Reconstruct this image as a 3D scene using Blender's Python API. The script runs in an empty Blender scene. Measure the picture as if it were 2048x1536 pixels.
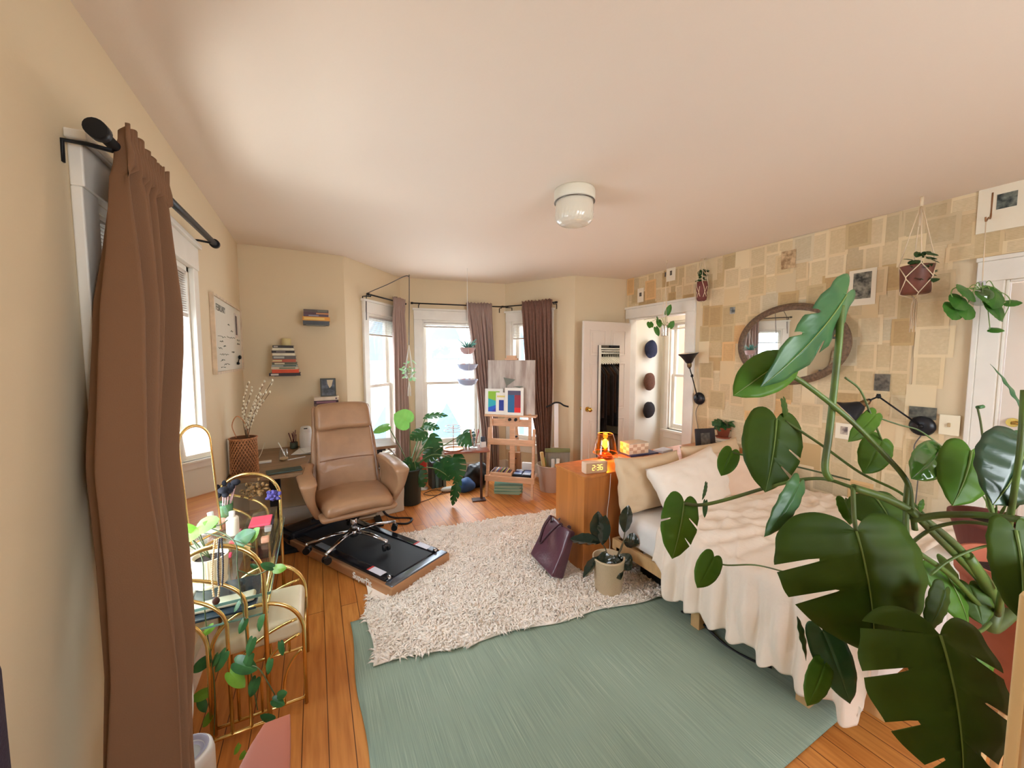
import bpy, math, random
from mathutils import Vector as V, Matrix, noise
random.seed(7)
S = bpy.context.scene
COL = S.collection
R = math.radians
# ------------------------------------------------------------------ camera maths
FPX, CAMZ, YAW, PIT = 765.0, 1.6, R(27.2), R(4.0)
CF = V((math.sin(YAW)*math.cos(PIT), math.cos(YAW)*math.cos(PIT), -math.sin(PIT)))
CR = V((math.cos(YAW), -math.sin(YAW), 0)); CU = CR.cross(CF); CC = V((0, 0, CAMZ))
def ray(x, y): return CF*FPX + CR*(x-1024) - CU*(y-768)
def onz(x, y, z): d = ray(x, y); return CC + d*((z-CAMZ)/d.z)
def onx(x, y, X): d = ray(x, y); return CC + d*(X/d.x)
def ony(x, y, Y): d = ray(x, y); return CC + d*(Y/d.y)
def PD(x, y, d): return CC + ray(x, y)*(d/FPX)          # point at distance d along the view axis
# ------------------------------------------------------------------ materials
MATS = {}
def lin(c):
    f = lambda v: (v/255/12.92) if v/255 <= 0.04045 else ((v/255+0.055)/1.055)**2.4
    return (f(c[0]), f(c[1]), f(c[2]), 1)
def mat(name, col=(200, 200, 200), rough=.6, metal=0, trans=0, ior=1.45, emis=None, es=0, bump=0, bscale=60, var=0, vscale=6, vstretch=(1, 1, 1), col2=None, sheen=0, coat=0, alpha=1, transl=0, spec=.5):
    if name in MATS: return MATS[name]
    m = bpy.data.materials.new(name); m.use_nodes = True; MATS[name] = m
    nt = m.node_tree; b = nt.nodes['Principled BSDF']
    b.inputs['Base Color'].default_value = lin(col); b.inputs['Roughness'].default_value = rough
    b.inputs['Metallic'].default_value = metal; b.inputs['IOR'].default_value = ior
    b.inputs['Transmission Weight'].default_value = trans; b.inputs['Alpha'].default_value = alpha
    b.inputs['Sheen Weight'].default_value = sheen; b.inputs['Coat Weight'].default_value = coat
    b.inputs['Specular IOR Level'].default_value = spec
    if emis: b.inputs['Emission Color'].default_value = lin(emis); b.inputs['Emission Strength'].default_value = es
    tc = mp = None
    def coords():
        nonlocal tc, mp
        if not mp:
            tc = nt.nodes.new('ShaderNodeTexCoord'); mp = nt.nodes.new('ShaderNodeMapping')
            mp.inputs['Scale'].default_value = vstretch; nt.links.new(tc.outputs['Object'], mp.inputs[0])
        return mp.outputs[0]
    if var or col2:
        n = nt.nodes.new('ShaderNodeTexNoise'); n.inputs['Scale'].default_value = vscale; n.inputs['Detail'].default_value = 5
        nt.links.new(coords(), n.inputs['Vector'])
        r = nt.nodes.new('ShaderNodeValToRGB'); c1 = lin(col)
        c2 = lin(col2) if col2 else tuple(max(0, c*(1-var)) for c in c1[:3])+(1,)
        c0 = c1 if col2 else tuple(min(1, c*(1+var*.5)) for c in c1[:3])+(1,)
        r.color_ramp.elements[0].position = .36; r.color_ramp.elements[1].position = .64
        r.color_ramp.elements[0].color = c2; r.color_ramp.elements[1].color = c0
        nt.links.new(n.outputs[0], r.inputs[0]); nt.links.new(r.outputs[0], b.inputs['Base Color'])
    if bump:
        n = nt.nodes.new('ShaderNodeTexNoise'); n.inputs['Scale'].default_value = bscale; n.inputs['Detail'].default_value = 4
        nt.links.new(coords(), n.inputs['Vector'])
        bp = nt.nodes.new('ShaderNodeBump'); bp.inputs['Strength'].default_value = bump; bp.inputs['Distance'].default_value = .01
        nt.links.new(n.outputs[0], bp.inputs['Height']); nt.links.new(bp.outputs[0], b.inputs['Normal'])
    if transl:
        t = nt.nodes.new('ShaderNodeBsdfTranslucent'); t.inputs[0].default_value = lin(col2 or col)
        mx = nt.nodes.new('ShaderNodeMixShader'); mx.inputs[0].default_value = transl
        nt.links.new(b.outputs[0], mx.inputs[1]); nt.links.new(t.outputs[0], mx.inputs[2])
        nt.links.new(mx.outputs[0], nt.nodes['Material Output'].inputs[0])
    return m
def glassmat(name, col=(245, 250, 250), rough=.0, amount=.05, ior=1.22):
    """thin clear glass: mostly see-through with a glossy film"""
    if name in MATS: return MATS[name]
    m = bpy.data.materials.new(name); m.use_nodes = True; MATS[name] = m
    nt = m.node_tree; nt.nodes.clear(); o = nt.nodes.new('ShaderNodeOutputMaterial')
    t = nt.nodes.new('ShaderNodeBsdfTransparent'); t.inputs[0].default_value = lin(col)
    g = nt.nodes.new('ShaderNodeBsdfGlossy'); g.inputs['Roughness'].default_value = rough
    mx = nt.nodes.new('ShaderNodeMixShader'); fr = nt.nodes.new('ShaderNodeLayerWeight'); pw_ = nt.nodes.new('ShaderNodeMath'); pw_.operation = 'POWER'; pw_.inputs[1].default_value = 5; nt.links.new(fr.outputs['Facing'], pw_.inputs[0])
    ma = nt.nodes.new('ShaderNodeMath'); ma.operation = 'MULTIPLY_ADD'; ma.inputs[1].default_value = .6; ma.inputs[2].default_value = amount
    nt.links.new(pw_.outputs[0], ma.inputs[0]); nt.links.new(ma.outputs[0], mx.inputs[0])
    nt.links.new(t.outputs[0], mx.inputs[1]); nt.links.new(g.outputs[0], mx.inputs[2]); nt.links.new(mx.outputs[0], o.inputs[0])
    return m
# ------------------------------------------------------------------ mesh builder
class MB:
    def __init__(s): s.v = []; s.f = []; s.mi = []; s.sm = []; s.uv = {}
    def add(s, vs, fs, mi=0, smooth=False, uvs=None):
        o = len(s.v); s.v += [V(p) for p in vs]
        for k, f in enumerate(fs):
            if uvs: s.uv[len(s.f)] = uvs[k]
            s.f.append([i+o for i in f]); s.mi.append(mi); s.sm.append(smooth)
        return s
    def box(s, lo, hi, mi=0, M=None):
        x0, y0, z0 = lo; x1, y1, z1 = hi
        vs = [V(p) for p in ((x0,y0,z0),(x1,y0,z0),(x1,y1,z0),(x0,y1,z0),(x0,y0,z1),(x1,y0,z1),(x1,y1,z1),(x0,y1,z1))]
        if M: vs = [M @ p for p in vs]
        return s.add(vs, [(0,3,2,1),(4,5,6,7),(0,1,5,4),(1,2,6,5),(2,3,7,6),(3,0,4,7)], mi)
    def cbox(s, c, d, mi=0, M=None):
        c = V(c); h = V(d)/2
        if M: return s.box(-h, h, mi, Matrix.Translation(c) @ M)
        return s.box(c-h, c+h, mi)
    def prism(s, pts, h, mi=0, M=None, smooth=False):
        n = len(pts); vs = [V((p[0], p[1], 0)) for p in pts]+[V((p[0], p[1], h)) for p in pts]
        if M: vs = [M @ p for p in vs]
        return s.add(vs, [tuple(range(n))[::-1], tuple(range(n, 2*n))]+[(i, (i+1) % n, (i+1) % n+n, i+n) for i in range(n)], mi, smooth)
    def sweep(s, pts, rs, n=10, mi=0, caps=True, closed=False, flat=1.0, up=None, smooth=True):
        pts = [V(p) for p in pts]; N = len(pts)
        if not isinstance(rs, list): rs = [rs]*N
        T = []
        for i in range(N):
            a = pts[(i-1) % N] if (closed or i > 0) else pts[0]
            b = pts[(i+1) % N] if (closed or i < N-1) else pts[-1]
            t = (b-a); T.append(t.normalized() if t.length > 1e-9 else V((0, 0, 1)))
        u = V(up) if up else (V((0, 0, 1)) if abs(T[0].z) < .9 else V((1, 0, 0)))
        u = (u - T[0]*u.dot(T[0])).normalized(); vs = []
        for i in range(N):
            u = (u - T[i]*u.dot(T[i])).normalized(); w = T[i].cross(u)
            r = rs[i]; ra, rb = r if hasattr(r, '__len__') else (r, r*flat)
            for k in range(n):
                a = 2*math.pi*k/n; vs.append(pts[i]+w*(math.cos(a)*ra)+u*(math.sin(a)*rb))
        fs = []
        for i in range(N if closed else N-1):
            j = (i+1) % N
            for k in range(n):
                k2 = (k+1) % n; fs.append((i*n+k, i*n+k2, j*n+k2, j*n+k))
        s.add(vs, fs, mi, smooth)
        if caps and not closed:
            o = len(s.v)-N*n
            s.f.append([o+k for k in range(n)][::-1]); s.mi.append(mi); s.sm.append(False)
            s.f.append([o+(N-1)*n+k for k in range(n)]); s.mi.append(mi); s.sm.append(False)
        return s
    def cyl(s, a, b, r0, r1=None, n=16, mi=0, caps=True, smooth=True):
        return s.sweep([a, b], [r0, r0 if r1 is None else r1], n, mi, caps, smooth=smooth)
    def lathe(s, prof, c=(0, 0, 0), n=24, mi=0, M=None, smooth=True):
        c = V(c); vs = []
        for r, z in prof:
            for k in range(n):
                a = 2*math.pi*k/n; p = V((max(r, 1e-4)*math.cos(a), max(r, 1e-4)*math.sin(a), z)); vs.append((M @ p if M else p)+c)
        fs = [(i*n+k, i*n+(k+1) % n, (i+1)*n+(k+1) % n, (i+1)*n+k) for i in range(len(prof)-1) for k in range(n)]
        return s.add(vs, fs, mi, smooth)
    def grid(s, fn, nu, nv, mi=0, smooth=True, skip=None, closeu=False):
        vs = [fn(i/nu, j/nv) for j in range(nv+1) for i in range(nu+1)]
        fs = []; uvs = []
        for j in range(nv):
            for i in range(nu):
                if skip and skip(i/nu, j/nv): continue
                a = j*(nu+1)+i; fs.append((a, a+1, a+nu+2, a+nu+1))
                uvs.append([(i/nu, j/nv), ((i+1)/nu, j/nv), ((i+1)/nu, (j+1)/nv), (i/nu, (j+1)/nv)])
        return s.add(vs, fs, mi, smooth, uvs)
    def sph(s, c, r, n=16, mi=0, fn=None, M=None):
        r = V((r, r, r)) if not hasattr(r, '__len__') else V(r); c = V(c); m = max(6, n//2)
        def f(u, v):
            a = 2*math.pi*u; b = math.pi*v
            p = V((math.sin(b)*math.cos(a)*r.x, math.sin(b)*math.sin(a)*r.y, math.cos(b)*r.z))
            if fn: p = fn(p)
            return (M @ p if M else p)+c
        return s.grid(f, n, m, mi)
    def rbox(s, lo, hi, r, n=6, mi=0, fn=None, M=None):
        lo, hi = V(lo), V(hi); c = (lo+hi)/2; h = (hi-lo)/2; r = min(r, h.x*.999, h.y*.999, h.z*.999); inner = h-V((r, r, r))
        def mp(p):
            q = V([max(-inner[i], min(inner[i], p[i])) for i in range(3)]); d = p-q
            if d.length > 1e-9: p = q+d.normalized()*r
            p = p+c
            if fn: p = fn(p)
            return M @ p if M else p
        def ts(hh):       # samples dense in the rounded rim
            e = [-hh, -hh+r*.3, -hh+r*.65, -hh+r]; k = n; mid = [-hh+r+(2*hh-2*r)*i/k for i in range(1, k)]
            return e+mid+[-x for x in e[::-1]]
        for ax in range(3):
            a, b = (ax+1) % 3, (ax+2) % 3; A, B = ts(h[a]), ts(h[b])
            for sg in (-1, 1):
                vs = []
                for y in B:
                    for x in A:
                        p = V((0, 0, 0)); p[ax] = sg*h[ax]; p[a] = x; p[b] = y; vs.append(mp(p))
                w = len(A); fs = [(j*w+i, j*w+i+1, (j+1)*w+i+1, (j+1)*w+i) for j in range(len(B)-1) for i in range(w-1)]
                if sg < 0: fs = [f[::-1] for f in fs]
                s.add(vs, fs, mi, True)
        return s
    def build(s, name, mats, parent=None, world=True, bevel=0, bseg=2, solid=0, subd=0, merge=False, recenter=None):
        if not isinstance(mats, (list, tuple)): mats = [mats]
        me = bpy.data.meshes.new(name); vs = s.v; loc = V((0, 0, 0))
        if recenter is None: recenter = parent is None
        if recenter and vs:
            xs = [p.x for p in vs]; ys = [p.y for p in vs]; zs = [p.z for p in vs]
            loc = V(((min(xs)+max(xs))/2, (min(ys)+max(ys))/2, min(zs))); vs = [p-loc for p in vs]
        me.from_pydata([tuple(p) for p in vs], [], s.f); me.update()
        for m in mats: me.materials.append(m)
        me.polygons.foreach_set('material_index', s.mi); me.polygons.foreach_set('use_smooth', s.sm)
        if s.uv:
            l = me.uv_layers.new(name='UVMap')
            for fi, uv in s.uv.items():
                p = me.polygons[fi]
                for k, li in enumerate(p.loop_indices): l.data[li].uv = uv[k]
        o = bpy.data.objects.new(name, me); o.location = loc; COL.objects.link(o)
        if merge:
            import bmesh
            b = bmesh.new(); b.from_mesh(me); bmesh.ops.remove_doubles(b, verts=b.verts, dist=1e-5); b.to_mesh(me); b.free()
        if bevel:
            md = o.modifiers.new('b', 'BEVEL'); md.width = bevel; md.segments = bseg; md.limit_method = 'ANGLE'; md.angle_limit = R(40)
        if solid:
            md = o.modifiers.new('s', 'SOLIDIFY'); md.thickness = solid; md.offset = 0
        if subd:
            md = o.modifiers.new('u', 'SUBSURF'); md.levels = subd; md.render_levels = subd
        if parent:
            o.parent = parent
            if world: o.matrix_parent_inverse = wm(parent).inverted()
        return o
def wm(o):
    M = Matrix.Translation(o.location) @ o.rotation_euler.to_matrix().to_4x4()
    return (wm(o.parent) @ o.matrix_parent_inverse @ M) if o.parent else M
def tag(o, label=None, cat=None, group=None, kind=None):
    if label: o['label'] = label
    if cat: o['category'] = cat
    if group: o['group'] = group
    if kind: o['kind'] = kind
    return o
def thing(name, loc, label, cat, rz=0, group=None):
    o = bpy.data.objects.new(name, None); o.empty_display_size = .05; COL.objects.link(o)
    o.location = loc; o.rotation_euler = (0, 0, rz); return tag(o, label, cat, group)
def part(name, mb, mats, parent, **k): return mb.build(name, mats, parent, **k)
def struct(name, mb, mats, **k):
    o = mb.build(name, mats, None, recenter=False, **k); o['kind'] = 'structure'; return o
def sgroup(name, loc=(0, 0, 0)):
    o = bpy.data.objects.new(name, None); o.empty_display_size = .05; COL.objects.link(o); o.location = loc; o['kind'] = 'structure'; return o
def copytree(o, label=None, parent=None):
    c = o.copy(); COL.objects.link(c)
    if parent: c.parent = parent
    if label: c['label'] = label
    for ch in list(o.children): copytree(ch, None, c)
    return c
def spline(pts, n=6):
    """Catmull-Rom through pts"""
    P = [V(p) for p in pts]; P = [P[0]*2-P[1]]+P+[P[-1]*2-P[-2]]; out = []
    for i in range(1, len(P)-2):
        for k in range(n):
            t = k/n; a, b, c, d = P[i-1], P[i], P[i+1], P[i+2]
            out.append(.5*((2*b)+(-a+c)*t+(2*a-5*b+4*c-d)*t*t+(-a+3*b-3*c+d)*t**3))
    out.append(P[-2]); return out
def text_mesh(name, txt, size, M, m, parent=None, extrude=.001, align='CENTER'):
    cu = bpy.data.curves.new(name, 'FONT'); cu.body = txt; cu.size = size; cu.extrude = extrude; cu.align_x = align; cu.align_y = 'CENTER'; cu.offset = size*.008
    t = bpy.data.objects.new(name+'_tmp', cu); COL.objects.link(t)
    dg = bpy.context.evaluated_depsgraph_get(); me = bpy.data.meshes.new_from_object(t.evaluated_get(dg))
    bpy.data.objects.remove(t); me.transform(M); me.materials.clear(); me.materials.append(m)
    o = bpy.data.objects.new(name, me); COL.objects.link(o)
    if parent: o.parent = parent; o.matrix_parent_inverse = wm(parent).inverted()
    return o
def frame(o, x, y):
    """matrix with local x,y axes, z = x cross y, origin o"""
    x = V(x).normalized(); y = V(y); y = (y-x*y.dot(x)).normalized(); z = x.cross(y)
    M = Matrix((x, y, z)).transposed().to_4x4(); M.translation = V(o); return M
# ------------------------------------------------------------------ leaves
HP = [(-.1, .1), (0, .0), (.16, -.10), (.42, -.145), (.72, -.09), (.92, .07), (1.0, .27), (.97, .46), (.84, .63), (.62, .78), (.36, .89), (.13, .96), (0, 1.0), (-.1, 1.04)]
def leaf(mb, base, tip, width, nrm, kind='heart', fold=.25, arch=.12, mi=0, nt=34, seed=0, slits=None):
    """base = where the stalk joins, tip = point; width in metres across; nrm = side the upper face looks to"""
    base, tip = V(base), V(tip); ax = tip-base; L = ax.length; v = ax/L; n = V(nrm); n = (n-v*n.dot(v)).normalized(); u = v.cross(n)
    hw = width/2/L
    rnd = random.Random(seed)
    def outline(t):   # t 0..1 base sinus to tip, half leaf, returns (u,v) in leaf lengths
        if kind == 'oval':
            return (hw*math.sin(math.pi*t)**.75, t)
        if kind == 'lance':
            return (hw*math.sin(math.pi*t**.8)**1.1, t)
        # heart: lobes reach behind the base, pointed tip
        k = t*(len(HP)-3); i = min(int(k), len(HP)-4); f = k-i; q = []
        for c in (0, 1):
            A_, B2, C2, D2 = HP[i][c], HP[i+1][c], HP[i+2][c], HP[i+3][c]
            q.append(.5*(2*B2+(C2-A_)*f+(2*A_-5*B2+4*C2-D2)*f*f+(3*B2-A_-3*C2+D2)*f**3))
        return (max(0, q[0])*hw, q[1])
    for sgn in (-1, 1):
        ts = [i/nt for i in range(nt+1)]
        sl = []
        if kind == 'monstera':
            base_t = [.42, .54, .66, .78] if slits is None else (slits[0 if sgn > 0 else 1] if slits and isinstance(slits[0], (tuple, list)) else slits)
            for b in base_t:
                sl.append((b+rnd.uniform(-.015, .015), rnd.uniform(.009, .017), rnd.uniform(.36, .6)))
        cols = []
        pts = sorted(set(ts+[x for c, w, d in sl for x in (c-w-.001, c-w, c-w*.4, c+w*.4, c+w, c+w+.001)]))
        pts = [t for t in pts if 0 <= t <= 1]
        for t in pts:
            depth = 1.0
            for c, w, d in sl:
                if abs(t-c) <= w+1e-9: depth = min(depth, d+(1-d)*.55*(abs(t-c)/w)**2 if abs(t-c) < w-1e-9 else 1.0)
            o = outline(t); m = (0, max(0.0, min(1, o[1]-.20*min(1, 4*(1-t)) if t > .25 else 0)))
            if t >= .999: m = (0, o[1])
            cols.append((m, o, depth))
        K = 5; vs = []
        for m, o, d in cols:
            for k in range(K+1):
                s_ = k/K*d; uu = m[0]+(o[0]-m[0])*s_; vv = m[1]+(o[1]-m[1])*s_
                h = -fold*abs(uu)**1.3*1.2 - arch*(2*vv-1)**2*.5 + arch*.5 + .012*math.sin(vv*26+seed)*min(1, abs(uu)*8)
                vs.append(base+u*(sgn*uu*L)+v*(vv*L)+n*(h*L))
        fs = []
        for i in range(len(cols)-1):
            for k in range(K):
                a = i*(K+1)+k; f = (a, a+1, a+K+2, a+K+1); fs.append(f if sgn > 0 else f[::-1])
        mb.add(vs, fs, mi, True)
    return mb
def foliage(spots, kind='heart', nt=10):
    mb = MB()
    for k, (b, t, w, n) in enumerate(spots): leaf(mb, b, t, w, n, kind, nt=nt, seed=k)
    return mb
# ================================================================== camera, world, lights
cam = bpy.data.cameras.new('camera'); camo = bpy.data.objects.new('camera', cam); COL.objects.link(camo)
cam.sensor_width = 36; cam.lens = FPX/2048*36; cam.clip_start = .02
M = Matrix((CR, CU, -CF)).transposed().to_4x4(); M.translation = CC; camo.matrix_world = M; S.camera = camo
S.view_settings.view_transform = 'Standard'; S.view_settings.look = 'None'; S.view_settings.gamma = 1; S.view_settings.use_curve_mapping = False
S.view_settings.exposure = 0.25
S.cycles.transparent_max_bounces = 40; S.cycles.max_bounces = 14; S.cycles.diffuse_bounces = 6
w = bpy.data.worlds.new('daylight'); S.world = w; w.use_nodes = True
bg = w.node_tree.nodes['Background']
sky = w.node_tree.nodes.new('ShaderNodeTexSky'); sky.sky_type = 'HOSEK_WILKIE'; sky.sun_direction = (-.3, -.5, .8); sky.turbidity = 3
mixc = w.node_tree.nodes.new('ShaderNodeMixRGB'); mixc.inputs[0].default_value = .7; mixc.inputs[2].default_value = (.9, .94, 1, 1)
w.node_tree.links.new(sky.outputs[0], mixc.inputs[1]); w.node_tree.links.new(mixc.outputs[0], bg.inputs[0]); bg.inputs[1].default_value = 9.0
def area(name, loc, dirn, sx, sy, power, col=(1, .97, .93)):
    l = bpy.data.lights.new(name, 'AREA'); l.shape = 'RECTANGLE'; l.size = sx; l.size_y = sy; l.energy = power; l.color = col
    o = bpy.data.objects.new(name, l); COL.objects.link(o); o.location = loc; o.rotation_euler = V(dirn).to_track_quat('-Z', 'Y').to_euler(); return o
# ================================================================== materials of the room
M_wall = mat('cream wall paint', (217, 199, 166), .75, bump=.05, bscale=120)
M_ceil = mat('ceiling paint', (232, 218, 202), .8, bump=.04, bscale=90)
M_trim = mat('white painted wood', (232, 228, 218), .4, var=.04)
M_glass = glassmat('window glass', (250, 253, 255), 0, .03)
M_black = mat('black metal', (26, 27, 30), .45, .4)
M_curt = mat('brown curtain cloth', (126, 92, 66), .9, bump=.12, bscale=300)
M_blind = mat('blind slats', (200, 192, 182), .6)
# floor boards
def floor_mat():
    m = bpy.data.materials.new('pine boards'); m.use_nodes = True; nt = m.node_tree; b = nt.nodes['Principled BSDF']
    N = nt.nodes.new; L = nt.links.new
    tc = N('ShaderNodeTexCoord'); mp = N('ShaderNodeMapping'); mp.inputs['Rotation'].default_value = (0, 0, R(90)); L(tc.outputs['Object'], mp.inputs[0])
    br = N('ShaderNodeTexBrick'); br.inputs['Scale'].default_value = 1; br.inputs['Brick Width'].default_value = 2.6; br.inputs['Row Height'].default_value = .098
    br.inputs['Mortar Size'].default_value = .0022; br.inputs['Mortar Smooth'].default_value = .3; br.offset = .37
    br.inputs['Color1'].default_value = lin((216, 148, 76)); br.inputs['Color2'].default_value = lin((202, 128, 62)); br.inputs['Mortar'].default_value = lin((92, 46, 20)); L(mp.outputs[0], br.inputs[0])
    m2 = N('ShaderNodeMapping'); m2.inputs['Scale'].default_value = (14, 1.1, 1); L(tc.outputs['Object'], m2.inputs[0])
    n = N('ShaderNodeTexNoise'); n.inputs['Scale'].default_value = 3; n.inputs['Detail'].default_value = 8; L(m2.outputs[0], n.inputs[0])
    rp = N('ShaderNodeValToRGB'); rp.color_ramp.elements[0].color = lin((196, 160, 120)); rp.color_ramp.elements[1].color = (1, 1, 1, 1); rp.color_ramp.elements[0].position = .3; rp.color_ramp.elements[1].position = .62; L(n.outputs[0], rp.inputs[0])
    mx = N('ShaderNodeMixRGB'); mx.blend_type = 'MULTIPLY'; mx.inputs[0].default_value = .6; L(br.outputs[0], mx.inputs[1]); L(rp.outputs[0], mx.inputs[2])
    # knots
    vo = N('ShaderNodeTexVoronoi'); vo.inputs['Scale'].default_value = 2.6; L(tc.outputs['Object'], vo.inputs[0])
    r2 = N('ShaderNodeValToRGB'); r2.color_ramp.elements[0].color = lin((96, 46, 22)); r2.color_ramp.elements[1].color = (1, 1, 1, 1); r2.color_ramp.elements[0].position = .02; r2.color_ramp.elements[1].position = .045; L(vo.outputs[0], r2.inputs[0])
    m3 = N('ShaderNodeMixRGB'); m3.blend_type = 'MULTIPLY'; m3.inputs[0].default_value = .8; L(mx.outputs[0], m3.inputs[1]); L(r2.outputs[0], m3.inputs[2])
    L(m3.outputs[0], b.inputs['Base Color']); b.inputs['Roughness'].default_value = .4
    return m
# ================================================================== room shell
H = 2.6; T = .14
A, B_, C_, D_, E_, F_ = (-.58, 4.17), (.28, 4.2), (.98, 4.99), (2.35, 4.77), (2.87, 3.89), (3.6, 3.78)
YN = -1.6   # wall behind the camera
def wall(name, p, q, openings=(), m=M_wall, t=T, top=H):
    """boxes along p->q, room on the right-hand side of p->q, openings (s0,s1,z0,z1)"""
    p, q = V((*p, 0)), V((*q, 0)); L = (q-p).length; d = (q-p).normalized(); n = V((-d.y, d.x, 0))   # outward
    Mx = frame(p, d, n); mb = MB(); s = 0
    for a, b, z0, z1 in sorted(openings):
        mb.box((s, 0, 0), (a, t, top), 0, Mx)
        if z0 > 0: mb.box((a, 0, 0), (b, t, z0), 0, Mx)
        mb.box((a, 0, z1), (b, t, top), 0, Mx); s = b
    mb.box((s, 0, 0), (L, t, top), 0, Mx)
    return struct(name, mb, m)
fl = MB(); fl.prism([(-.72, YN), (6.2, YN), (6.2, 5.4), (-.72, 5.4)], -.1, 0)
struct('floor', fl, floor_mat())
ce = MB(); ce.box((-.75, YN-.1, H), (5.0, 5.3, H+.1), 0)
struct('ceiling', ce, M_ceil)
W1 = (1.60, 2.60)     # window_1 opening along y on the left wall
def ywl(y): return y-YN
wall('wall_left', (-.58, YN), A, [(ywl(W1[0]), ywl(W1[1]), .55, 2.07)])
wall('wall_back_left', A, B_)
wall('wall_bay_left', B_, C_, [(.36, .92, .45, 2.08)])
wall('wall_bay_center', C_, D_, [(.26, 1.02, .43, 2.08)])
wall('wall_bay_right', D_, E_, [(.10, .66, .45, 2.08)])
wall('wall_back_right', E_, (3.72, 3.764))
# right wall runs from the far corner to the near one
RX = 3.6
def swr(y): return 3.78-y
wall('wall_right', (RX, 3.78), (RX, YN), [(.06, swr(2.86), 0, 2.09), (swr(.70), swr(-.08), 0, 2.05)], t=.12)
wall('wall_near', (RX+.1, YN), (-.7, YN), [(1.2, 3.0, .9, 2.2)])
# closet alcove beyond the right wall
wall('wall_closet_back', (3.62, 4.08), (4.72, 4.08), t=.1, m=mat('closet paint', (226, 224, 212), .7))
wall('wall_closet_jamb', (3.72, 3.78), (3.72, 4.08), t=.1, m=MATS['closet paint'])
wall('wall_closet_side', (4.62, 4.08), (4.62, 1.9), [(.14, .80, .55, 2.12)], t=.1, m=MATS['closet paint'])
wall('wall_closet_front', (4.7, 1.9), (3.72, 1.9), t=.1, m=mat('dark wood panelling', (74, 46, 30), .5, var=.3, vscale=5, vstretch=(6, 1, .6)))
# baseboards
def baseboard(name, p, q, h=.14):
    p, q = V((*p, 0)), V((*q, 0)); d = (q-p).normalized(); n = V((-d.y, d.x, 0)); Mx = frame(p, d, n)
    mb = MB(); mb.box((0, -.018, 0), ((q-p).length, 0, h), 0, Mx); mb.box((0, -.026, h), ((q-p).length, 0, h+.02), 0, Mx)
    struct(name, mb, M_trim)
baseboard('baseboard_left', (-.58, 0), A); baseboard('baseboard_back_left', A, B_); baseboard('baseboard_bay_left', B_, C_)
baseboard('baseboard_bay_center', C_, D_); baseboard('baseboard_bay_right', D_, E_); baseboard('baseboard_back_right', E_, F_)
baseboard('baseboard_right', (RX, 2.72), (RX, .86))
# ------------------------------------------------------------------ windows
def window(name, p, q, s0, s1, z0, z1, t=T, blind=0, trimw=.10, power=60, light=True, sash=True):
    p, q = V((*p, 0)), V((*q, 0)); d = (q-p).normalized(); n = V((-d.y, d.x, 0)); Mx = frame(p, d, n)
    root = sgroup(name, p+d*((s0+s1)/2)+V((0, 0, z0)))
    mb = MB()   # casing on the room side
    mb.box((s0-trimw, -.025, z0-.01), (s0, 0, z1), 0, Mx); mb.box((s1, -.025, z0-.01), (s1+trimw, 0, z1), 0, Mx)
    mb.box((s0-trimw, -.03, z1), (s1+trimw, 0, z1+.12), 0, Mx); mb.box((s0-trimw-.015, -.045, z1+.12), (s1+trimw+.015, 0, z1+.145), 0, Mx)
    part('casing', mb, M_trim, root, bevel=.004)
    mb = MB(); mb.box((s0-trimw-.02, -.06, z0-.045), (s1+trimw+.02, t*.6, z0-.01), 0, Mx); mb.box((s0-trimw, -.022, z0-.14), (s1+trimw, 0, z0-.045), 0, Mx)
    part('sill', mb, M_trim, root, bevel=.005)
    mb = MB(); f = .025
    mb.box((s0, 0, z0), (s0+f, t, z1), 0, Mx); mb.box((s1-f, 0, z0), (s1, t, z1), 0, Mx)
    mb.box((s0, 0, z1-f), (s1, t, z1), 0, Mx); mb.box((s0, 0, z0-.01), (s1, t, z0+.015), 0, Mx)
    part('window_frame', mb, M_trim, root)
    zm = (z0+z1)/2; a, b = s0+f, s1-f; sw = .04
    for k, (za, zb, ya) in enumerate(((z0+.015, zm+.02, t*.42), (zm-.02, z1-f, t*.7))):
        mb = MB(); yb = ya+.035
        mb.box((a, ya, za), (a+sw, yb, zb), 0, Mx); mb.box((b-sw, ya, za), (b, yb, zb), 0, Mx)
        mb.box((a+sw, ya, za), (b-sw, yb, za+(.06 if k == 0 else .035)), 0, Mx); mb.box((a+sw, ya, zb-.035), (b-sw, yb, zb), 0, Mx)
        sa = part('sash', mb, M_trim, root, bevel=.003)
        g = MB(); g.box((a+sw, ya+.014, za+.035), (b-sw, ya+.02, zb-.035), 0, Mx); part('glass_pane', g, M_glass, sa)
    if blind:
        mb = MB(); nsl = int(blind/.012)
        mb.box((s0+.01, .005, z1-.04), (s1-.01, .05, z1-.005), 0, Mx)
        for i in range(nsl): mb.box((s0+.012, .008, z1-.05-i*.012), (s1-.012, .046, z1-.046-i*.012), 0, Mx)
        mb.box((s0+.012, .005, z1-.07-nsl*.012), (s1-.012, .05, z1-.05-nsl*.012), 0, Mx)
        part('blind', mb, M_blind, root)
    if light:
        c = p+d*((s0+s1)/2)+n*(t+.25)+V((0, 0, (z0+z1)/2+.05))
        area('daylight_'+name, c, -n-V((0, 0, .12)), (s1-s0)*1.25, (z1-z0)*1.15, power, (.93, .97, 1))
    return root
PL = 1.0
window('window_1', (-.58, YN), A, ywl(W1[0]), ywl(W1[1]), .55, 2.07, blind=.20, trimw=.09, power=42*PL)
window('window_2', B_, C_, .36, .92, .45, 2.08, blind=.17, trimw=.09, power=26*PL)
window('window_3', C_, D_, .26, 1.02, .43, 2.08, blind=.03, trimw=.10, power=34*PL)
window('window_4', D_, E_, .10, .66, .45, 2.08, blind=.17, trimw=.08, power=26*PL)
window('window_5', (4.62, 4.08), (4.62, 1.9), .14, .80, .55, 2.12, t=.1, blind=.05, trimw=.06, power=13*PL)
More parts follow.
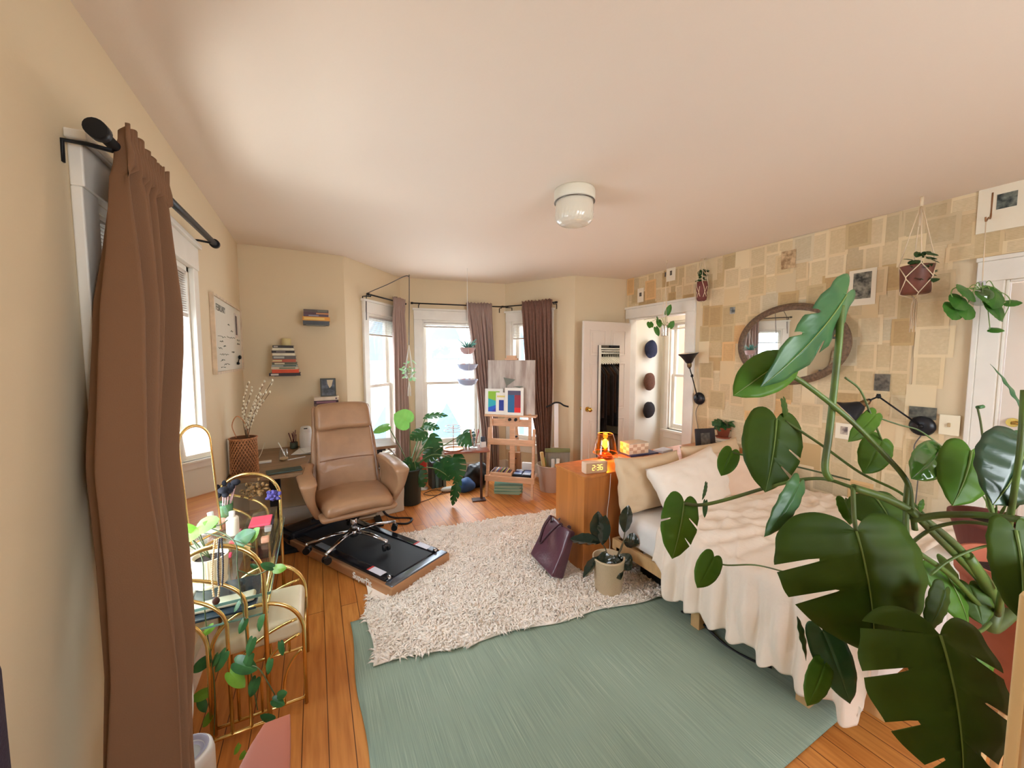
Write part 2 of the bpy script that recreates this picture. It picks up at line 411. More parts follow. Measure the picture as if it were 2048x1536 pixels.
window('window_6', (RX+.1, YN), (-.7, YN), 1.2, 3.0, .9, 2.2, power=60*PL, trimw=.1); bpy.data.lights['daylight_window_6'].color = (1, .965, .92)  # added unseen window and daylight lamp behind the camera, brightens the room
# ------------------------------------------------------------------ closet opening casing, doors
mb = MB()
mb.box((RX-.025, 2.74, 0), (RX, 2.86, 2.09)); mb.box((RX-.025, 2.74, 2.09), (RX, 3.76, 2.21)); mb.box((RX-.035, 2.73, 2.21), (RX, 3.77, 2.235))
mb.box((RX, 2.86, 0), (RX+.12, 2.875, 2.09)); mb.box((RX, 2.875, 2.075), (RX+.12, 3.72, 2.09)); mb.box((RX+.001, 3.70, 0), (RX+.12, 3.72, 2.075))
struct('trim_1', mb, M_trim, bevel=.004)
mb = MB()
mb.box((RX-.022, .70, 0), (RX, .785, 2.05)); mb.box((RX-.03, .785, 0), (RX, .81, 2.05)); mb.box((RX-.022, -.18, 2.05), (RX, .81, 2.17)); mb.box((RX-.03, -.19, 2.17), (RX, .815, 2.195))
mb.box((RX-.022, -.18, 0), (RX, -.08, 2.05)); mb.box((RX, .685, 0), (RX+.1, .70, 2.05)); mb.box((RX, -.08, 2.035), (RX+.1, .685, 2.05))
struct('trim_2', mb, M_trim, bevel=.004)
M_door = mat('door paint', (226, 214, 200), .35)
def door(name, Mx, w, h, panels, t=.038):
    root = sgroup(name, Mx.translation)
    mb = MB(); mb.box((0, 0, .01), (w, t, h), 0, Mx)
    for x0, x1, z0, z1 in panels:
        for y0, y1 in ((-.008, 0), (t, t+.008)):
            fw = .014
            mb.box((x0, y0, z0), (x1, y1, z0+fw), 0, Mx); mb.box((x0, y0, z1-fw), (x1, y1, z1), 0, Mx)
            mb.box((x0, y0, z0+fw), (x0+fw, y1, z1-fw), 0, Mx); mb.box((x1-fw, y0, z0+fw), (x1, y1, z1-fw), 0, Mx)
            mb.box((x0+.035, y0*.6 if y0 < 0 else y0, z0+.035), (x1-.035, y1 if y0 < 0 else y1-.003, z1-.035), 0, Mx)
    part('door_leaf', mb, M_door, root, bevel=.003)
    return root
M_brass = mat('brass', (206, 168, 86), .22, 1)
M_mirror = mat('mirror glass', (235, 238, 236), .02, 1)
# the open closet door: hinged at the far jamb, swung back beside the far wall
hx, hy = 3.575, 3.655; dw = .74
dd = V((-1, -.0, 0)).normalized(); Mx = frame((hx, hy, 0), dd, (0, -1, 0))
Mx = frame((hx-dw, hy, 0), (1, 0, 0), (0, 1, 0))
pw = [(.09, .33, 1.62, 1.93), (.41, .65, 1.62, 1.93), (.09, .33, .95, 1.53), (.41, .65, .95, 1.53), (.09, .33, .2, .84), (.41, .65, .2, .84)]
d1 = door('door_1', Mx, dw, 2.03, pw)
mb = MB()
for s, yy in ((-1, hy), (1, hy+.038)):
    c = V((hx-dw+.06, yy, .975)); mb.cyl(c, c+V((0, s*.008, 0)), .03, n=20); mb.cyl(c, c+V((0, s*.05, 0)), .010, n=12); mb.sph(c+V((0, s*.06, 0)), (.028, .022, .028), 14)
part('door_knob', mb, M_brass, d1)
mb = MB(); mx0, mx1, mz0, mz1 = hx-dw+.205, hx-dw+.205+.33, .12, 1.745
mb.box((mx0, hy-.022, mz0), (mx1, hy-.012, mz1))
mir = MB(); mir.box((mx0, hy-.0235, mz0), (mx1, hy-.022, mz1))
t_ = thing('door_mirror', (mx0+.16, hy-.015, mz0), 'tall narrow mirror hanging on the open white closet door', 'mirror')
part('backing', mb, M_black, t_); part('mirror_glass', mir, M_mirror, t_)
# second door, right edge of the picture
Mx = frame((RX+.05, -.075, 0), (0, 1, 0), (-1, 0, 0))
d2 = door('door_2', Mx, .755, 2.03, [(.1, .34, 1.6, 1.93), (.42, .66, 1.6, 1.93), (.1, .34, .95, 1.5), (.42, .66, .95, 1.5), (.1, .34, .2, .84), (.42, .66, .2, .84)])
mb = MB(); c = V((RX+.012, .63, 1.22)); mb.cyl(c, c+V((-.01, 0, 0)), .026, n=18); mb.cyl(c, c+V((-.045, 0, 0)), .009, n=10); mb.sweep([c+V((-.045, 0, 0)), c+V((-.05, -.05, .0)), c+V((-.045, -.10, -.004))], .008, 8)
part('door_handle', mb, M_brass, d2)
# bay ceiling/outside, neighbour house
M_side = mat('white clapboard', (240, 240, 236), .7)
nh = thing('neighbour_house', (3.2, 12.5, -3), 'white clapboard house across the street, seen through the middle bay window', 'house')
mb = MB(); mb.box((-6, 12.5, -3), (11, 16, 5.5))
for i in range(58): mb.box((-6, 12.48, -2.9+i*.145), (11, 12.5, -2.88+i*.145))
part('wall', mb, M_side, nh)
mb = MB(); mb.prism([(-6.4, 5.4), (11.4, 5.4), (2.5, 9.5)], 4.2, 0, frame((0, 16.3, 0), (1, 0, 0), (0, 0, 1))); part('roof', mb, mat('grey roof shingles', (120, 120, 125), .9), nh)
M_pane2 = mat('distant window glass', (120, 165, 190), .2)
for x in (-3.5, -.8, 1.9, 3.9, 6.4, 8.8):
    for z in (-1.6, 1.5):
        mb = MB(); mb.box((x-.6, 12.42, z-.1), (x+.6, 12.5, z+1.8)); f_ = part('window', mb, M_trim, nh)
        mb = MB(); mb.box((x-.48, 12.40, z), (x+.48, 12.42, z+1.68)); part('pane', mb, M_pane2, f_)
        mb = MB()
        for s in (-1, 1): mb.add([(x+s*.48, 12.395, z+1.68), (x, 12.395, z+1.68), (x+s*.48, 12.395, z+.8)], [(0, 1, 2)])
        part('curtain', mb, M_side, f_)
g = MB(); g.box((-40, 5.6, -3.2), (40, 60, -3)); g.box((-40, -20, -3.2), (-.9, 5.6, -3)); g.box((6.3, -20, -3.2), (40, 5.6, -3)); struct('ground_outside', g, mat('pale pavement', (190, 190, 186), .9))
for i, (x, y) in enumerate(((-6.5, 6.5), (9.5, 3.2))):
    nb = thing('neighbour_house', (x, y, -3), ['pale blue clapboard house beyond the left bay window', 'brick house outside the narrow closet window'][i], 'house')
    mb = MB(); mb.box((x-2, y-3, -3), (x+2, y+3.5, 3.2+i)); part('wall', mb, mat(['blue clapboard', 'orange brick'][i], [(150, 190, 220), (206, 140, 110)][i], .8), nb)
    mb = MB(); 
    for z in (-1.5, 1.0):
        for yy in (-1.8, 0, 1.8): mb.box((x-2.03, y+yy-.5, z), (x+2.03, y+yy+.5, z+1.5))
    part('window', mb, M_side, nb)

# added lamp imitating sunlight bounced up through the left window onto the ceiling
bs = area('bounced_sun_fill', (-1.08, 2.75, -.10), (.62, -.15, 2.5), .9, .6, 34, (1, .97, .92)); bs.data.spread = R(110)
cb_ = bpy.data.lights.new('closet_fill', 'POINT'); cb_.energy = 14; cb_.shadow_soft_size = .05; cb_.color = (1, .93, .84); co_ = bpy.data.objects.new('closet_fill', cb_); COL.objects.link(co_); co_.location = (4.15, 2.95, 2.48)  # added unseen fill light, brightens the clothes seen in the door mirror
# ================================================================== paper-covered right wall
def page_mats(i, c):
    m = bpy.data.materials.new('book page %d' % i); m.use_nodes = True; nt = m.node_tree; b = nt.nodes['Principled BSDF']; N = nt.nodes.new; L = nt.links.new
    tc = N('ShaderNodeTexCoord'); mp = N('ShaderNodeMapping'); mp.inputs['Scale'].default_value = (1, 1, 1); L(tc.outputs['Object'], mp.inputs[0])
    wv = N('ShaderNodeTexWave'); wv.bands_direction = 'Z'; wv.inputs['Scale'].default_value = 34; wv.inputs['Distortion'].default_value = .0; L(mp.outputs[0], wv.inputs[0])
    no = N('ShaderNodeTexNoise'); no.inputs['Scale'].default_value = 55; L(tc.outputs['Object'], no.inputs[0])
    mt = N('ShaderNodeMath'); mt.operation = 'MULTIPLY'; L(wv.outputs[1], mt.inputs[0]); L(no.outputs[0], mt.inputs[1])
    rp = N('ShaderNodeValToRGB'); rp.color_ramp.elements[0].position = .15; rp.color_ramp.elements[1].position = .5
    k = lin(c); rp.color_ramp.elements[0].color = k; rp.color_ramp.elements[1].color = tuple((k[0]*.80, k[1]*.77, k[2]*.70, 1)[q] for q in range(4))
    L(mt.outputs[0], rp.inputs[0]); L(rp.outputs[0], b.inputs['Base Color']); b.inputs['Roughness'].default_value = .8
    return m
tones = [(224, 206, 176), (216, 196, 164), (228, 212, 186), (208, 192, 166), (196, 170, 130), (222, 186, 140), (214, 204, 184), (202, 182, 148), (226, 210, 180), (218, 198, 168), (222, 206, 178)]
tones = [(int(c[0]*.97), int(c[1]*.95), int(c[2]*.89)) for c in tones]
PM = [page_mats(i, c) for i, c in enumerate(tones)]; EM = [mat('page edge %d' % i, tuple(min(255, int(x*1.035)) for x in c), .85) for i, c in enumerate(tones)]
rp_ = random.Random(21); mb = MB(); npg = len(tones)
openings = [(2.73, 3.80, -1, 2.24), (-.19, .82, -1, 2.2)]
def page(y, z, w, h, k, lift, rot=0, inner=True):
    """page hanging from (y,z) top far corner towards the camera and down"""
    x = RX-lift; c = V((x, y-w/2, z-h/2)); Rm = Matrix.Translation(c) @ Matrix.Rotation(rot, 4, 'X')
    def q(dx, a, b, cc, d, mi): mb.add([Rm @ V((dx, yy, zz)) for yy, zz in ((a, cc), (b, cc), (b, d), (a, d))][::-1], [(0, 1, 2, 3)], mi)
    q(0, -w/2, w/2, -h/2, h/2, npg+k)
    if inner: q(-.0004, -w/2+w*.13, w/2-w*.12, -h/2+h*.1, h/2-h*.09, k)
y = 3.76; ci = 0
while y > -1.5:
    w0 = rp_.uniform(.10, .15); z = 2.6+rp_.uniform(-.02, .10); first = True
    while z > -.05:
        h0 = rp_.uniform(.15, .21); yy = y+rp_.uniform(-.015, .02); w = w0+rp_.uniform(0, .045); zt = min(z, 2.597)
        ok = not any(a < yy and b > yy-w and zt-h0 < zt_ for a, b, _, zt_ in openings)
        if yy > 3.757: yy = 3.757
        if ok and zt-h0 < 2.55:
            k = rp_.choice([0, 1, 2, 3, 6, 7, 8, 9, 10, 0, 2, 8, 9, 10, 4, 5, 1, 3])
            page(yy, zt, w, h0+.02, k, rp_.uniform(.0015, .0075), rp_.uniform(-.02, .02), rp_.random() < .93)
        elif zt-h0 < 2.55:
            for a, b, _, t2 in openings:   # fill above an opening
                if a < yy and b > yy-w and zt > t2+.03: page(yy, zt, w, zt-t2, rp_.choice([0, 2, 4, 8, 9]), rp_.uniform(.0015, .006), 0)
        z -= h0
    y -= w0*.92; ci += 1
wr = bpy.data.objects['wall_right']
bp = mb.build('book_pages', PM+EM, wr, recenter=False); 
def photo(px, py, w, h, col, col2, page_c=None, pw=0, ph=0, rot=0, gi=0):
    c = onx(px, py, RX-.011); g = MB()
    if page_c: g.box((RX-.0105, c.y-pw/2, c.z-ph*.55), (RX-.0095, c.y+pw/2, c.z+ph*.45), 0)
    g.box((RX-.0125, c.y-w/2, c.z-h/2), (RX-.0106, c.y+w/2, c.z+h/2), 1 if page_c else 0)
    ms = [mat('pasted picture %d' % gi, col, .6, var=.3, vscale=30, col2=col2)]
    g.build('pasted_picture', ([mat('pale page', (236, 226, 204), .8)]+ms) if page_c else ms, wr, recenter=False)
photo(1281, 589, .035, .045, (60, 56, 50), (120, 112, 100), 1, .10, .17, gi=0)
photo(1331, 549, .02, .05, (66, 62, 56), (110, 100, 90), gi=1); photo(1342, 546, .028, .05, (60, 58, 52), (120, 110, 96), 1, .12, .16, gi=2)
photo(1577, 519, .11, .15, (150, 120, 84), (206, 176, 136), gi=3)
photo(1724, 571, .105, .19, (52, 52, 46), (150, 146, 130), 1, .16, .26, gi=4)
photo(1764, 765, .085, .12, (64, 60, 52), (120, 112, 98), gi=5)
photo(1845, 826, .13, .08, (70, 72, 66), (120, 118, 104), gi=6)
photo(2014, 400, .075, .085, (40, 50, 50), (130, 136, 126), 1, .22, .3, gi=7)
photo(1465, 621, .05, .065, (84, 88, 88), (170, 168, 160), gi=8)
photo(1520, 778, .05, .07, (74, 72, 66), (150, 140, 124), gi=9)
photo(1688, 861, .045, .06, (92, 84, 84), (190, 176, 160), 1, .11, .12, gi=10)
photo(1381, 803, .022, .04, (120, 100, 92), (180, 160, 140), 1, .07, .11, gi=11)
# ------------------------------------------------------------------ light switch
c = onx(1899, 850, RX-.012); t_ = thing('light_switch', (RX-.012, c.y, c.z-.06), 'white light switch plate on the papered wall beside the door at right', 'light switch')
mb = MB(); mb.box((RX-.02, c.y-.045, c.z-.065), (RX-.011, c.y+.045, c.z+.065)); part('switch_plate', mb, mat('ivory plastic', (236, 226, 196), .35), t_, bevel=.002)
mb = MB(); mb.box((RX-.032, c.y-.006, c.z-.012), (RX-.02, c.y+.006, c.z+.014)); part('switch_toggle', mb, mat('tan plastic', (190, 164, 120), .4), t_, bevel=.002)
# ------------------------------------------------------------------ oval mirror
c = V((RX, 1.815, 1.708)); t_ = thing('oval_mirror', (RX-.02, c.y, c.z-.32), 'large oval wall mirror in a carved brown wooden frame on the papered wall', 'mirror')
pts = []; a_, b_ = .425, .305; MROT = Matrix.Translation((RX-.085, c.y, c.z)) @ Matrix.Rotation(R(-6.6), 4, 'Z') @ Matrix.Translation((-RX+.05, -c.y, -c.z))
for i in range(64):
    a = 2*math.pi*i/64; pts.append((RX-.028, c.y+math.cos(a)*a_, c.z+math.sin(a)*b_))
mb = MB(); mb.sweep(pts, .026, 10, closed=True, flat=1.0)
mb.sweep([(RX-.045, c.y+math.cos(2*math.pi*i/64)*(a_-.012), c.z+math.sin(2*math.pi*i/64)*(b_-.012)) for i in range(64)], .010, 8, closed=True)
mb.sweep([(RX-.03, c.y+math.cos(2*math.pi*i/64)*(a_+.02), c.z+math.sin(2*math.pi*i/64)*(b_+.02)) for i in range(64)], .014, 8, closed=True)
mb.v = [MROT @ p for p in mb.v]
part('frame', mb, mat('carved brown wood', (112, 88, 66), .5, var=.4, vscale=60, bump=.5, bscale=120), t_)
mb = MB(); mb.prism([(math.cos(2*math.pi*i/64)*(a_-.015), math.sin(2*math.pi*i/64)*(b_-.015)) for i in range(64)], .006, 0, frame((RX-.03, c.y, c.z), (0, -1, 0), (0, 0, 1)))
mb.v = [MROT @ p for p in mb.v]
part('mirror_glass', mb, M_mirror, t_)
# ------------------------------------------------------------------ black swing-arm wall lamps
def wall_lamp(base, elbow, neck, shade_dir, label, cord_to):
    t_ = thing('wall_lamp', base, label, 'wall lamp')
    mb = MB(); mb.lathe([(0, 0), (.062, 0), (.066, .008), (.058, .022), (.03, .032), (0, .034)], base, 28, 0, frame((0, 0, 0), (0, 1, 0), (0, 0, 1)) @ Matrix.Rotation(math.pi, 4, 'X'))
    part('wall_base', mb, mat('black enamel', (24, 27, 34), .35), t_)
    b0 = V(base)+V((-.03, 0, 0)); el = V(elbow); nk = V(neck)
    mb = MB(); mb.sph(b0, .016, 12); mb.cyl(b0, el, .0055, n=10); mb.sph(el, .015, 12); mb.cyl(el+(b0-el).normalized()*.0, el+V((0, 0, .018)), .011)
    mb.cyl(el, nk, .0055, n=10); mb.sph(nk, .014, 12)
    part('arm', mb, M_black, t_)
    d = V(shade_dir).normalized(); q = d.to_track_quat('Z', 'Y').to_matrix().to_4x4(); q.translation = nk
    mb = MB(); mb.lathe([(.016, 0), (.022, .012), (.024, .055), (.02, .06)], (0, 0, 0), 18, 0, q); part('socket', mb, mat('aged brass', (122, 98, 66), .4, .8), t_)
    mb = MB(); mb.lathe([(.024, .045), (.034, .055), (.05, .085), (.075, .12), (.098, .142), (.099, .148)], (0, 0, 0), 32, 0, q)
    mb.lathe([(.097, .147), (.073, .119), (.048, .084), (.03, .06)], (0, 0, 0), 32, 1, q)
    part('lamp_shade', mb, [mat('black enamel', (24, 27, 34), .35), mat('shade lining', (236, 228, 208), .5)], t_)
    mb = MB(); mb.sph(q @ V((0, 0, .095)), .024, 14); part('bulb', mb, mat('frosted bulb', (250, 245, 230), .3), t_)
    mb = MB(); mb.sweep(spline([V(base)+V((-.01, 0, -.06)), V(base)+V((-.012, .03, -.15)), V(base)+V((-.02, .0, -.28)), V(cord_to)], 5), .0035, 6); part('cord', mb, mat('grey cord', (96, 92, 88), .6), t_)
b = onx(1399, 797, RX-.012); e = onx(1384, 752, RX-.10); n_ = onx(1379, 735, RX-.14)
wall_lamp((RX-.010, b.y, b.z), e, n_, (-.12, .05, 1), 'black swing-arm wall lamp beside the closet, its shade turned up', (RX-.03, b.y-.02, .8))
b = onx(1845, 852, RX-.012); e = onx(1757, 793, RX-.16); n_ = onx(1738, 801, RX-.22)
wall_lamp((RX-.010, b.y, b.z), e, n_, (-.35, .62, -.62), 'black swing-arm wall lamp beside the light switch, its shade tilted down', (RX-.03, b.y, .6))
# ------------------------------------------------------------------ caps hanging in the closet
def cap(px, py, rx, rz, label, m, seed, bx, bz):
    c = ony(px, py, 4.02); rx *= 1.4; rz *= 1.03; t_ = thing('flat_cap', c-V((0, 0, rz)), label, 'cap', group=None)
    rr = random.Random(seed)
    def f(p):
        n = noise.noise(p*14+V((seed, 0, 0)))*.012; return p*(1+n/.12)
    mb = MB(); mb.sph(c, (rx, .05, rz), 26, 0, f); part('crown', mb, m, t_)
    mb = MB(); mb.sph(c+V((bx, -.018, bz)), (rx*.62, .016, rz*.5), 18); part('brim', mb, m, t_)
cap(1302, 698, .085, .125, 'navy blue flat cap, topmost of the three caps in the closet', mat('navy felt', (38, 46, 74), .95, var=.2, vscale=80), 3, -.03, -.07)
cap(1299, 763, .075, .125, 'brown flat cap, middle of the three caps in the closet', mat('brown felt', (98, 66, 52), .95, var=.2, vscale=80), 5, .02, -.05)
cap(1298, 820, .078, .12, 'black flat cap, lowest of the three caps in the closet', mat('black felt', (34, 32, 38), .95, var=.2, vscale=80), 9, .0, .06)
# ------------------------------------------------------------------ clothes rack inside the closet (seen in the door mirror)
rk = thing('clothes_rack', (4.1, 2.35, 0), 'white wire shelf with a hanging rod inside the closet, seen in the door mirror', 'clothes rack')
mb = MB()
for i in range(8): mb.cyl((3.73, 2.05+i*.06, 1.74), (4.61, 2.05+i*.06, 1.74), .004, n=6)
mb.cyl((3.73, 2.5, 1.70), (4.61, 2.5, 1.70), .006, n=8)
for i in range(40): mb.cyl((3.745+i*.022, 2.03, 1.745), (3.745+i*.022, 2.5, 1.745), .002, n=5); mb.cyl((3.745+i*.022, 2.5, 1.745), (3.745+i*.022, 2.5, 1.70), .002, n=5)
part('wire_shelf', mb, mat('white coated wire', (238, 238, 232), .4), rk)
mb = MB(); mb.cyl((3.73, 2.4, 1.665), (4.61, 2.4, 1.665), .012, n=12); part('rod', mb, mat('white coated wire'), rk)
gc = [(40, 38, 44), (60, 42, 32), (46, 30, 24), (80, 76, 74), (34, 34, 40), (58, 36, 26), (44, 42, 48), (72, 50, 38), (36, 30, 28), (52, 46, 48), (66, 44, 30), (40, 40, 46), (90, 84, 80), (50, 34, 26), (34, 32, 36), (60, 54, 56), (46, 36, 30)]
gn = ['charcoal', 'dark brown', 'chocolate', 'mid grey', 'near-black', 'russet brown', 'slate', 'walnut brown', 'black', 'dusky grey', 'tobacco brown', 'graphite', 'light grey', 'deep brown', 'ink black', 'ash grey', 'umber']
for i in range(17):
    x = 3.79+i*.048
    t_ = thing('hanging_garment', (x, 2.4, .4), '%s garment on a white hanger, number %s from the left of the closet rod' % (gn[i], ['one', 'two', 'three', 'four', 'five', 'six', 'seven', 'eight', 'nine', 'ten', 'eleven', 'twelve', 'thirteen', 'fourteen', 'fifteen', 'sixteen', 'seventeen'][i]), 'garment', group='clothes hanging in the closet')
    hg = MB(); hg.sweep(spline([(x, 2.4, 1.69), (x, 2.415, 1.675), (x, 2.4, 1.65), (x, 2.4, 1.60)], 3), .0035, 6)
    hg.sweep([(x, 2.18, 1.50), (x, 2.30, 1.56), (x, 2.4, 1.60), (x, 2.50, 1.56), (x, 2.62, 1.50)], [.010]*5, 8, flat=1.4); part('hanger', hg, mat('white hanger', (240, 238, 230), .4), t_)
    ln = rp_.uniform(.8, 1.15); sd = i
    def gfn(u, v, x=x, ln=ln, sd=sd):
        a = 2*math.pi*u; z = 1.515-v*ln; wv = .2*min(1, .30+v*6)+.02*math.sin(a*5+sd)*v; th = .018+.006*math.sin(a*3+sd+v*9)
        return V((x+th*math.sin(a), 2.4+wv*math.cos(a), z-.07*abs(math.cos(a))*(1-v)*(v < .15)))
    gm = MB(); gm.grid(gfn, 24, 14); part('cloth', gm, mat('garment '+gn[i], gc[i], .9, var=.3, vscale=20), t_)
for i, (x0, x1, h, c, nme) in enumerate([(3.76, 3.98, .20, (44, 40, 40), 'charcoal'), (4.0, 4.24, .16, (64, 54, 46), 'dark taupe'), (4.27, 4.56, .22, (36, 34, 38), 'black')]):
    mb = MB(); mb.rbox((x0, 2.08, 1.7505), (x1, 2.46, 1.7505+h), .02, 3); tag(mb.build('storage_box', mat('shelf box '+nme, c, .8)), '%s storage box on the wire shelf above the hanging clothes in the closet' % nme, 'box')
# dark bags and boxes on the closet floor
for i, (x0, x1, y0, y1, h, c) in enumerate([(3.8, 4.15, 2.1, 2.6, .34, (70, 46, 34)), (4.2, 4.55, 2.15, 2.6, .3, (90, 62, 44))]):
    mb = MB(); mb.rbox((x0, y0, 0), (x1, y1, h), .02, 3); tag(mb.build('storage_box', mat('closet box %d' % i, c, .8)), ['dark brown box on the closet floor, nearer the doorway', 'tan brown box on the closet floor, farther from the doorway'][i], 'box')
# ------------------------------------------------------------------ ceiling light
c = V((1.42, 1.94, 2.6)); t_ = thing('ceiling_light', c, 'white drum ceiling light with a ribbed glass bowl, near the middle of the ceiling', 'ceiling light')
mb = MB(); mb.lathe([(0, 0), (.118, 0), (.122, -.01), (.122, -.055), (.117, -.068), (.10, -.07), (0, -.07)], c, 48); part('canopy', mb, mat('cream enamel', (228, 222, 204), .4), t_)
mb = MB(); mb.sweep([c+V((math.cos(2*math.pi*i/48)*.119, math.sin(2*math.pi*i/48)*.119, -.071)) for i in range(48)], .0035, 6, closed=True); part('clip_ring', mb, mat('dull steel', (130, 124, 116), .35, .9), t_)
def gl(u, v):
    pr = [(.112, -.07), (.114, -.10), (.114, -.13), (.113, -.16), (.105, -.182), (.085, -.197), (.05, -.207), (.002, -.21)]
    k = v*(len(pr)-1); i = min(int(k), len(pr)-2); f = k-i; r = pr[i][0]*(1-f)+pr[i+1][0]*f; z = pr[i][1]*(1-f)+pr[i+1][1]*f
    a = 2*math.pi*u; r *= 1+.012*(math.sin(a*30+v*16))*(v > .3); return c+V((r*math.cos(a), r*math.sin(a), z))
mb = MB(); mb.grid(gl, 120, 28); part('glass_bowl', mb, mat('ribbed frosted glass', (222, 214, 196), .15, coat=.6), t_)
# ------------------------------------------------------------------ hanging plants near the right wall
M_rope = mat('cotton cord', (226, 206, 176), .9)
M_leaf = mat('pothos leaf', (84, 138, 56), .35, var=.3, vscale=18, transl=.3, col2=(60, 112, 44))
M_leafd = mat('dark small leaf', (58, 92, 50), .4, var=.3, vscale=18, transl=.2, col2=(40, 72, 36))
M_terra = mat('terracotta', (158, 84, 58), .75, var=.15, vscale=12)
M_soil = mat('potting soil', (48, 36, 28), .95, bump=.6, bscale=120)
def vine(pts, r=.0022, n=5): return MB().sweep(spline(pts, 5), r, n)
def scatter_leaves(c, rad, n, size, seed, down=.5, up=.4, kind='heart'):
    rr = random.Random(seed); out = []
    for i in range(n):
        a = rr.uniform(0, 6.28); r = rad*rr.uniform(.3, 1.0); z = rr.uniform(-down, up)*rad
        b = V(c)+V((math.cos(a)*r*.6, math.sin(a)*r*.6, z)); t = b+V((math.cos(a)*size*rr.uniform(.5, 1), math.sin(a)*size*rr.uniform(.5, 1), size*rr.uniform(-.9, .35)))
        out.append((b, t, (t-b).length*rr.uniform(.7, .95), V((math.cos(a)*.4+rr.uniform(-.4, .4), math.sin(a)*.4-.5, .8))))
    return out
# 1 tin cup with pothos in front of the closet
c = V((3.25, 2.86, 0)); 
p0 = ony(1329, 672, 2.86); X = p0.x; zb = p0.z
t_ = thing('hanging_pothos', (X, 2.86, zb), 'pothos in a shiny tin cup hanging in front of the closet opening', 'hanging plant')
mb = MB(); mb.lathe([(0, 0), (.036, 0), (.037, .004), (.037, .012), (.036, .105), (.038, .11), (.034, .11), (.033, .02), (0, .02)], (X, 2.86, zb), 28); part('tin_cup', mb, mat('tin', (200, 186, 170), .25, .9), t_)
mb = MB(); mb.prism([(math.cos(i*.5236)*.033, math.sin(i*.5236)*.033) for i in range(12)], .004, 0, Matrix.Translation((X, 2.86, zb+.095))); part('soil', mb, M_soil, t_)
mb = MB(); hk = (X+.005, 2.86, 2.6)
for a in (0, 2.1, 4.2): mb.sweep([(X+.037*math.cos(a), 2.86+.037*math.sin(a), zb+.10), (X, 2.86, zb+.52), hk], .0022, 6)
mb.cyl((X, 2.86, 2.57), hk, .006, n=8); mb.sweep([(X, 2.86, zb), (X+.003, 2.86, zb-.12), (X-.004, 2.86, zb-.26)], .002, 6); part('hanging_cord', mb, M_rope, t_)
top = V((X, 2.86, zb+.10)); L1 = ony(1300, 645, 2.8); L2 = ony(1318, 640, 2.78); L3 = ony(1334, 628, 2.84); L4 = ony(1312, 655, 2.8); L5 = ony(1340, 655, 2.8)
mb = MB()
for p in (L1, L2, L3, L4, L5, ony(1288, 640, 2.8)): mb.sweep(spline([top, (top+p)/2+V((0, 0, .05)), p], 5), .0018, 5)
part('stems', mb, mat('vine stem', (120, 150, 80), .5), t_)
sp = []
for k, (p, dx, dz) in enumerate([(L1, -.03, -.06), (L2, -.01, -.08), (L3, .03, .10), (L4, .02, -.09), (L5, .03, .07), (L2, -.06, .02), (L1, .02, -.05)]):
    sp.append((p, p+V((dx, -.02, dz)), .062, (-.3, -.9, .4)))
part('foliage', foliage(sp), M_leaf, t_)
# 2 small terracotta plants in macrame beside it, against the wall
p0 = onx(1403, 602, 3.50); t_ = thing('hanging_planter', p0, 'small terracotta pot pair in a white net hanging high by the papered wall', 'hanging plant')
X, Y, Z = p0; mb = MB(); mb.lathe([(0, 0), (.03, 0), (.045, .012), (.05, .05), (.042, .085), (.05, .10), (.056, .15), (.05, .19), (.043, .19), (.04, .12), (0, .12)], (X, Y, Z), 24); part('terracotta_pot', mb, mat('dark terracotta', (112, 58, 52), .7), t_)
mb = MB()
for k in range(5):
    a = k*1.2566; P = lambda r, a, z: (X+r*math.cos(a), Y+r*math.sin(a), Z+z)
    mb.sweep([P(.005, a, -.01), P(.05, a+.3, .04), P(.046, a+.63, .085), P(.058, a+.3, .14), P(.052, a, .19), P(.012, a, .42)], .0028, 6); mb.sweep([P(.046, a-.63, .085), P(.05, a-.3, .04)], .0028, 6); mb.sweep([P(.046, a+.63, .085), P(.058, a+.9, .14)], .0028, 6)
mb.cyl((X, Y, Z+.41), (X+.05, Y, 2.6), .0025, n=6); part('net', mb, M_rope, t_)
part('foliage', foliage(scatter_leaves((X, Y, Z+.25), .07, 26, .045, 4, .6, .9)), M_leafd, t_)
# 3 large terracotta pot in macrame
p0 = ony(1830, 588, 1.02); X, Y, Z = p0; t_ = thing('hanging_planter', p0, 'brown pot of trailing ivy in a white knotted macrame hanger with a tassel', 'hanging plant')
mb = MB(); mb.lathe([(0, 0), (.062, 0), (.07, .01), (.078, .165), (.08, .175), (.07, .175), (.065, .12), (0, .12)], p0, 28); part('pot', mb, mat('brown glazed pot', (112, 62, 46), .5, var=.3, vscale=10), t_)
mb = MB(); P = lambda r, a, z: (X+r*math.cos(a), Y+r*math.sin(a), Z+z)
for k in range(4):
    a = k*1.5708+.5
    for s in (-1, 1): mb.sweep([P(.004, a, -.03), P(.072, a, .0), P(.082, a+s*.79, .09), P(.085, a+s*.79*1.0, .1), P(.083, a, .18)], .003, 6)
    mb.sweep([P(.083, a, .18), P(.04, a, .38), (X+.0, Y, Z+.56)], .003, 6)
mb.cyl((X, Y, Z+.42), (X, Y, Z+.50), .009, n=8); mb.cyl((X, Y, Z+.54), (X, Y, 2.6), .009, n=8)
for k in range(9):
    a = k*.7; mb.sweep([(X, Y, Z-.02), P(.012, a, -.06), P(.014, a, -.2-.02*(k % 3))], .0026, 5)
part('macrame', mb, M_rope, t_)
part('foliage', foliage(scatter_leaves((X-.02, Y-.02, Z+.16), .10, 34, .05, 8, .9, .9)), M_leafd, t_)
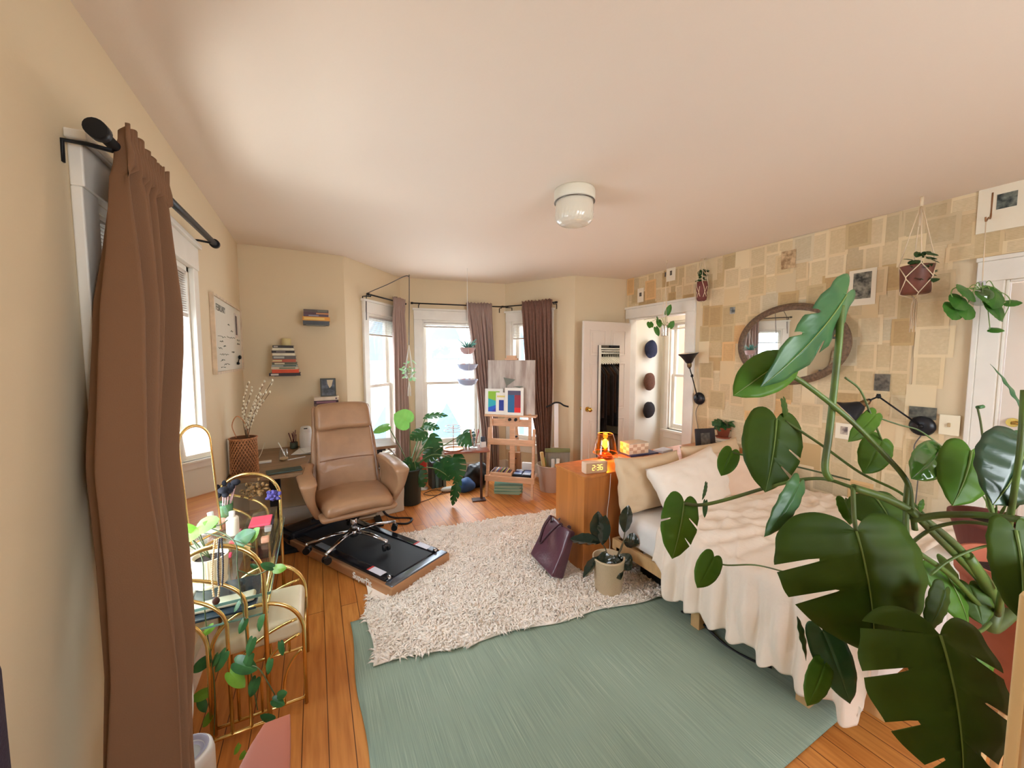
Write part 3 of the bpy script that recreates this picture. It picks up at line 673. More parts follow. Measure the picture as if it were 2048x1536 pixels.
# 4 glass globe with pothos in front of the right door
p0 = PD(1960, 612, 2.2); X, Y, Z = p0; t_ = thing('hanging_pothos', p0, 'trailing pothos in a small glass globe hanging in front of the door at right', 'hanging plant')
mb = MB(); mb.sph((X, Y, Z+.05), .05, 24); part('glass_globe', mb, glassmat('globe glass', (225, 232, 230), .02, .12), t_)
mb = MB(); mb.cyl((X+.005, Y, Z+.115), (X+.005, Y, Z+.14), .014, n=14); part('glass_cap', mb, mat('cut glass knob', (190, 192, 196), .15, coat=1), t_)
mb = MB(); hk = onx(1972, 440, RX-.09); mb.sweep([(X+.005, Y, Z+.14), (hk.x, hk.y, hk.z)], .0022, 6); part('hanging_cord', mb, M_rope, t_)
hk2 = onx(1984, 385, RX-.02)
mb = MB(); mb.sweep(spline([(RX-.01, hk.y, hk.z+.17), (RX-.012, hk.y, hk.z+.03), (RX-.05, hk.y, hk.z+.02), (hk.x, hk.y, hk.z-.008), (hk.x-.012, hk.y, hk.z+.015)], 4), .004, 8); part('wall_hook', mb, mat('bronze hook', (150, 108, 74), .4, .6), t_)
L = [PD(x, y, 2.18) for x, y in ((1925, 595), (1910, 610), (1935, 608), (1990, 578), (2012, 605), (2000, 626), (1980, 658), (1945, 585), (1965, 585), (1985, 600))]
tips = [PD(x, y, 2.14) for x, y in ((1910, 618), (1904, 640), (1930, 640), (1985, 618), (2046, 606), (1976, 622), (2010, 662), (1915, 582), (1972, 606), (2002, 640))]
mb = MB(); tp = V((X, Y, Z+.09))
for k, l in enumerate(L): mb.sweep(spline([tp, (tp+l)/2+V((0, 0, .05)), l], 5), .0022, 5)
mb.sweep(spline([tp, PD(1995, 582, 2.18), PD(2020, 600, 2.17), PD(2005, 640, 2.16)], 6), .0022, 5)
mb.sweep(spline([tp, PD(1915, 575, 2.18), PD(1902, 585, 2.18), PD(1908, 600, 2.18)], 6), .003, 5)
part('stems', mb, mat('vine stem'), t_)
part('foliage', foliage([(l, t, (t-l).length*.85+.01, (-.3, -.8, .5)) for l, t in zip(L, tips)], nt=14), M_leaf, t_)
# ================================================================== curtains and rods
def rod(a, b, n, label, brackets, r=.011, ball=.02):
    a, b = V(a), V(b); n = V(n); d = (b-a).normalized(); t_ = thing('curtain_rod', (a+b)/2, label, 'curtain rod')
    mb = MB(); mb.cyl(a, b, r, n=14); part('rod', mb, M_black, t_)
    for p, s in ((a, -1), (b, 1)):
        mb = MB(); mb.cyl(p-d*s*.0, p+d*s*.03, ball, n=18); part('end_cap', mb, M_black, t_)
    for s in brackets:
        p = a+(b-a)*s; mb = MB(); mb.sweep([p-V((0, 0, r)), p+V((0, 0, -.018)), p+n*.05+V((0, 0, -.012)), p+n*.098+V((0, 0, -.012)), p+n*.1+V((0, 0, -.07))], .006, 6); part('bracket', mb, M_black, t_)
    return t_
def curtain(name, label, a, d, n, ztop, zbot, prof, folds, m, header=.035, amp=.028, seed=0, nx=110, nz=40, sway=0):
    """a: rod point at s=0; d: along rod; n: towards the room; prof: [(z, s0, s1)]"""
    a, d, n = V(a), V(d), V(n); rr = random.Random(seed); ph = [rr.uniform(0, 6.28) for _ in range(6)]
    def ext(z):
        P = sorted(prof, key=lambda q: -q[0])
        for (z0, a0, b0), (z1, a1, b1) in zip(P, P[1:]):
            if z <= z0 and z >= z1: k = (z0-z)/(z0-z1); return a0+(a1-a0)*k, b0+(b1-b0)*k
        return (P[0][1], P[0][2]) if z > P[0][0] else (P[-1][1], P[-1][2])
    def f(u, v):
        z = ztop-(ztop-zbot)*v**1.0; s0, s1 = ext(z); s = s0+(s1-s0)*u
        k = (ztop-z)
        A = amp*(.35+.65*min(1, k/.5)) if k > header else .016
        w = math.sin(folds*2*math.pi*u+ph[0]+.6*math.sin(u*7+ph[1])+.5*math.sin(z*2.1+ph[2])) + .45*math.sin(folds*3.3*math.pi*u+ph[3]+z*1.2)
        if k < header*2.0: w = math.sin(folds*5*math.pi*u+ph[4])*.9
        zz = z + (.008*math.sin(folds*7*u+ph[5]) + .006*math.sin(folds*17*u) if k < .002 else 0)
        return V((a.x, a.y, 0))+d*s+n*(A*w+(.022 if k < .12 else .012)+sway*max(0, min(1, (1.3-z)/.5)))+V((0, 0, zz))
    mb = MB(); mb.grid(f, nx, nz)
    o = mb.build(name, m, None, solid=.003); tag(o, label, 'curtain'); return o
XR = -.48
rod((XR, 1.42, 2.185), (XR, 2.70, 2.235), (-1, 0, 0), 'thick black curtain rod above the left window', (.05, .93), r=.015, ball=.024)
curtain('curtain', 'long brown curtain hanging to the floor at the left window, nearest the camera', (XR, 0, 0), (0, 1, 0), (1, 0, 0), 2.25, .01,
        [(2.25, 1.49, 1.84), (1.9, 1.45, 1.76), (1.6, 1.37, 1.71), (1.37, 1.32, 1.61), (1.05, 1.27, 1.53), (.8, 1.22, 1.45), (.5, 1.19, 1.35), (.01, 1.15, 1.28)], 5.5, M_curt, header=.06, amp=.056, seed=4, nx=200, nz=60, sway=.05)
def fpt(p, q, s, off=0):
    p, q = V((*p, 0)), V((*q, 0)); d = (q-p).normalized(); n = V((d.y, -d.x, 0)); return p+d*s+n*off, d, n
for (p, q, s0, s1, z, brs, lab) in ((B_, C_, .27, .98, 2.262, (.03, .93), 'thin black curtain rod over the left bay window'), (C_, D_, .15, 1.36, 2.275, (.06, .95), 'thin black curtain rod over the middle bay window'), (D_, E_, .03, .80, 2.28, (.10, .97), 'thin black curtain rod over the right bay window')):
    a, d, n = fpt(p, q, s0, .10); b, _, _ = fpt(p, q, s1, .10); rod(a+V((0, 0, z)), b+V((0, 0, z)), -n, lab, brs, r=.008, ball=.013)
M_curtb = mat('hazed brown curtain cloth', (184, 160, 150), .85, bump=.1, bscale=300, transl=.25)  # brown cloth lightened to imitate the glare haze at the bay windows
a, d, n = fpt(B_, C_, 0, .10); curtain('curtain', 'brown curtain hanging between the left and middle bay windows', a, d, n, 2.30, .02, [(2.30, .70, .95), (1.2, .68, .97), (.02, .66, 1.0)], 6, M_curtb, seed=1, amp=.022)
a, d, n = fpt(C_, D_, 0, .10); curtain('curtain', 'brown curtain at the right side of the middle bay window, behind the hanging basket', a, d, n, 2.31, .02, [(2.31, .82, 1.16), (1.2, .95, 1.22), (.5, 1.02, 1.26), (.02, 1.05, 1.26)], 7, M_curtb, seed=2, amp=.022)
a, d, n = fpt(D_, E_, 0, .10); curtain('curtain', 'dark brown curtain at the right bay window, behind the easel', a, d, n, 2.32, .02, [(2.32, .33, .77), (1.2, .42, .78), (.6, .55, .76), (.02, .60, .74)], 8, mat('dark brown curtain cloth', (124, 90, 76), .85, var=.12, vscale=40, bump=.1, bscale=300), seed=3, amp=.022)
# ================================================================== whiteboard
t_ = thing('whiteboard', (-.565, 3.55, 1.49), 'white dry-erase board in a wooden frame on the left wall, headed FEBRUARY', 'whiteboard')
y0, y1, z0, z1 = 3.03, 4.06, 1.49, 2.01
mb = MB(); mb.box((-.578, y0+.012, z0+.012), (-.566, y1-.012, z1-.012)); part('board', mb, mat('whiteboard enamel', (222, 220, 208), .25), t_)
mb = MB(); mb.box((-.579, y0, z0), (-.556, y1, z0+.016)); mb.box((-.579, y0, z1-.016), (-.556, y1, z1)); mb.box((-.579, y0, z0+.016), (-.556, y0+.016, z1-.016)); mb.box((-.579, y1-.016, z0+.016), (-.556, y1, z1-.016)); part('frame', mb, mat('light wood', (208, 186, 158), .5, var=.15, vscale=20), t_)
M_ink = mat('marker ink', (78, 82, 70), .6)
text_mesh('heading', 'FEBRUARY', .062, frame((-.5655, 3.28, 1.93), (0, 1, 0), (0, 0, 1)), M_ink, t_, .0004)
mb = MB(); rr = random.Random(5)
for (yy, zz, L) in [(3.15, 1.74, .25), (3.2, 1.71, .1), (3.45, 1.75, .3), (3.15, 1.66, .12), (3.3, 1.68, .09), (3.18, 1.62, .3), (3.2, 1.58, .14), (3.6, 1.64, .12), (3.85, 1.74, .1), (3.85, 1.71, .1), (3.3, 1.55, .2), (3.5, 1.84, .06), (3.6, 1.80, .08), (3.2, 1.53, .15)]:
    pts = [(-.5652, yy+L*i/10, zz+rr.uniform(-.006, .006)) for i in range(11)]; mb.sweep(pts, .0016, 4, smooth=False)
part('writing', mb, M_ink, t_)
mb = MB(); mb.box((-.5655, 3.76, 1.76), (-.5635, 3.90, 1.95)); part('photo_strip', mb, mat('clipped photo', (206, 196, 188), .5), t_)
mb = MB(); mb.box((-.5635, 3.79, 1.78), (-.563, 3.87, 1.935)); part('photo_print', mb, mat('dark photo', (96, 84, 84), .5, var=.5, vscale=40), t_)
mb = MB(); mb.sph((-.555, 3.87, 1.60), (.012, .03, .018), 12); mb.sweep([(-.558, 3.86, 1.59), (-.558, 3.80, 1.555)], .004, 6); mb.sph((-.557, 3.79, 1.55), .012, 10); part('marker_clip', mb, M_black, t_)
# ================================================================== book stacks on hidden brackets
M_pg = mat('page block', (226, 216, 190), .8, bump=.4, bscale=200)
def shelf_bracket(x0, x1, z, label, yb=4.175):
    t_ = thing('book_bracket', ((x0+x1)/2, yb-.07, z-.006), label, 'shelf'); mb = MB(); mb.box((x0, yb-.14, z-.004), (x1, yb, z-.0005)); mb.box((x0, yb-.004, z-.0005), (x1, yb, z+.001)); part('bracket_plate', mb, mat('grey steel', (120, 120, 116), .4, .8), t_)
def book(x0, x1, z0, z1, y0, yb, col, label, band=None, bx=None, rz=0, group=None, pages=False):
    x0, x1 = sorted((x0, x1)); cx, cy = (x0+x1)/2, (y0+yb)/2; t_ = thing('book', (cx, cy, z0), label, 'book', rz, group)
    w, d, h = (x1-x0)/2, (yb-y0)/2, z1-z0; th = min(.003, h*.15)
    mb = MB(); mb.box((-w, -d, 0), (w, d, th)); mb.box((-w, -d, h-th), (w, d, h)); mb.box((-w, -d, th), (w, -d+.004, h-th)); part('cover', mb, mat('book cover %d %d %d' % col, col, .55, var=.12, vscale=15), t_, world=False)
    mb = MB(); mb.box((-w+.003, -d+.004, th), (w-.003, d-.003, h-th)); part('page_block', mb, M_pg, t_, world=False)
    if band:
        b0, b1 = bx or (.2, .8); mb = MB(); mb.box((-w+2*w*b0, -d-.0008, h*.22), (-w+2*w*b1, -d, h*.78)); part('spine_title', mb, mat('spine %d %d %d' % band, band, .6), t_, world=False)
    return t_
def stack(px0s, cols, yb, yfs, labels, group):
    for k, ((xa, xb, za, zb), (c, band, bx)) in enumerate(zip(px0s, cols)):
        yf = yfs[k] if hasattr(yfs, '__len__') else yfs
        pl = ony(xa, zb, yf); pr = ony(xb, zb, yf); pt = ony((xa+xb)/2, za, yf)
        book(pl.x, pr.x, STK[0], STK[0]+pt.z-(pl.z+pr.z)/2, yf, yb, c, labels[k], band, bx, group=group); STK[0] += pt.z-(pl.z+pr.z)/2+.0005
z_ = ony(570, 752, 4.0).z; STK = [z_]
P_ = [(538, 601, 746, 752), (544, 598, 738.5, 745.5), (542, 596, 733, 738), (543, 595, 729, 733), (544, 594, 724, 729), (545, 592, 718, 724), (545, 592, 711, 718), (545, 590, 706, 711), (543, 589, 700, 705), (544, 588, 695, 700), (545, 587, 690, 695)]
Cc_ = [((52, 42, 46), (206, 198, 190), (.06, .3)), ((206, 78, 40), None, None), ((196, 184, 160), (110, 116, 90), (.3, .9)), ((150, 156, 150), (48, 72, 62), (.45, .95)), ((88, 92, 76), (196, 190, 160), (.1, .5)), ((176, 92, 70), (206, 190, 140), (.0, .4)), ((96, 92, 88), (160, 160, 152), (.05, .5)), ((222, 214, 190), None, None), ((52, 44, 44), (120, 112, 108), (.2, .6)), ((214, 208, 184), None, None), ((56, 50, 48), (170, 160, 150), (.05, .25))]
nm = ['wide black book with white lettering, bottom of the tall stack on the back left wall', 'bright orange book, second from the bottom of the tall wall stack', 'cream book just above the orange one in the tall wall stack', 'grey book with a dark green spine patch in the tall wall stack', 'olive green book with a cream patch in the tall wall stack', 'brick red book with a yellow patch, middle of the tall wall stack', 'grey book with a pale grey patch in the tall wall stack', 'plain cream book under the black one near the top of the tall wall stack', 'black book between two cream ones near the top of the tall wall stack', 'pale cream book, second from the top of the tall wall stack', 'dark brown book on top of the tall wall stack, under the candle']
stack(P_, Cc_, 4.165, 4.0, nm, 'books in the tall stack on the back left wall')
shelf_bracket(ony(548, 752, 4.0).x, ony(592, 752, 4.0).x, z_, 'thin steel bracket under the tall book stack')
c = ony(573, 690, 4.08); c.z = STK[0]
mb = MB(); mb.lathe([(0, 0), (.036, 0), (.038, .004), (.038, .062), (.033, .066), (.03, .058), (0, .056)], c, 28); cd = thing('candle', c, 'short cream pillar candle on top of the tall wall stack', 'candle'); part('wax', mb, mat('cream wax', (222, 206, 150), .5, transl=.2), cd)
mb = MB(); mb.cyl(c+V((0, 0, .056)), c+V((0, 0, .068)), .0015, n=6); part('wick', mb, M_black, cd)
z_ = ony(632, 649, 4.0).z; STK = [z_]
stack([(606, 659, 641.5, 649), (605, 660, 633, 641), (607, 657, 628.5, 632.5), (607, 657, 623.5, 628), (607, 657, 617.5, 623)],
      [((74, 78, 84), None, None), ((216, 150, 64), (226, 192, 110), (.05, .8)), ((92, 74, 88), (140, 140, 160), (.2, .6)), ((92, 66, 74), (206, 140, 90), (.5, 1.0)), ((96, 84, 80), (110, 112, 100), (.55, .95))], 4.165, 4.0,
      ['slate grey book, bottom of the small stack high on the back left wall', 'yellow orange book in the small high wall stack', 'purple grey book in the middle of the small high wall stack', 'dark plum book with an orange patch in the small high wall stack', 'brown grey book on top of the small high wall stack'], 'books in the small stack high on the back left wall')
shelf_bracket(ony(612, 649, 4.0).x, ony(652, 649, 4.0).x, z_, 'thin steel bracket under the small high book stack')
z_ = ony(652, 816, 4.0).z; STK = [z_]
stack([(628, 678, 808, 816), (628, 677, 799.5, 806.5), (628, 678, 792.5, 799)], [((120, 96, 84), None, None), ((66, 46, 56), (140, 100, 116), (.1, .9)), ((222, 206, 184), (120, 100, 110), (.85, .92))], 4.165, 4.0,
      ['brown book, lowest of the stack behind the chair headrest', 'dark plum book under the pale one behind the chair headrest', 'pale cream book carrying the small picture frame'], 'books in the low stack on the back left wall')
shelf_bracket(ony(634, 816, 4.0).x, ony(672, 816, 4.0).x, z_, 'thin steel bracket under the low book stack')
c0 = ony(657, 792, 4.06); c0.z = STK[0]; t_ = thing('picture_frame', c0, 'small dark picture frame with a photo, standing on the low wall stack', 'picture frame')
Mx = Matrix.Translation(c0) @ Matrix.Rotation(R(-10), 4, 'X'); mb = MB(); w, h = .068, .175
mb.box((-w, 0, 0), (-w+.012, .012, h), 0, Mx); mb.box((w-.012, 0, 0), (w, .012, h), 0, Mx); mb.box((-w+.012, 0, 0), (w-.012, .012, .012), 0, Mx); mb.box((-w+.012, 0, h-.012), (w-.012, .012, h), 0, Mx); part('frame', mb, mat('green black frame', (62, 66, 60), .4), t_)
mb = MB(); mb.box((-w+.012, .003, .012), (w-.012, .01, h-.012), 0, Mx); part('photo', mb, mat('blue dusk photo', (104, 112, 126), .5, var=.5, vscale=22, col2=(52, 58, 64)), t_)
mb = MB(); mb.prism([(-.01, .16), (.045, .16), (.03, .10), (.012, .08), (-.005, .12)], .001, 0, Mx @ frame((0, .0028, 0), (1, 0, 0), (0, 0, 1))); part('photo_highlight', mb, mat('pale sky patch', (206, 190, 160), .6), t_)
# ================================================================== L-shaped standing desk
M_desk = mat('walnut desk top', (138, 108, 78), .4, var=.25, vscale=5, vstretch=(1, 10, 1))
M_dblack = mat('black steel leg', (22, 22, 25), .5, .3)
t_ = thing('standing_desk', (0, 3.8, 0), 'L-shaped brown standing desk on black legs in the left corner', 'desk')
mb = MB(); o_ = [(-.575, 3.17), (-.11, 3.17), (-.05, 3.74), (.68, 3.76), (.68, 4.15), (-.575, 4.15)]
mb.prism(o_, .028, 0, Matrix.Translation((0, 0, .725))); part('desk_top', mb, M_desk, t_, bevel=.004)
for x, y in ((-.34, 3.80), (.12, 3.97), (.5, 3.97)):
    mb = MB(); mb.box((x-.04, y-.03, .02), (x+.04, y+.03, .71)); mb.box((x-.03, y-.28, 0), (x+.03, y+.18, .025)); mb.box((x-.045, y-.2, .695), (x+.045, y+.15, .724)); part('leg', mb, M_dblack, t_, bevel=.003)
mb = MB(); mb.box((-.3, 3.93, .67), (.6, 3.99, .7)); part('crossbar', mb, M_dblack, t_)
mb = MB(); mb.sweep(spline([(.60, 3.80, .72), (.66, 3.78, .66), (.64, 3.78, .58), (.56, 3.78, .575)], 6), .008, 8); mb.sweep(spline([(.50, 3.80, .60), (.47, 3.78, .57), (.52, 3.78, .54), (.58, 3.78, .58)], 6), .006, 8); part('cable_hook', mb, mat('chrome', (200, 200, 205), .15, 1), t_)
DZ = .7535
# wicker vase with pussy willow
c = onz(470, 950, DZ); c.x = max(c.x, -.48); t_ = thing('wicker_vase', c, 'tall woven wicker vase with a loop handle at the near end of the desk', 'vase')
Rv, Hv = .085, .27
mb = MB(); mb.lathe([(0, 0), (Rv-.012, 0), (Rv-.004, .02), (Rv-.004, Hv*.5), (Rv-.008, Hv), (Rv-.012, Hv), (Rv-.012, .02), (0, .02)], c, 30); part('inner_liner', mb, mat('dark wicker lining', (110, 72, 46), .8), t_)
mb = MB(); nst = 26
for sgn in (-1, 1):
    for k in range(nst):
        a0 = 2*math.pi*k/nst; mb.sweep([c+V(((Rv-.003*(j/12)**2)*math.cos(a0+sgn*j/12*1.7), (Rv-.003*(j/12)**2)*math.sin(a0+sgn*j/12*1.7), .01+(Hv-.015)*j/12)) for j in range(13)], (.0035, .0015), 4, smooth=False)
for z in (.005, Hv-.004): mb.sweep([c+V((Rv*math.cos(2*math.pi*i/32), Rv*math.sin(2*math.pi*i/32), z)) for i in range(32)], .005, 6, closed=True)
part('wicker_weave', mb, mat('woven wicker', (186, 128, 84), .6, var=.3, vscale=60), t_)
mb = MB(); mb.sweep(spline([c+V((-.04, 0, Hv)), c+V((-.062, 0, Hv+.09)), c+V((-.03, 0, Hv+.155)), c+V((.015, 0, Hv+.10)), c+V((.035, 0, Hv))], 7), .0035, 6); part('handle', mb, mat('woven wicker'), t_)
mb = MB(); cat_ = MB(); top = c+V((.02, 0, Hv-.04)); rr = random.Random(2)
for (px, py) in ((496, 766), (545, 762), (529, 764), (520, 790), (540, 784), (512, 800), (505, 775), (541, 768)):
    e = PD(px, py, (top-CC).dot(CF)+rr.uniform(-.05, .08)); mid = (top+e)/2+V((-.03, 0, -.0))
    sp = spline([top, mid, e], 8); mb.sweep(sp, .0018, 5)
    for j, q in enumerate(sp[5:]):
        if rr.random() < .75: cat_.sph(q+V((rr.uniform(-.006, .006), 0, rr.uniform(0, .006))), (.0065, .0065, .010), 8)
br = thing('pussy_willow', top, 'pussy willow branches with white buds standing in the wicker vase', 'branches')
part('branches', mb, mat('willow bark', (96, 74, 50), .8), br); tag(part('buds', cat_, mat('willow buds', (226, 218, 196), .9), br), kind='stuff')
# things on the desk
c = onz(545, 940, DZ+.012); t_ = thing('notebook', (-.23, 3.26, DZ), 'dark green mouse mat lying at the near edge of the desk', 'mat', R(8))
mb = MB(); mb.rbox((-.115, -.055, 0), (.115, .055, .012), .006, 4); part('mat', mb, mat('dark green leather', (52, 66, 60), .5), t_, world=False)
def flat(name, c, w, d, h, rz, m, label, cat, r=.002, pname='slab'):
    t = thing(name, c, label, cat, rz); mb = MB(); mb.rbox((-w/2, -d/2, 0), (w/2, d/2, h), r, 3); part(pname, mb, m, t, world=False); return t
c = onz(521, 926, DZ); flat('notepad', (c.x, c.y, DZ), .15, .055, .01, R(4), mat('white card', (226, 224, 218), .5), 'white card lying on the desk behind the green mat', 'notepad', pname='card')
c = onz(585, 918, DZ); flat('stylus', (c.x+.03, c.y, DZ), .14, .006, .006, R(24), mat('white card'), 'thin white stylus lying on the desk beside the glass jar', 'stylus', pname='barrel')
c = onz(568, 920, DZ); t_ = thing('glass_jar', (c.x, c.y, DZ), 'small clear glass jar with a straw and a little drink, on the desk', 'glass')
mb = MB(); mb.lathe([(.031, 0), (.036, .006), (.036, .05), (.028, .075), (.027, .095), (.025, .095), (.026, .074), (.033, .05), (.033, .006)], (c.x, c.y, DZ), 26); part('glass_body', mb, glassmat('jar glass', (250, 252, 251), .02, .08), t_)
mb = MB(); mb.cyl((c.x, c.y, DZ+.004), (c.x, c.y, DZ+.022), .031, n=22); part('drink', mb, mat('milky coffee', (196, 156, 110), .3), t_)
mb = MB(); mb.cyl((c.x+.015, c.y, DZ+.024), (c.x-.035, c.y, DZ+.15), .003, n=8); part('straw', mb, mat('white card'), t_)
c = V((-.098, 4.02, DZ)); t_ = thing('humidifier', (c.x-.0, c.y+.0, DZ), 'white bottle-shaped humidifier standing on the desk behind the chair', 'humidifier')
mb = MB(); mb.lathe([(0, 0), (.05, 0), (.054, .01), (.054, .14), (.048, .155), (.05, .16), (.046, .185), (.04, .20), (.03, .205), (0, .206)], (c.x, c.y, DZ), 30); part('bottle_body', mb, mat('white plastic', (226, 226, 224), .35), t_)
mb = MB(); mb.cbox((c.x, c.y-.044, DZ+.19), (.03, .008, .008)); part('spout_mark', mb, M_black, t_)
c = V((-.20, 4.05, DZ)); t_ = thing('pen_holder', (c.x-.0, c.y, DZ), 'small dark green pot of pens on the desk by the wall', 'pen holder')
mb = MB(); mb.lathe([(0, 0), (.03, 0), (.034, .01), (.032, .06), (.028, .06), (.026, .01), (0, .01)], (c.x, c.y, DZ), 20); part('pot', mb, mat('dark green glaze', (52, 60, 50), .4), t_)
mb = MB()
for k in range(5): mb.cyl((c.x+.012*math.cos(k), c.y+.012*math.sin(k), DZ+.012), (c.x+.03*math.cos(k*1.7)-.01, c.y+.02*math.sin(k*1.7), DZ+.13+.01*k), .004, n=6)
part('pens', mb, mat('dark red pen', (96, 44, 48), .5), t_)
for k in range(4):
    flat('paper', (-.02+.02*k, 3.84+.01*k, DZ+.002+k*.0045), .34, .22, .004, R(-14+9*k), mat('white paper', (216, 214, 208), .7), ['lowest sheet', 'second sheet', 'third sheet', 'top sheet'][k]+' of the loose pile of white paper on the desk by the wall', 'paper', r=.001, pname='sheet')
c = onz(508, 895, DZ); t_ = thing('phone_stand', (c.x, c.y, DZ), 'small black phone stand on the desk beside the wicker vase', 'stand', R(-20))
mb = MB(); mb.box((-.03, -.03, 0), (.03, .03, .006)); mb.box((-.006, -.006, .006), (.006, .006, .04)); part('base', mb, M_black, t_, world=False)
mb = MB(); mb.cbox((0, 0, .05), (.07, .02, .035), 0, Matrix.Rotation(R(30), 4, 'Y')); part('cradle', mb, M_black, t_, world=False)
def cable(name, pts, r, m, label, cat='cable', n=6): 
    mb = MB(); mb.sweep(spline(pts, n), r, 6); return tag(mb.build(name, m), label, cat)
cable('charging_cable', [onz(500, 925, DZ+.004), onz(515, 918, DZ+.006), onz(523, 905, DZ+.03), onz(530, 886, DZ+.05), onz(545, 884, DZ+.04), onz(565, 890, DZ+.012)], .0025, mat('white cable', (222, 218, 206), .5), 'white charging cable looping over the desk behind the white card')
# ================================================================== leather desk chair
M_lea = mat('tan leather', (160, 122, 90), .38, var=.10, vscale=9, bump=.12, bscale=220, coat=.12)
M_chr = mat('chrome', (200, 200, 205), .15, 1)
CHX, CHY = .235, 3.24; ZB = .115     # castors stand on the treadmill
t_ = thing('office_chair', (CHX, CHY, ZB), 'tan leather office chair with a high back and chrome five-star base, standing on the treadmill', 'office chair', R(8))
def bend(p):   # back curve
    k = p.z-.42; return V((p.x*(1-.10*max(0, k)/.6), p.y+.18*k+.10*k*k-.25*abs(p.x)**2*2, p.z))
mb = MB(); mb.rbox((-.235, .155, .40), (.235, .215, .90), .045, 8, 0, lambda p: bend(V((p.x, p.y-.022*math.cos(p.x*6)*math.sin(max(0, min(1, (p.z-.4)/.5))*math.pi), p.z)))); part('back_cushion', mb, M_lea, t_, world=False)
mb = MB(); mb.sweep([bend(V((x, .128, .655-.10*(x*x)))) for x in [-.215+.043*i for i in range(11)]], .0035, 6); part('back_seam', mb, mat('dark seam leather', (130, 88, 60), .5), t_, world=False)  # seam line in a darker leather tone
mb = MB(); mb.rbox((-.235, .115, .885), (.235, .225, 1.10), .052, 8, 0, lambda p: bend(V((p.x*1.02, p.y-.02*math.cos(p.x*5), p.z+.012*math.cos(p.x*6)-.008)))); part('headrest', mb, M_lea, t_, world=False)
mb = MB(); mb.rbox((-.27, .20, .30), (.27, .245, 1.075), .022, 8, 0, lambda p: bend(V((p.x*(1.0 if p.z < .85 else .96), p.y, p.z)))); part('back_shell', mb, M_lea, t_, world=False)
def seatf(p):
    y = p.y; q = V(p); q.z += .03*max(0, -(y+.0))**1*0 - .35*max(0, -y-.12)**1.6 + .02*math.sin((p.x+.26)/.52*math.pi) - .0; 
    q.x *= 1-.10*max(0, (-y-.05))/.25; return q
mb = MB(); mb.rbox((-.265, -.275, .335), (.265, .22, .425), .042, 9, 0, seatf); part('seat', mb, M_lea, t_, world=False)
mb = MB(); mb.rbox((-.28, -.26, .305), (.28, .235, .35), .022, 9, 0, lambda p: V((p.x*(1-.5*max(0, .34-p.z)*3), p.y, p.z-.2*max(0, -p.y-.12)**1.6-.0))); part('seat_shell', mb, M_lea, t_, world=False)
for s in (-1, 1):
    def armf(p, s=s):
        k = max(0, min(1, (p.z-.29)/.33)); y = p.y; t = p.x*(1+1.5*k**3)
        x = .262+.075*k**1.3+.03*math.sin(k*3.14)-.04*max(0, y-.05)/.15*k
        yf = -.20-.03*k; y = yf+(y+.22)/.44*(.225-yf)*(1-.10*(1-k))
        z = p.z+.05*max(0, (y+.05))*k*2-.9*max(0, -y-.10)**2*6*k*.35
        if k < .5: y = y+.06*(1-2*k)*(1 if y < 0 else 0)*min(1, -y*5 if y < 0 else 0)
        return V((s*(x+t), y, z))
    mb = MB(); mb.rbox((-.026, -.22, .295), (.026, .22, .62), .025, 9, 0, armf); part('armrest', mb, M_lea, t_, world=False)
mb = MB(); mb.box((-.09, -.10, .255), (.09, .10, .285)); mb.cyl((0, 0, .20), (0, 0, .26), .035, n=18); mb.cyl((-.09, 0, .268), (-.27, -.02, .262), .006); mb.cbox((-.28, -.02, .258), (.05, .03, .022)); part('tilt_mechanism', mb, M_black, t_, world=False, bevel=.003)
mb = MB(); mb.cyl((0, 0, .10), (0, 0, .22), .024, n=20); mb.lathe([(.0, .045), (.03, .05), (.045, .07), (.045, .10), (.032, .115), (0, .116)], (0, 0, 0), 24); part('gas_column', mb, M_chr, t_, world=False)
a0 = R(-8)
for k, ang in enumerate((-128, -52, 12, 90, 186)):
    a = R(ang)-R(8); L = .335; e = V((L*math.cos(a), L*math.sin(a), .075)); mb = MB()
    mb.sweep([V((.03*math.cos(a), .03*math.sin(a), .092)), V((.17*math.cos(a), .17*math.sin(a), .098)), e], [(.022, .015), (.018, .012), (.014, .010)], 10); mb.cyl(e+V((0, 0, .008)), e-V((0, 0, .028)), .012); lg = part('base_leg', mb, M_chr, t_, world=False)
    mb = MB(); cx = V((L*math.cos(a), L*math.sin(a), .026)); ax = V((math.cos(a+1.1), math.sin(a+1.1), 0))
    for q in (-1, 1): mb.cyl(cx+ax*(q*.008), cx+ax*(q*.026), .026, n=18)
    mb.sph(cx+V((0, 0, .014)), (.022, .022, .018), 10)
    ct = part('castor', mb, mat('black nylon', (20, 20, 22), .4), t_, world=False); 
# ================================================================== treadmill
t_ = thing('treadmill', (.1, 3.1, 0), 'flat under-desk treadmill with a copper-coloured rim lettered SuperFit', 'treadmill')
p0 = V((.40, 2.50, 0)); uy = V((-.70, 1.215, 0)).normalized(); ux = V((uy.y, -uy.x, 0)); Lt, Wt = 1.40, .56
Mt = frame(p0, ux, uy)       # x across to the right, y along to the far left
M_cop = mat('copper painted rim', (190, 144, 104), .35, .5); M_belt = mat('black running belt', (20, 24, 30), .55, bump=.1, bscale=300); M_gloss = mat('glossy dark frame', (34, 36, 42), .18, .4)
def TB(lo, hi, r=.01, mi=0, n=3): return MB().rbox(lo, hi, r, n, mi, None, Mt)
part('rim', TB((-.0, 0, .012), (Wt, Lt, .085), .012), M_cop, t_)
part('side_rail', TB((.025, .10, .08), (.095, Lt-.16, .105), .01), M_gloss, t_); part('side_rail', TB((Wt-.095, .10, .08), (Wt-.025, Lt-.16, .105), .01), M_gloss, t_)
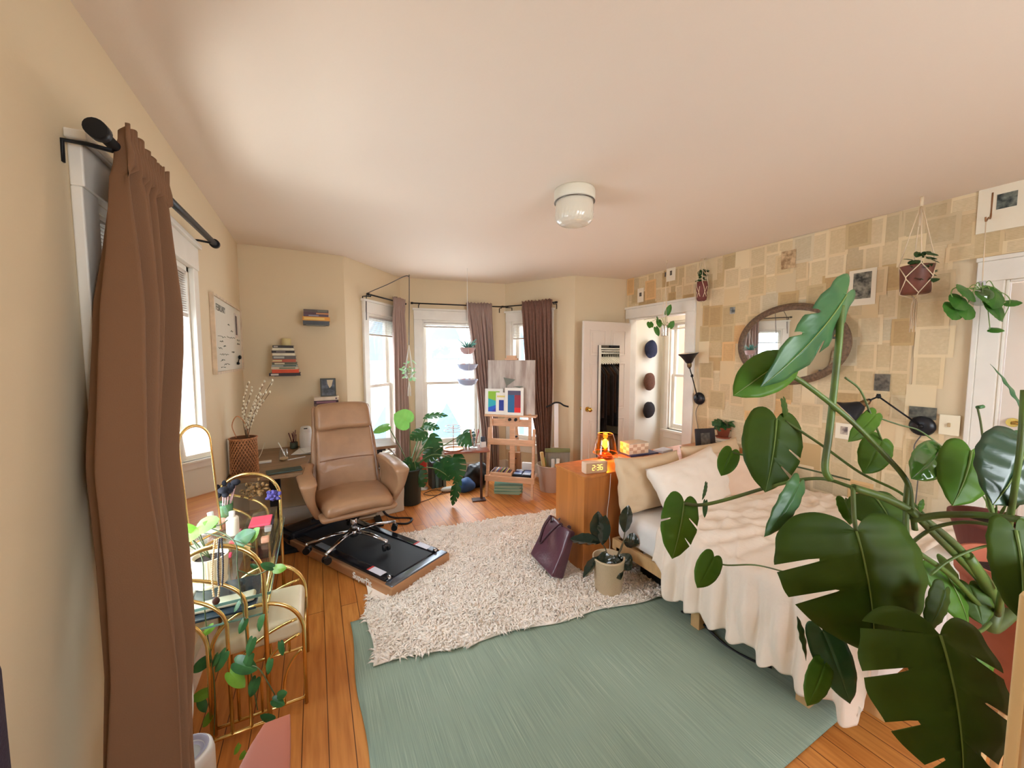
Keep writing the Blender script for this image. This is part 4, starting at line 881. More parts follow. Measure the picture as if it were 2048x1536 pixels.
part('running_belt', TB((.095, .09, .07), (Wt-.095, Lt-.16, .098), .004), M_belt, t_)
part('front_cover', TB((.01, .012, .075), (Wt-.01, .085, .093), .008), mat('brushed grey cap', (120, 126, 136), .2, .7), t_)
part('end_housing', TB((.0, Lt-.16, .01), (Wt, Lt+.05, .14), .03), M_gloss, t_)
part('roller', MB().cyl(Mt @ V((.03, .095, .085)), Mt @ V((Wt-.03, .095, .085)), .012, n=12), M_gloss, t_)
M_stk = mat('warning sticker', (214, 214, 226), .4)
for x in (.035, Wt-.09):
    mb = MB(); mb.box((x, .16, .1052), (x+.055, .29, .1062), 0, Mt); st = part('warning_label', mb, M_stk, t_)
    mb = MB(); mb.box((x, .29, .1052), (x+.055, .31, .1064), 0, Mt); part('label_stripe', mb, mat('red stripe', (190, 50, 50), .5), st)
for x in (.06, Wt-.06): part('adjuster', MB().sph(Mt @ V((x, .10, .105)), (.014, .03, .012), 12), M_chr, t_)
part('hand_slot', TB((.03, .75, .104), (.085, .95, .112), .004), mat('grey display', (120, 130, 140), .2), t_)
Mtx = Mt @ frame((-.003, .31, .050), (0, -1, 0), (0, 0, 1))
text_mesh('brand_lettering', 'SuperFit', .062, Mtx, mat('white lettering', (240, 238, 232), .5), t_, .002)
# ================================================================== brass vanity with glass top
M_gold = mat('polished brass tube', (236, 206, 136), .22, 1); M_gl = glassmat('vanity glass', (249, 253, 251), .01, .03); M_gle = mat('green glass edge', (120, 160, 150), .2, trans=.3)
def arch_frame(y, xl, xr, ztop, n_in, r, mirror=False, zr=0):
    """outer arch with legs and interlaced inner arcs, in the plane y"""
    R0 = (xr-xl)/2; xc = (xl+xr)/2; zs = ztop-R0; out = []
    pts = [V((xl, y, zr)), V((xl, y, zs))]+[V((xc-R0*math.cos(math.pi*i/20), y, zs+R0*math.sin(math.pi*i/20))) for i in range(1, 20)]+[V((xr, y, zs)), V((xr, y, zr))]
    out.append((pts, r)); step = (xr-xl)/(n_in+1)
    for k in range(1, n_in+1):
        x = xr-step*k; zk = max(zr+.06, zs-.03-.075*k); rx = (x-xl)*1.3; q = [V((x, y, zr+.03)), V((x, y, zk))]
        for i in range(1, 21):
            a = math.pi/2*i/20*1.0; px = x-rx*(1-math.cos(a)); pz = zk+.175*math.sin(a)
            if px < xl+.002: break
            q.append(V((px, y, pz)))
        if mirror: q = [V((xl+xr-p.x, p.y, p.z)) for p in q]
        out.append((q, r*.75))
    out.append(([V((xl, y, zr+.03)), V((xr, y, zr+.03))], r*.8))
    return out
VX0, VX1, VY0, VY1 = -.555, -.222, 1.86, 2.74; GZ = .60
t_ = thing('vanity_table', (-.39, 2.3, 0), 'brass vanity table with arched end frames and a glass top, under the left window', 'vanity table')
for y in (VY0, VY1):
    mb = MB()
    for q, r in arch_frame(y, VX0, VX1, .845 if y == VY0 else .90, 4, .0095): mb.sweep(q, r, 10)
    part('end_frame', mb, M_gold, t_)
mb = MB()
for x in (VX0, VX1):
    mb.cyl((x, VY0, GZ-.02), (x, VY1, GZ-.02), .007, n=10); mb.cyl((x, VY0, .50), (x, VY1, .50), .006, n=10)
part('rail', mb, M_gold, t_)
mb = MB(); mb.box((VX0-.005, VY0+.012, GZ-.012), (VX1+.02, VY1-.012, GZ)); part('glass_top', mb, M_gl, t_)
mb = MB(); mb.box((VX1+.02, VY0+.012, GZ-.012), (VX1+.022, VY1-.012, GZ)); mb.box((VX0, VY0+.010, GZ-.012), (VX1+.02, VY0+.012, GZ)); part('glass_edge', mb, M_gle, t_)
mb = MB(); mb.box((VX0, VY0+.012, .507), (VX1+.01, VY1-.012, .515)); part('glass_shelf', mb, M_gl, t_)
mb = MB(); mb.box((VX0, VY0+.010, .507), (VX1+.01, VY0+.012, .515)); part('shelf_edge', mb, M_gle, t_)
# lower dark tray
t2 = thing('dark_tray', (-.40, 2.06, .516), 'dark blue-black tray lying on the lower glass shelf of the vanity', 'tray'); mb = MB(); mb.rbox((-.545, 1.91, .516), (-.26, 2.20, .528), .005, 3); part('tray', mb, mat('dark blue tray', (34, 48, 58), .25), t2)
t2 = thing('cosmetic_pouch', (-.36, 1.95, .47), 'cream pouch lying on the dark tray on the lower vanity shelf', 'pouch'); mb = MB(); mb.rbox((-.50, 1.95, .529), (-.27, 2.02, .553), .012, 5, 0, lambda p: V((p.x, p.y, p.z+.002*math.sin(p.x*60)))); part('pouch', mb, mat('cream cloth', (206, 194, 170), .7), t2)
# ribbed white pot with pothos
c = V((-.44, 2.06, GZ)); t2 = thing('potted_pothos', c, 'pothos with long trailing vines in a ribbed cream pot on the vanity top', 'potted plant')
def potf(u, v):
    a = 2*math.pi*u; r = (.055+.012*v)*(1+.012*math.sin(a*36)*(.1 < v < .93)); return c+V((r*math.cos(a), r*math.sin(a), .13*v))
mb = MB(); mb.grid(potf, 144, 10); mb.lathe([(.067, .13), (.06, .13), (.058, .11), (0, .11)], c, 40); mb.lathe([(0, 0), (.055, 0)], c, 40); mb.lathe([(.056, 0), (.061, .004), (.060, .016), (.057, .018)], c, 40); part('ribbed_pot', mb, mat('cream ceramic', (226, 212, 180), .4), t2)
mb = MB(); mb.lathe([(0, .112), (.057, .112)], c, 30); part('soil', mb, M_soil, t2)
D0 = 2.05
def Q(x, y, d=1.72): return PD(x, y, d)
top = c+V((0, 0, .115)); M_young = mat('bright young leaf', (132, 178, 66), .35, var=.2, vscale=20, transl=.4, col2=(108, 160, 50))
vines = [[top, Q(392, 1058, 1.7), Q(425, 1058, 1.62), Q(470, 1085, 1.55), Q(475, 1140, 1.5), Q(490, 1250, 1.5), Q(500, 1330, 1.5), Q(515, 1420, 1.5)],
         [top, Q(385, 1080, 1.66), Q(405, 1120, 1.6), Q(408, 1200, 1.56), Q(415, 1270, 1.56), Q(425, 1330, 1.56), Q(430, 1400, 1.56), Q(428, 1470, 1.56)],
         [top, Q(400, 1060, 1.65), Q(440, 1050, 1.6), Q(455, 1040, 1.6)], [top, Q(380, 1070, 1.7), Q(430, 1070, 1.6), Q(508, 1095, 1.58)],
         [Q(500, 1330, 1.5), Q(520, 1340, 1.48), Q(550, 1390, 1.48)], [Q(475, 1140, 1.5), Q(510, 1150, 1.52), Q(545, 1135, 1.52)], [top, Q(372, 1085, 1.66), Q(368, 1058, 1.68)]]
mb = MB()
for v_ in vines: mb.sweep(spline(v_, 6), .0022, 5)
part('vines', mb, mat('dark vine', (74, 88, 48), .5), t2)
LV = [((396, 1055), (440, 1038), .035, 1), ((400, 1058), (362, 1085), .04, 1), ((388, 1062), (366, 1048), .025, 1), ((430, 1050), (405, 1045), .03, 1), ((470, 1085), (512, 1062), .03, 0), ((500, 1078), (520, 1055), .018, 1),
      ((478, 1205), (468, 1225), .02, 0), ((490, 1240), (478, 1268), .035, 0), ((515, 1255), (530, 1228), .035, 0), ((505, 1278), (495, 1312), .042, 0), ((560, 1285), (566, 1312), .042, 0), ((540, 1320), (535, 1350), .046, 0),
      ((500, 1310), (488, 1345), .05, 0), ((470, 1325), (515, 1340), .04, 0), ((435, 1310), (425, 1335), .04, 0), ((450, 1305), (430, 1345), .034, 0), ((415, 1320), (382, 1345), .035, 0), ((460, 1345), (490, 1375), .03, 1), ((512, 1358), (500, 1395), .05, 0),
      ((555, 1392), (575, 1385), .035, 0), ((545, 1400), (570, 1410), .03, 0), ((415, 1385), (380, 1400), .036, 1), ((400, 1400), (412, 1425), .03, 0), ((420, 1430), (405, 1455), .045, 1), ((545, 1440), (520, 1430), .03, 0), ((478, 1490), (468, 1510), .03, 1), ((490, 1505), (478, 1520), .028, 1),
      ((545, 1135), (520, 1128), .022, 0), ((548, 1138), (574, 1136), .018, 1), ((425, 1252), (405, 1272), .03, 1), ((512, 1135), (500, 1128), .014, 0)]
fo, fy = [], []
for k, (b, t, w, br_) in enumerate(LV):
    d = 1.5 if b[0] > 450 else 1.56
    if b[1] < 1110: d = 1.6
    B, Tt = Q(*b, d), Q(*t, d-.01); (fy if br_ else fo).append((B, Tt, max(w*.8, (Tt-B).length*.62), -CF+CU*.5+CR*random.uniform(-.5, .5)))
part('foliage', foliage(fo, nt=14), mat('deep pothos leaf', (66, 116, 62), .35, var=.3, vscale=18, transl=.25, col2=(44, 88, 48)), t2); part('young_foliage', foliage(fy, nt=14), M_young, t2)
# arched mirror
c = V((-.505, 2.31, GZ+.089)); t2 = thing('vanity_mirror', c, 'narrow arched brass mirror standing on the acrylic organiser against the window', 'mirror')
Mm = Matrix.Translation(c) @ Matrix.Rotation(R(58), 4, 'Z') @ Matrix.Rotation(R(-4), 4, 'X')
w, h = .085, .58
pts = [Mm @ V((-w, 0, .03)), Mm @ V((-w, 0, h-w))]+[Mm @ V((-w*math.cos(math.pi*i/16), 0, h-w+w*math.sin(math.pi*i/16))) for i in range(1, 16)]+[Mm @ V((w, 0, h-w)), Mm @ V((w, 0, .03))]
mb = MB(); mb.sweep(pts+[Mm @ V((0, 0, .03))], .009, 10, closed=True); mb.cyl(Mm @ V((-.07, -.04, .008)), Mm @ V((.07, -.04, .008)), .006); mb.cyl(Mm @ V((0, 0, .03)), Mm @ V((0, .06, .01)), .006); part('mirror_frame', mb, M_gold, t2)
mb = MB(); mb.prism([(-w, .03), (w, .03)]+[(w*math.cos(math.pi*i/16), h-w+w*math.sin(math.pi*i/16)) for i in range(17)], .004, 0, Mm @ frame((0, -.002, 0), (1, 0, 0), (0, 0, 1))); part('mirror_glass', mb, M_mirror, t2)
# brush holder
c = V((-.485, 2.585, GZ+.0885)); t2 = thing('brush_holder', c, 'green glass cup full of black makeup brushes on the acrylic organiser', 'brush holder')
mb = MB(); mb.lathe([(0, 0), (.04, 0), (.046, .01), (.05, .10), (.047, .10), (.043, .012), (0, .01)], c, 26); part('glass_cup', mb, mat('green glass', (110, 170, 110), .15, trans=.5), t2)
rr = random.Random(11)
mb = MB(); mh = MB()
for k in range(13):
    a = k*2.4; e = c+V((.05*math.cos(a)*rr.uniform(.5, 1.1)+.012, .05*math.sin(a), .16+rr.uniform(-.01, .035))); s_ = c+V((.02*math.cos(a), .02*math.sin(a), .015)); mb.cyl(s_, e, .003, n=6); mh.sph(e+V((0, 0, .012)), (.012+.006*(k % 3), .012+.006*(k % 3), .018), 10)
part('brush_handles', mb, mat('pink brush handle', (190, 150, 146), .4), t2); part('brush_heads', mh, mat('black bristle', (26, 26, 34), .95), t2)
# jar, bottle
c = V((-.487, 2.455, GZ+.0885)); t2 = thing('glass_jar', c, 'wide clear glass jar with coral contents, left of the white bottle on the vanity', 'jar')
mb = MB(); mb.lathe([(0, .001), (.045, .002), (.048, .01), (.048, .10), (.04, .12), (.04, .13)], c, 28); part('glass_body', mb, glassmat('jar glass'), t2)
mb = MB(); mb.cyl(c+V((0, 0, .005)), c+V((0, 0, .05)), .043, n=24); part('contents', mb, mat('coral cotton', (200, 140, 118), .9, var=.3, vscale=60), t2)
c = onx(461, 1055, -.36); c = V((-.405, 2.36, GZ+.0885)); t2 = thing('lotion_bottle', c, 'white lotion bottle with a round cap standing on the acrylic organiser', 'bottle')
mb = MB(); mb.lathe([(0, 0), (.026, 0), (.028, .004), (.028, .085), (.024, .093), (.012, .096)], c, 26); part('bottle_body', mb, mat('ivory plastic bottle', (232, 224, 204), .35), t2)
mb = MB(); mb.lathe([(.012, .096), (.0135, .097), (.0135, .122), (0, .124)], c, 22); part('cap', mb, mat('white cap', (236, 234, 228), .35), t2)
# acrylic drawers with make-up
t2 = thing('acrylic_organizer', (-.33, 2.5, GZ), 'clear acrylic make-up organiser on the vanity, far end', 'organizer'); mb = MB()
x0, x1, y0, y1, h = -.545, -.235, 2.26, 2.70, .085
for lo, hi in (((x0, y0, GZ), (x1, y1, GZ+.003)), ((x0, y0, GZ+h), (x1, y1, GZ+h+.003)), ((x0, y0, GZ+.003), (x0+.003, y1, GZ+h)), ((x1-.003, y0, GZ+.003), (x1, y1, GZ+h)), ((x0+.003, y0, GZ+.003), (x1-.003, y0+.003, GZ+h)), ((x0+.003, y1-.003, GZ+.003), (x1-.003, y1, GZ+h)), ((x0+.003, y0+.2, GZ+.003), (x1-.003, y0+.203, GZ+h))): mb.box(lo, hi)
part('acrylic_box', mb, glassmat('acrylic', (253, 254, 254), .02, .05), t2)
rr = random.Random(3)
names = [('pink lipstick', (216, 70, 100)), ('gold compact', (190, 150, 90)), ('peach blush case', (222, 160, 130)), ('red powder case', (190, 60, 70)), ('olive eyeshadow case', (130, 130, 70)), ('white cream jar', (232, 230, 224)), ('rose tube', (206, 120, 130)), ('black mascara tube', (32, 30, 34))]
for k, (nme, col) in enumerate(names):
    x = -.42+.075*(k % 3); y = 2.29+.05*k; mb = MB(); mb.rbox((x-.018, y-.016, GZ+.004), (x+.018, y+.016, GZ+.022+.006*(k % 3)), .005, 3); 
    a_ = tag(mb.build('cosmetic_case', mat(nme, col, .35)), '%s lying inside the clear acrylic organiser on the vanity' % nme, 'cosmetics', 'make-up in the acrylic organiser')
mb = MB(); mb.rbox((-.345, 2.40, GZ+.0885), (-.245, 2.54, GZ+.10), .005, 3); tag(mb.build('cosmetic_palette', mat('bright pink palette', (226, 84, 104), .3)), 'bright pink make-up palette lying on top of the acrylic organiser', 'cosmetics')
c = V((-.33, 2.03, .5285)); t2 = thing('dropper_bottle', c, 'small black dropper bottle standing on the dark tray under the vanity top', 'bottle'); mb = MB(); mb.lathe([(0, 0), (.018, 0), (.018, .04), (.008, .046)], c, 20); mb.lathe([(.008, .046), (.009, .062), (0, .066)], c, 16); part('bottle_body', mb, mat('black glass', (18, 16, 20), .1), t2)
# necklaces over the near arch
def necklace(px, top_y, bot_y, col, label, w=10, pend=None, dd=1.505, bead=.0042):
    t2 = thing('necklace', Q(px, bot_y, dd), label, 'necklace'); mb = MB(); n = 26
    for s in (-1, 1):
        for i in range(n):
            k = i/(n-1); p = Q(px+s*w*.5*math.sin(k*2.6)+s*2, top_y+(bot_y-top_y)*k, dd-.0*s); mb.sph(p, bead, 7)
    part('beads', mb, mat('beads %d %d %d' % col, col, .3), t2)
    if pend: mb = MB(); mb.sph(Q(px, bot_y+10, dd), (.013, .006, .016), 14); part('pendant', mb, mat('dark wooden disc', (70, 40, 28), .5), t2)
necklace(432, 1080, 1192, (206, 176, 130), 'pearl and gold bead necklace with a dark disc pendant, hung on the near vanity arch', 11, True, 1.50)
necklace(441, 1078, 1170, (52, 54, 62), 'dark grey bead necklace hung on the near vanity arch beside the pearl one', 6, None, 1.495, .0038)
# hair ties on the far arch
def scrunchie(px, py, d, r, col, col2, label, n=60, sx=1.0):
    t2 = thing('scrunchie', Q(px, py, d), label, 'hair tie'); c = Q(px, py, d); rr = random.Random(int(px)); mb = MB()
    for k in range(n):
        a = rr.uniform(0, 6.28); e = V((rr.gauss(0, .5)*r*sx, rr.gauss(0, .4)*r, rr.gauss(0, .45)*r)); mb.sph(c+e, (rr.uniform(.008, .015), rr.uniform(.006, .012), rr.uniform(.007, .014)), 7)
    part('cloth', mb, mat(label[:14], col, .8, var=.6, vscale=120, col2=col2), t2)
fy = (V((-.38, VY1, .9))-CC).dot(CF)
scrunchie(511, 979, fy, .045, (150, 112, 62), (46, 34, 22), 'leopard print scrunchie on top of the far vanity arch', 90, 1.2)
scrunchie(548, 992, fy, .03, (96, 88, 160), (60, 54, 110), 'purple scrunchie on the right shoulder of the far vanity arch', 60)
# ================================================================== brass stool
SX0, SX1, SY0, SY1 = -.425, -.085, 1.92, 2.27
t_ = thing('vanity_stool', (-.24, 2.11, 0), 'brass stool with arched sides and a cream cushion seat, pushed under the vanity', 'stool')
for y in (SY0, SY1):
    mb = MB()
    for q, r in arch_frame(y, SX0, SX1, .525, 3, .0085, mirror=True): mb.sweep(q, r, 10)
    part('side_frame', mb, M_gold, t_)
mb = MB()
for x in (SX0, SX1): mb.cyl((x, SY0, .31), (x, SY1, .31), .006, n=8)
part('rail', mb, M_gold, t_)
mb = MB(); mb.rbox((SX0+.004, SY0+.012, .315), (SX1-.002, SY1-.012, .405), .03, 8, 0, lambda p: V((p.x, p.y, p.z+(.012*math.sin((p.x-SX0)/(SX1-SX0)*3.14)*math.sin((p.y-SY0)/(SY1-SY0)*3.14) if p.z > .36 else 0)))); part('cushion', mb, mat('cream vinyl', (226, 214, 186), .35, var=.08, vscale=4), t_)
# ================================================================== bottom-left floor things
t_ = thing('side_table', (-.2, 1.2, 0), 'low terracotta-coloured metal side table in the bottom left corner of the picture', 'side table')
mb = MB(); mb.rbox((-.26, .95, .36), (-.105, 1.455, .372), .006, 8, 0, lambda p: V((-.125+(p.x+.125)*(1-.5*max(0, (p.y-1.2)/.25)**2), p.y, p.z))); part('table_top', mb, mat('terracotta powder coat', (164, 92, 70), .45), t_)
for x, y in ((-.24, .98), (-.13, .98), (-.19, 1.36), (-.13, 1.40)): part('leg', MB().cyl((x, y, 0), (x, y, .36), .008, n=8), mat('terracotta powder coat'), t_)
c = V((-.425, 1.56, 0)); t_ = thing('air_purifier', c, 'white round-topped air purifier on the floor beside the long brown curtain', 'air purifier')
mb = MB(); mb.lathe([(0, 0), (.07, 0), (.075, .01), (.075, .25), (.07, .275), (.058, .285), (.05, .28), (.046, .268)], c, 40); part('housing', mb, mat('white plastic', (226, 226, 224), .35), t_)
mb = MB(); mb.lathe([(.06, .2855), (.05, .2825), (.047, .27), (.036, .268)], c, 40); part('grille_ring', mb, mat('lavender grey ring', (160, 156, 172), .3), t_)
mb = MB(); mb.lathe([(.036, .268), (.03, .262), (0, .262)], c, 40); part('top_dial', mb, mat('grey dial', (176, 178, 176), .4), t_)
for k, (pts, lab) in enumerate((([(-.52, 1.72, .55), (-.50, 1.68, .3), (-.52, 1.64, .12), (-.51, 1.62, .006)], 'white cable nearest the curtain, running down beside the air purifier'), ([(-.47, 1.83, .52), (-.46, 1.78, .25), (-.49, 1.74, .10), (-.47, 1.70, .006)], 'white cable running down under the vanity beside the other one'))):
    cable('power_cable', pts, .0035, mat('white cable'), lab)
t_ = thing('suitcase', (-.50, .72, 0), 'dark purple-black suitcase edge at the far bottom left of the picture', 'suitcase')
mb = MB(); mb.rbox((-.575, .35, .02), (-.43, .85, 1.16), .03, 5); part('shell', mb, mat('dark purple fabric', (44, 32, 48), .8, bump=.2, bscale=200), t_)
mb = MB(); [mb.cyl((x, y, .02), (x+.02, y, .02), .02, n=12) for x in (-.56, -.47) for y in (.5, .8)]; part('wheels', mb, M_black, t_)
# ================================================================== easel
M_pine = mat('pale pine wood', (222, 178, 142), .5, var=.12, vscale=8, vstretch=(1, 1, 6))
O = V((1.915, 3.80, 0)); ex = V((.763, -.647, 0)).normalized(); ey = V((-ex.y, ex.x, 0))
ME = frame(O, ex, ey)
def EB(lo, hi, M=None): return MB().box(lo, hi, 0, ME @ M if M else ME)
t_ = thing('easel', O, 'pale wooden studio easel holding a large canvas, in front of the right bay window', 'easel')
for s in (-1, 1):
    mb = MB(); a = ME @ V((s*.285, 0, 0)); b = ME @ V((s*.245, .13, .78)); d = (b-a).normalized(); mb.cbox((a+b)/2, (.028, .045, (b-a).length), 0, frame((0, 0, 0), ex, d.cross(ex))); part('leg', mb, M_pine, t_, bevel=.003)
mb = MB(); a = ME @ V((.0, .72, 0)); b = ME @ V((0, .20, 1.1)); d = (b-a).normalized(); mb.cbox((a+b)/2, (.04, .025, (b-a).length), 0, frame((0, 0, 0), ex, d.cross(ex))); part('rear_leg', mb, M_pine, t_, bevel=.003)
part('crossbar', EB((-.275, .075, .59), (.275, .10, .66)), M_pine, t_, bevel=.003)
part('lower_bar', EB((-.29, .0, .18), (.29, .025, .245)), M_pine, t_, bevel=.003); part('lower_shelf', EB((-.275, .025, .20), (.275, .30, .215)), M_pine, t_, bevel=.002)
mb = MB(); mb.box((-.03, .155, .24), (.03, .185, 1.62), 0, ME); part('mast', mb, M_pine, t_, bevel=.003)
mb = MB(); mb.box((-.255, .10, .60), (-.225, .13, .96), 0, ME); mb.box((.20, .10, .60), (.235, .13, .96), 0, ME); mb.box((-.245, .128, .80), (.225, .15, .885), 0, ME); part('side_posts', mb, M_pine, t_, bevel=.002)
part('tray', EB((-.30, .03, .925), (.30, .15, .945)), M_pine, t_, bevel=.003)
mb = MB(); mb.box((-.07, .09, .86), (.10, .125, .922), 0, ME); part('tray_block', mb, M_pine, t_, bevel=.003)
mb = MB(); [mb.cyl(ME @ V((x, .088, .89)), ME @ V((x, .06, .89)), .017, n=16) for x in (-.01, .06)]; mb.cyl(ME @ V((.07, .08, .70)), ME @ V((.07, .05, .70)), .012, n=12); part('knobs', mb, M_dblack, t_)
mb = MB(); mb.box((-.055, .10, 1.572), (.055, .155, 1.62), 0, ME); mb.box((-.075, .09, 1.568), (.075, .15, 1.59), 0, ME); part('top_clamp', mb, M_pine, t_, bevel=.003)
# canvas
t_ = thing('canvas', ME @ V((0, .12, .946)), 'large grey beige abstract canvas with a brush mark, standing on the easel', 'painting')
mb = MB(); mb.box((-.275, .105, .946), (.275, .135, 1.567), 0, ME)
mc = mat('grey streaked paint', (206, 198, 188), .6, var=.2, vscale=5, vstretch=(3, 3, .5), col2=(158, 140, 130)); part('stretched_canvas', mb, mc, t_, bevel=.003)
mb = MB(); mb.prism([(-.09, 1.37), (.05, 1.345), (-.01, 1.30), (-.055, 1.27)], .0015, 0, ME @ frame((0, .1048, 0), (1, 0, 0), (0, 0, 1))); mb.box((-.062, .1035, 1.20), (-.05, .1048, 1.275), 0, ME); mb.prism([(.02, 1.27), (.15, 1.275), (.10, 1.25)], .0012, 0, ME @ frame((0, .1048, 0), (1, 0, 0), (0, 0, 1))); part('painted_mark', mb, mat('grey green paint', (120, 124, 112), .6), t_)
def print_(x0, x1, z0, z1, yb, lab, blocks, lean=.03):
    t_ = thing('art_print', ME @ V(((x0+x1)/2, yb, z0)), lab, 'print'); Mp = ME @ Matrix.Translation((0, yb, z0)) @ Matrix.Rotation(-lean, 4, 'X')
    mb = MB(); mb.box((x0, 0, 0), (x1, .004, z1-z0), 0, Mp); part('white_sheet', mb, mat('print paper', (240, 238, 230), .6), t_)
    for k, (poly, c, nme) in enumerate(blocks):
        mb = MB(); w, h = x1-x0, z1-z0; mb.prism([(x0+w*a, h*b) for a, b in poly], .0006+.0002*k, 0, Mp @ frame((0, -.0001, 0), (1, 0, 0), (0, 0, 1))); part('printed_area', mb, mat(nme, c, .6), t_)
print_(-.305, -.09, .946, 1.24, .075, 'white print with a green to blue colour field, leftmost on the easel tray', [([(.18, .1), (.82, .1), (.82, .9), (.18, .9)], (150, 200, 60), 'lime green ink'), ([(.18, .1), (.82, .1), (.82, .48), (.18, .62)], (50, 180, 190), 'teal ink'), ([(.18, .1), (.82, .1), (.82, .42), (.18, .26)], (40, 100, 210), 'blue ink'), ([(.36, .1), (.82, .1), (.82, .40)], (70, 70, 180), 'indigo ink')])
print_(-.17, -.04, .946, 1.20, .06, 'narrow cream print with a dark blue block, in the middle of the easel tray', [([(.28, .18), (.72, .18), (.72, .66), (.28, .66)], (40, 60, 150), 'deep blue ink'), ([(.1, .78), (.95, .78), (.95, .86), (.1, .86)], (230, 214, 130), 'yellow band ink')])
print_(-.06, .155, .946, 1.255, .045, 'white print with blue, brown and red blocks, rightmost on the easel tray', [([(.16, .1), (.85, .1), (.85, .9), (.16, .9)], (88, 84, 110), 'slate violet ink'), ([(.16, .1), (.52, .1), (.52, .74), (.16, .74)], (40, 110, 160), 'steel blue ink'), ([(.52, .1), (.85, .1), (.85, .74), (.52, .74)], (160, 56, 72), 'wine red ink'), ([(.52, .1), (.85, .1), (.85, .28), (.52, .28)], (236, 50, 50), 'bright red ink')])
def Eb(name, lo, hi, m, lab, cat, r=.004, pname='box'):
    t = thing(name, ME @ V(((lo[0]+hi[0])/2, (lo[1]+hi[1])/2, lo[2])), lab, cat); mb = MB(); mb.rbox(lo, hi, r, 3, 0, None, ME); part(pname, mb, m, t); return t
SH = .216
pb = Eb('pastel_box', (-.235, .03, SH), (.02, .24, SH+.06), M_pine, 'open wooden box of pastels on the lower easel shelf', 'art box')
cols = [(60, 60, 90), (120, 80, 60), (200, 190, 170), (90, 110, 150), (150, 70, 60), (70, 100, 80), (180, 150, 90), (40, 40, 48), (170, 120, 140), (210, 200, 120), (110, 60, 90), (90, 90, 90)]
for k in range(12):
    mb = MB(); a = ME @ V((-.215+.019*k, .05, SH+.065)); b = ME @ V((-.215+.019*k, .22, SH+.065)); mb.cyl(a, b, .0065, n=8); part('pastel_row', mb, mat('pastel %d' % k, cols[k], .8), pb)
bc = Eb('paint_case', (.03, .04, SH), (.255, .25, SH+.045), M_dblack, 'open black case of blue and white paint tubes on the lower easel shelf', 'paint case')
for k in range(6):
    mb = MB(); mb.rbox((.04+.104*(k % 2), .055+.063*(k//2), SH+.046), (.132+.104*(k % 2), .105+.063*(k//2), SH+.058), .005, 2, 0, None, ME); part('paint_tray', mb, mat('paint tray %d' % (k % 3), [(150, 170, 210), (200, 210, 230), (80, 90, 150)][k % 3], .3), bc)
Eb('cardboard_box', (-.07, .255, SH), (.075, .298, SH+.25), mat('kraft card', (150, 108, 74), .8), 'small upright kraft box with a round emblem at the back of the easel shelf', 'box')
mb = MB(); mb.cyl(ME @ V((.0, .2545, SH+.10)), ME @ V((.0, .253, SH+.10)), .022, n=20); mb.box((-.03, .2535, SH+.17), (.03, .2545, SH+.185), 0, ME); part('printed_emblem', mb, mat('dark print', (60, 52, 46), .7), bpy.data.objects['cardboard_box'])
Eb('white_box', (.095, .255, SH), (.225, .298, SH+.13), mat('white card'), 'small white card box at the back right of the easel shelf', 'box')
for k in range(9):
    c = onz(1020, 985, 0); mb = MB(); w = .15+.008*(k % 3); z = .012*k; Mk = Matrix.Translation((c.x+.01+.006*(k % 2), c.y+.06, 0)) @ Matrix.Rotation(R(-36+4*(k % 3)), 4, 'Z')
    mb.box((-w, -.12, z), (w, .12, z+.011), 0, Mk); tag(mb.build('sketch_pad', mat(['mint paper', 'pale green paper', 'sea green paper'][k % 3], [(160, 196, 168), (190, 208, 180), (130, 176, 152)][k % 3], .7)), ['lowest', 'second', 'third', 'fourth', 'fifth', 'sixth', 'seventh', 'eighth', 'topmost'][k]+' green sketch pad in the pile on the floor under the easel', 'paper', 'sketch pads under the easel')
# ================================================================== basket with odds and ends
c = onz(1098, 985, 0)+V((.07, .08, 0)); c.z = 0; t_ = thing('storage_basket', c, 'round pale woven basket of odds and ends between easel and dresser', 'basket')
def bf(u, v):
    a = 2*math.pi*u; r = (.125+.035*v)*(1+.014*math.sin(a*60)*math.cos(v*70)); return c+V((r*math.cos(a), r*math.sin(a), .31*v))
mb = MB(); mb.grid(bf, 120, 30); mb.lathe([(.158, .31), (.148, .31), (.12, .02), (0, .02)], c, 40); part('woven_body', mb, mat('pale woven fibre', (192, 166, 148), .9, bump=.5, bscale=200), t_)
mb = MB(); mb.sweep([c+V((.16*math.cos(2*math.pi*i/40), .16*math.sin(2*math.pi*i/40), .31)) for i in range(40)], .009, 8, closed=True); part('rim', mb, mat('pale woven fibre'), t_)
def up(p0, p1, r, m, name, lab, cat, n=12): mb = MB(); mb.cyl(p0, p1, r, n=n); return tag(mb.build(name, m), lab, cat)
t = up(c+V((-.07, -.03, .04)), c+V((-.14, -.02, .48)), .022, mat('banana yellow toy', (220, 196, 140), .8), 'paper_roll', 'pale yellow roll leaning out of the woven basket', 'roll')
t = up(c+V((-.02, -.08, .04)), c+V((-.03, -.10, .40)), .020, mat('white paper'), 'paper_roll', 'white roll standing at the front of the woven basket', 'roll')
t = up(c+V((.05, -.06, .04)), c+V((.05, -.085, .39)), .022, mat('print paper'), 'paper_roll', 'wide white roll at the right of the woven basket', 'roll')
mb = MB(); mb.rbox((c.x-.02, c.y+.02, .12), (c.x+.11, c.y+.05, .44), .01, 3); tag(mb.build('folder', mat('yellow folder', (222, 186, 90), .6)), 'yellow folder standing in the woven basket', 'folder')
mb = MB(); mb.sph((c.x-.085, c.y+.01, .33), (.03, .03, .05), 12); mb.sph((c.x-.09, c.y-.0, .38), (.02, .02, .03), 10); tag(mb.build('plush_toy', mat('green plush', (120, 140, 80), .95)), 'small green plush toy poking out of the woven basket', 'toy')
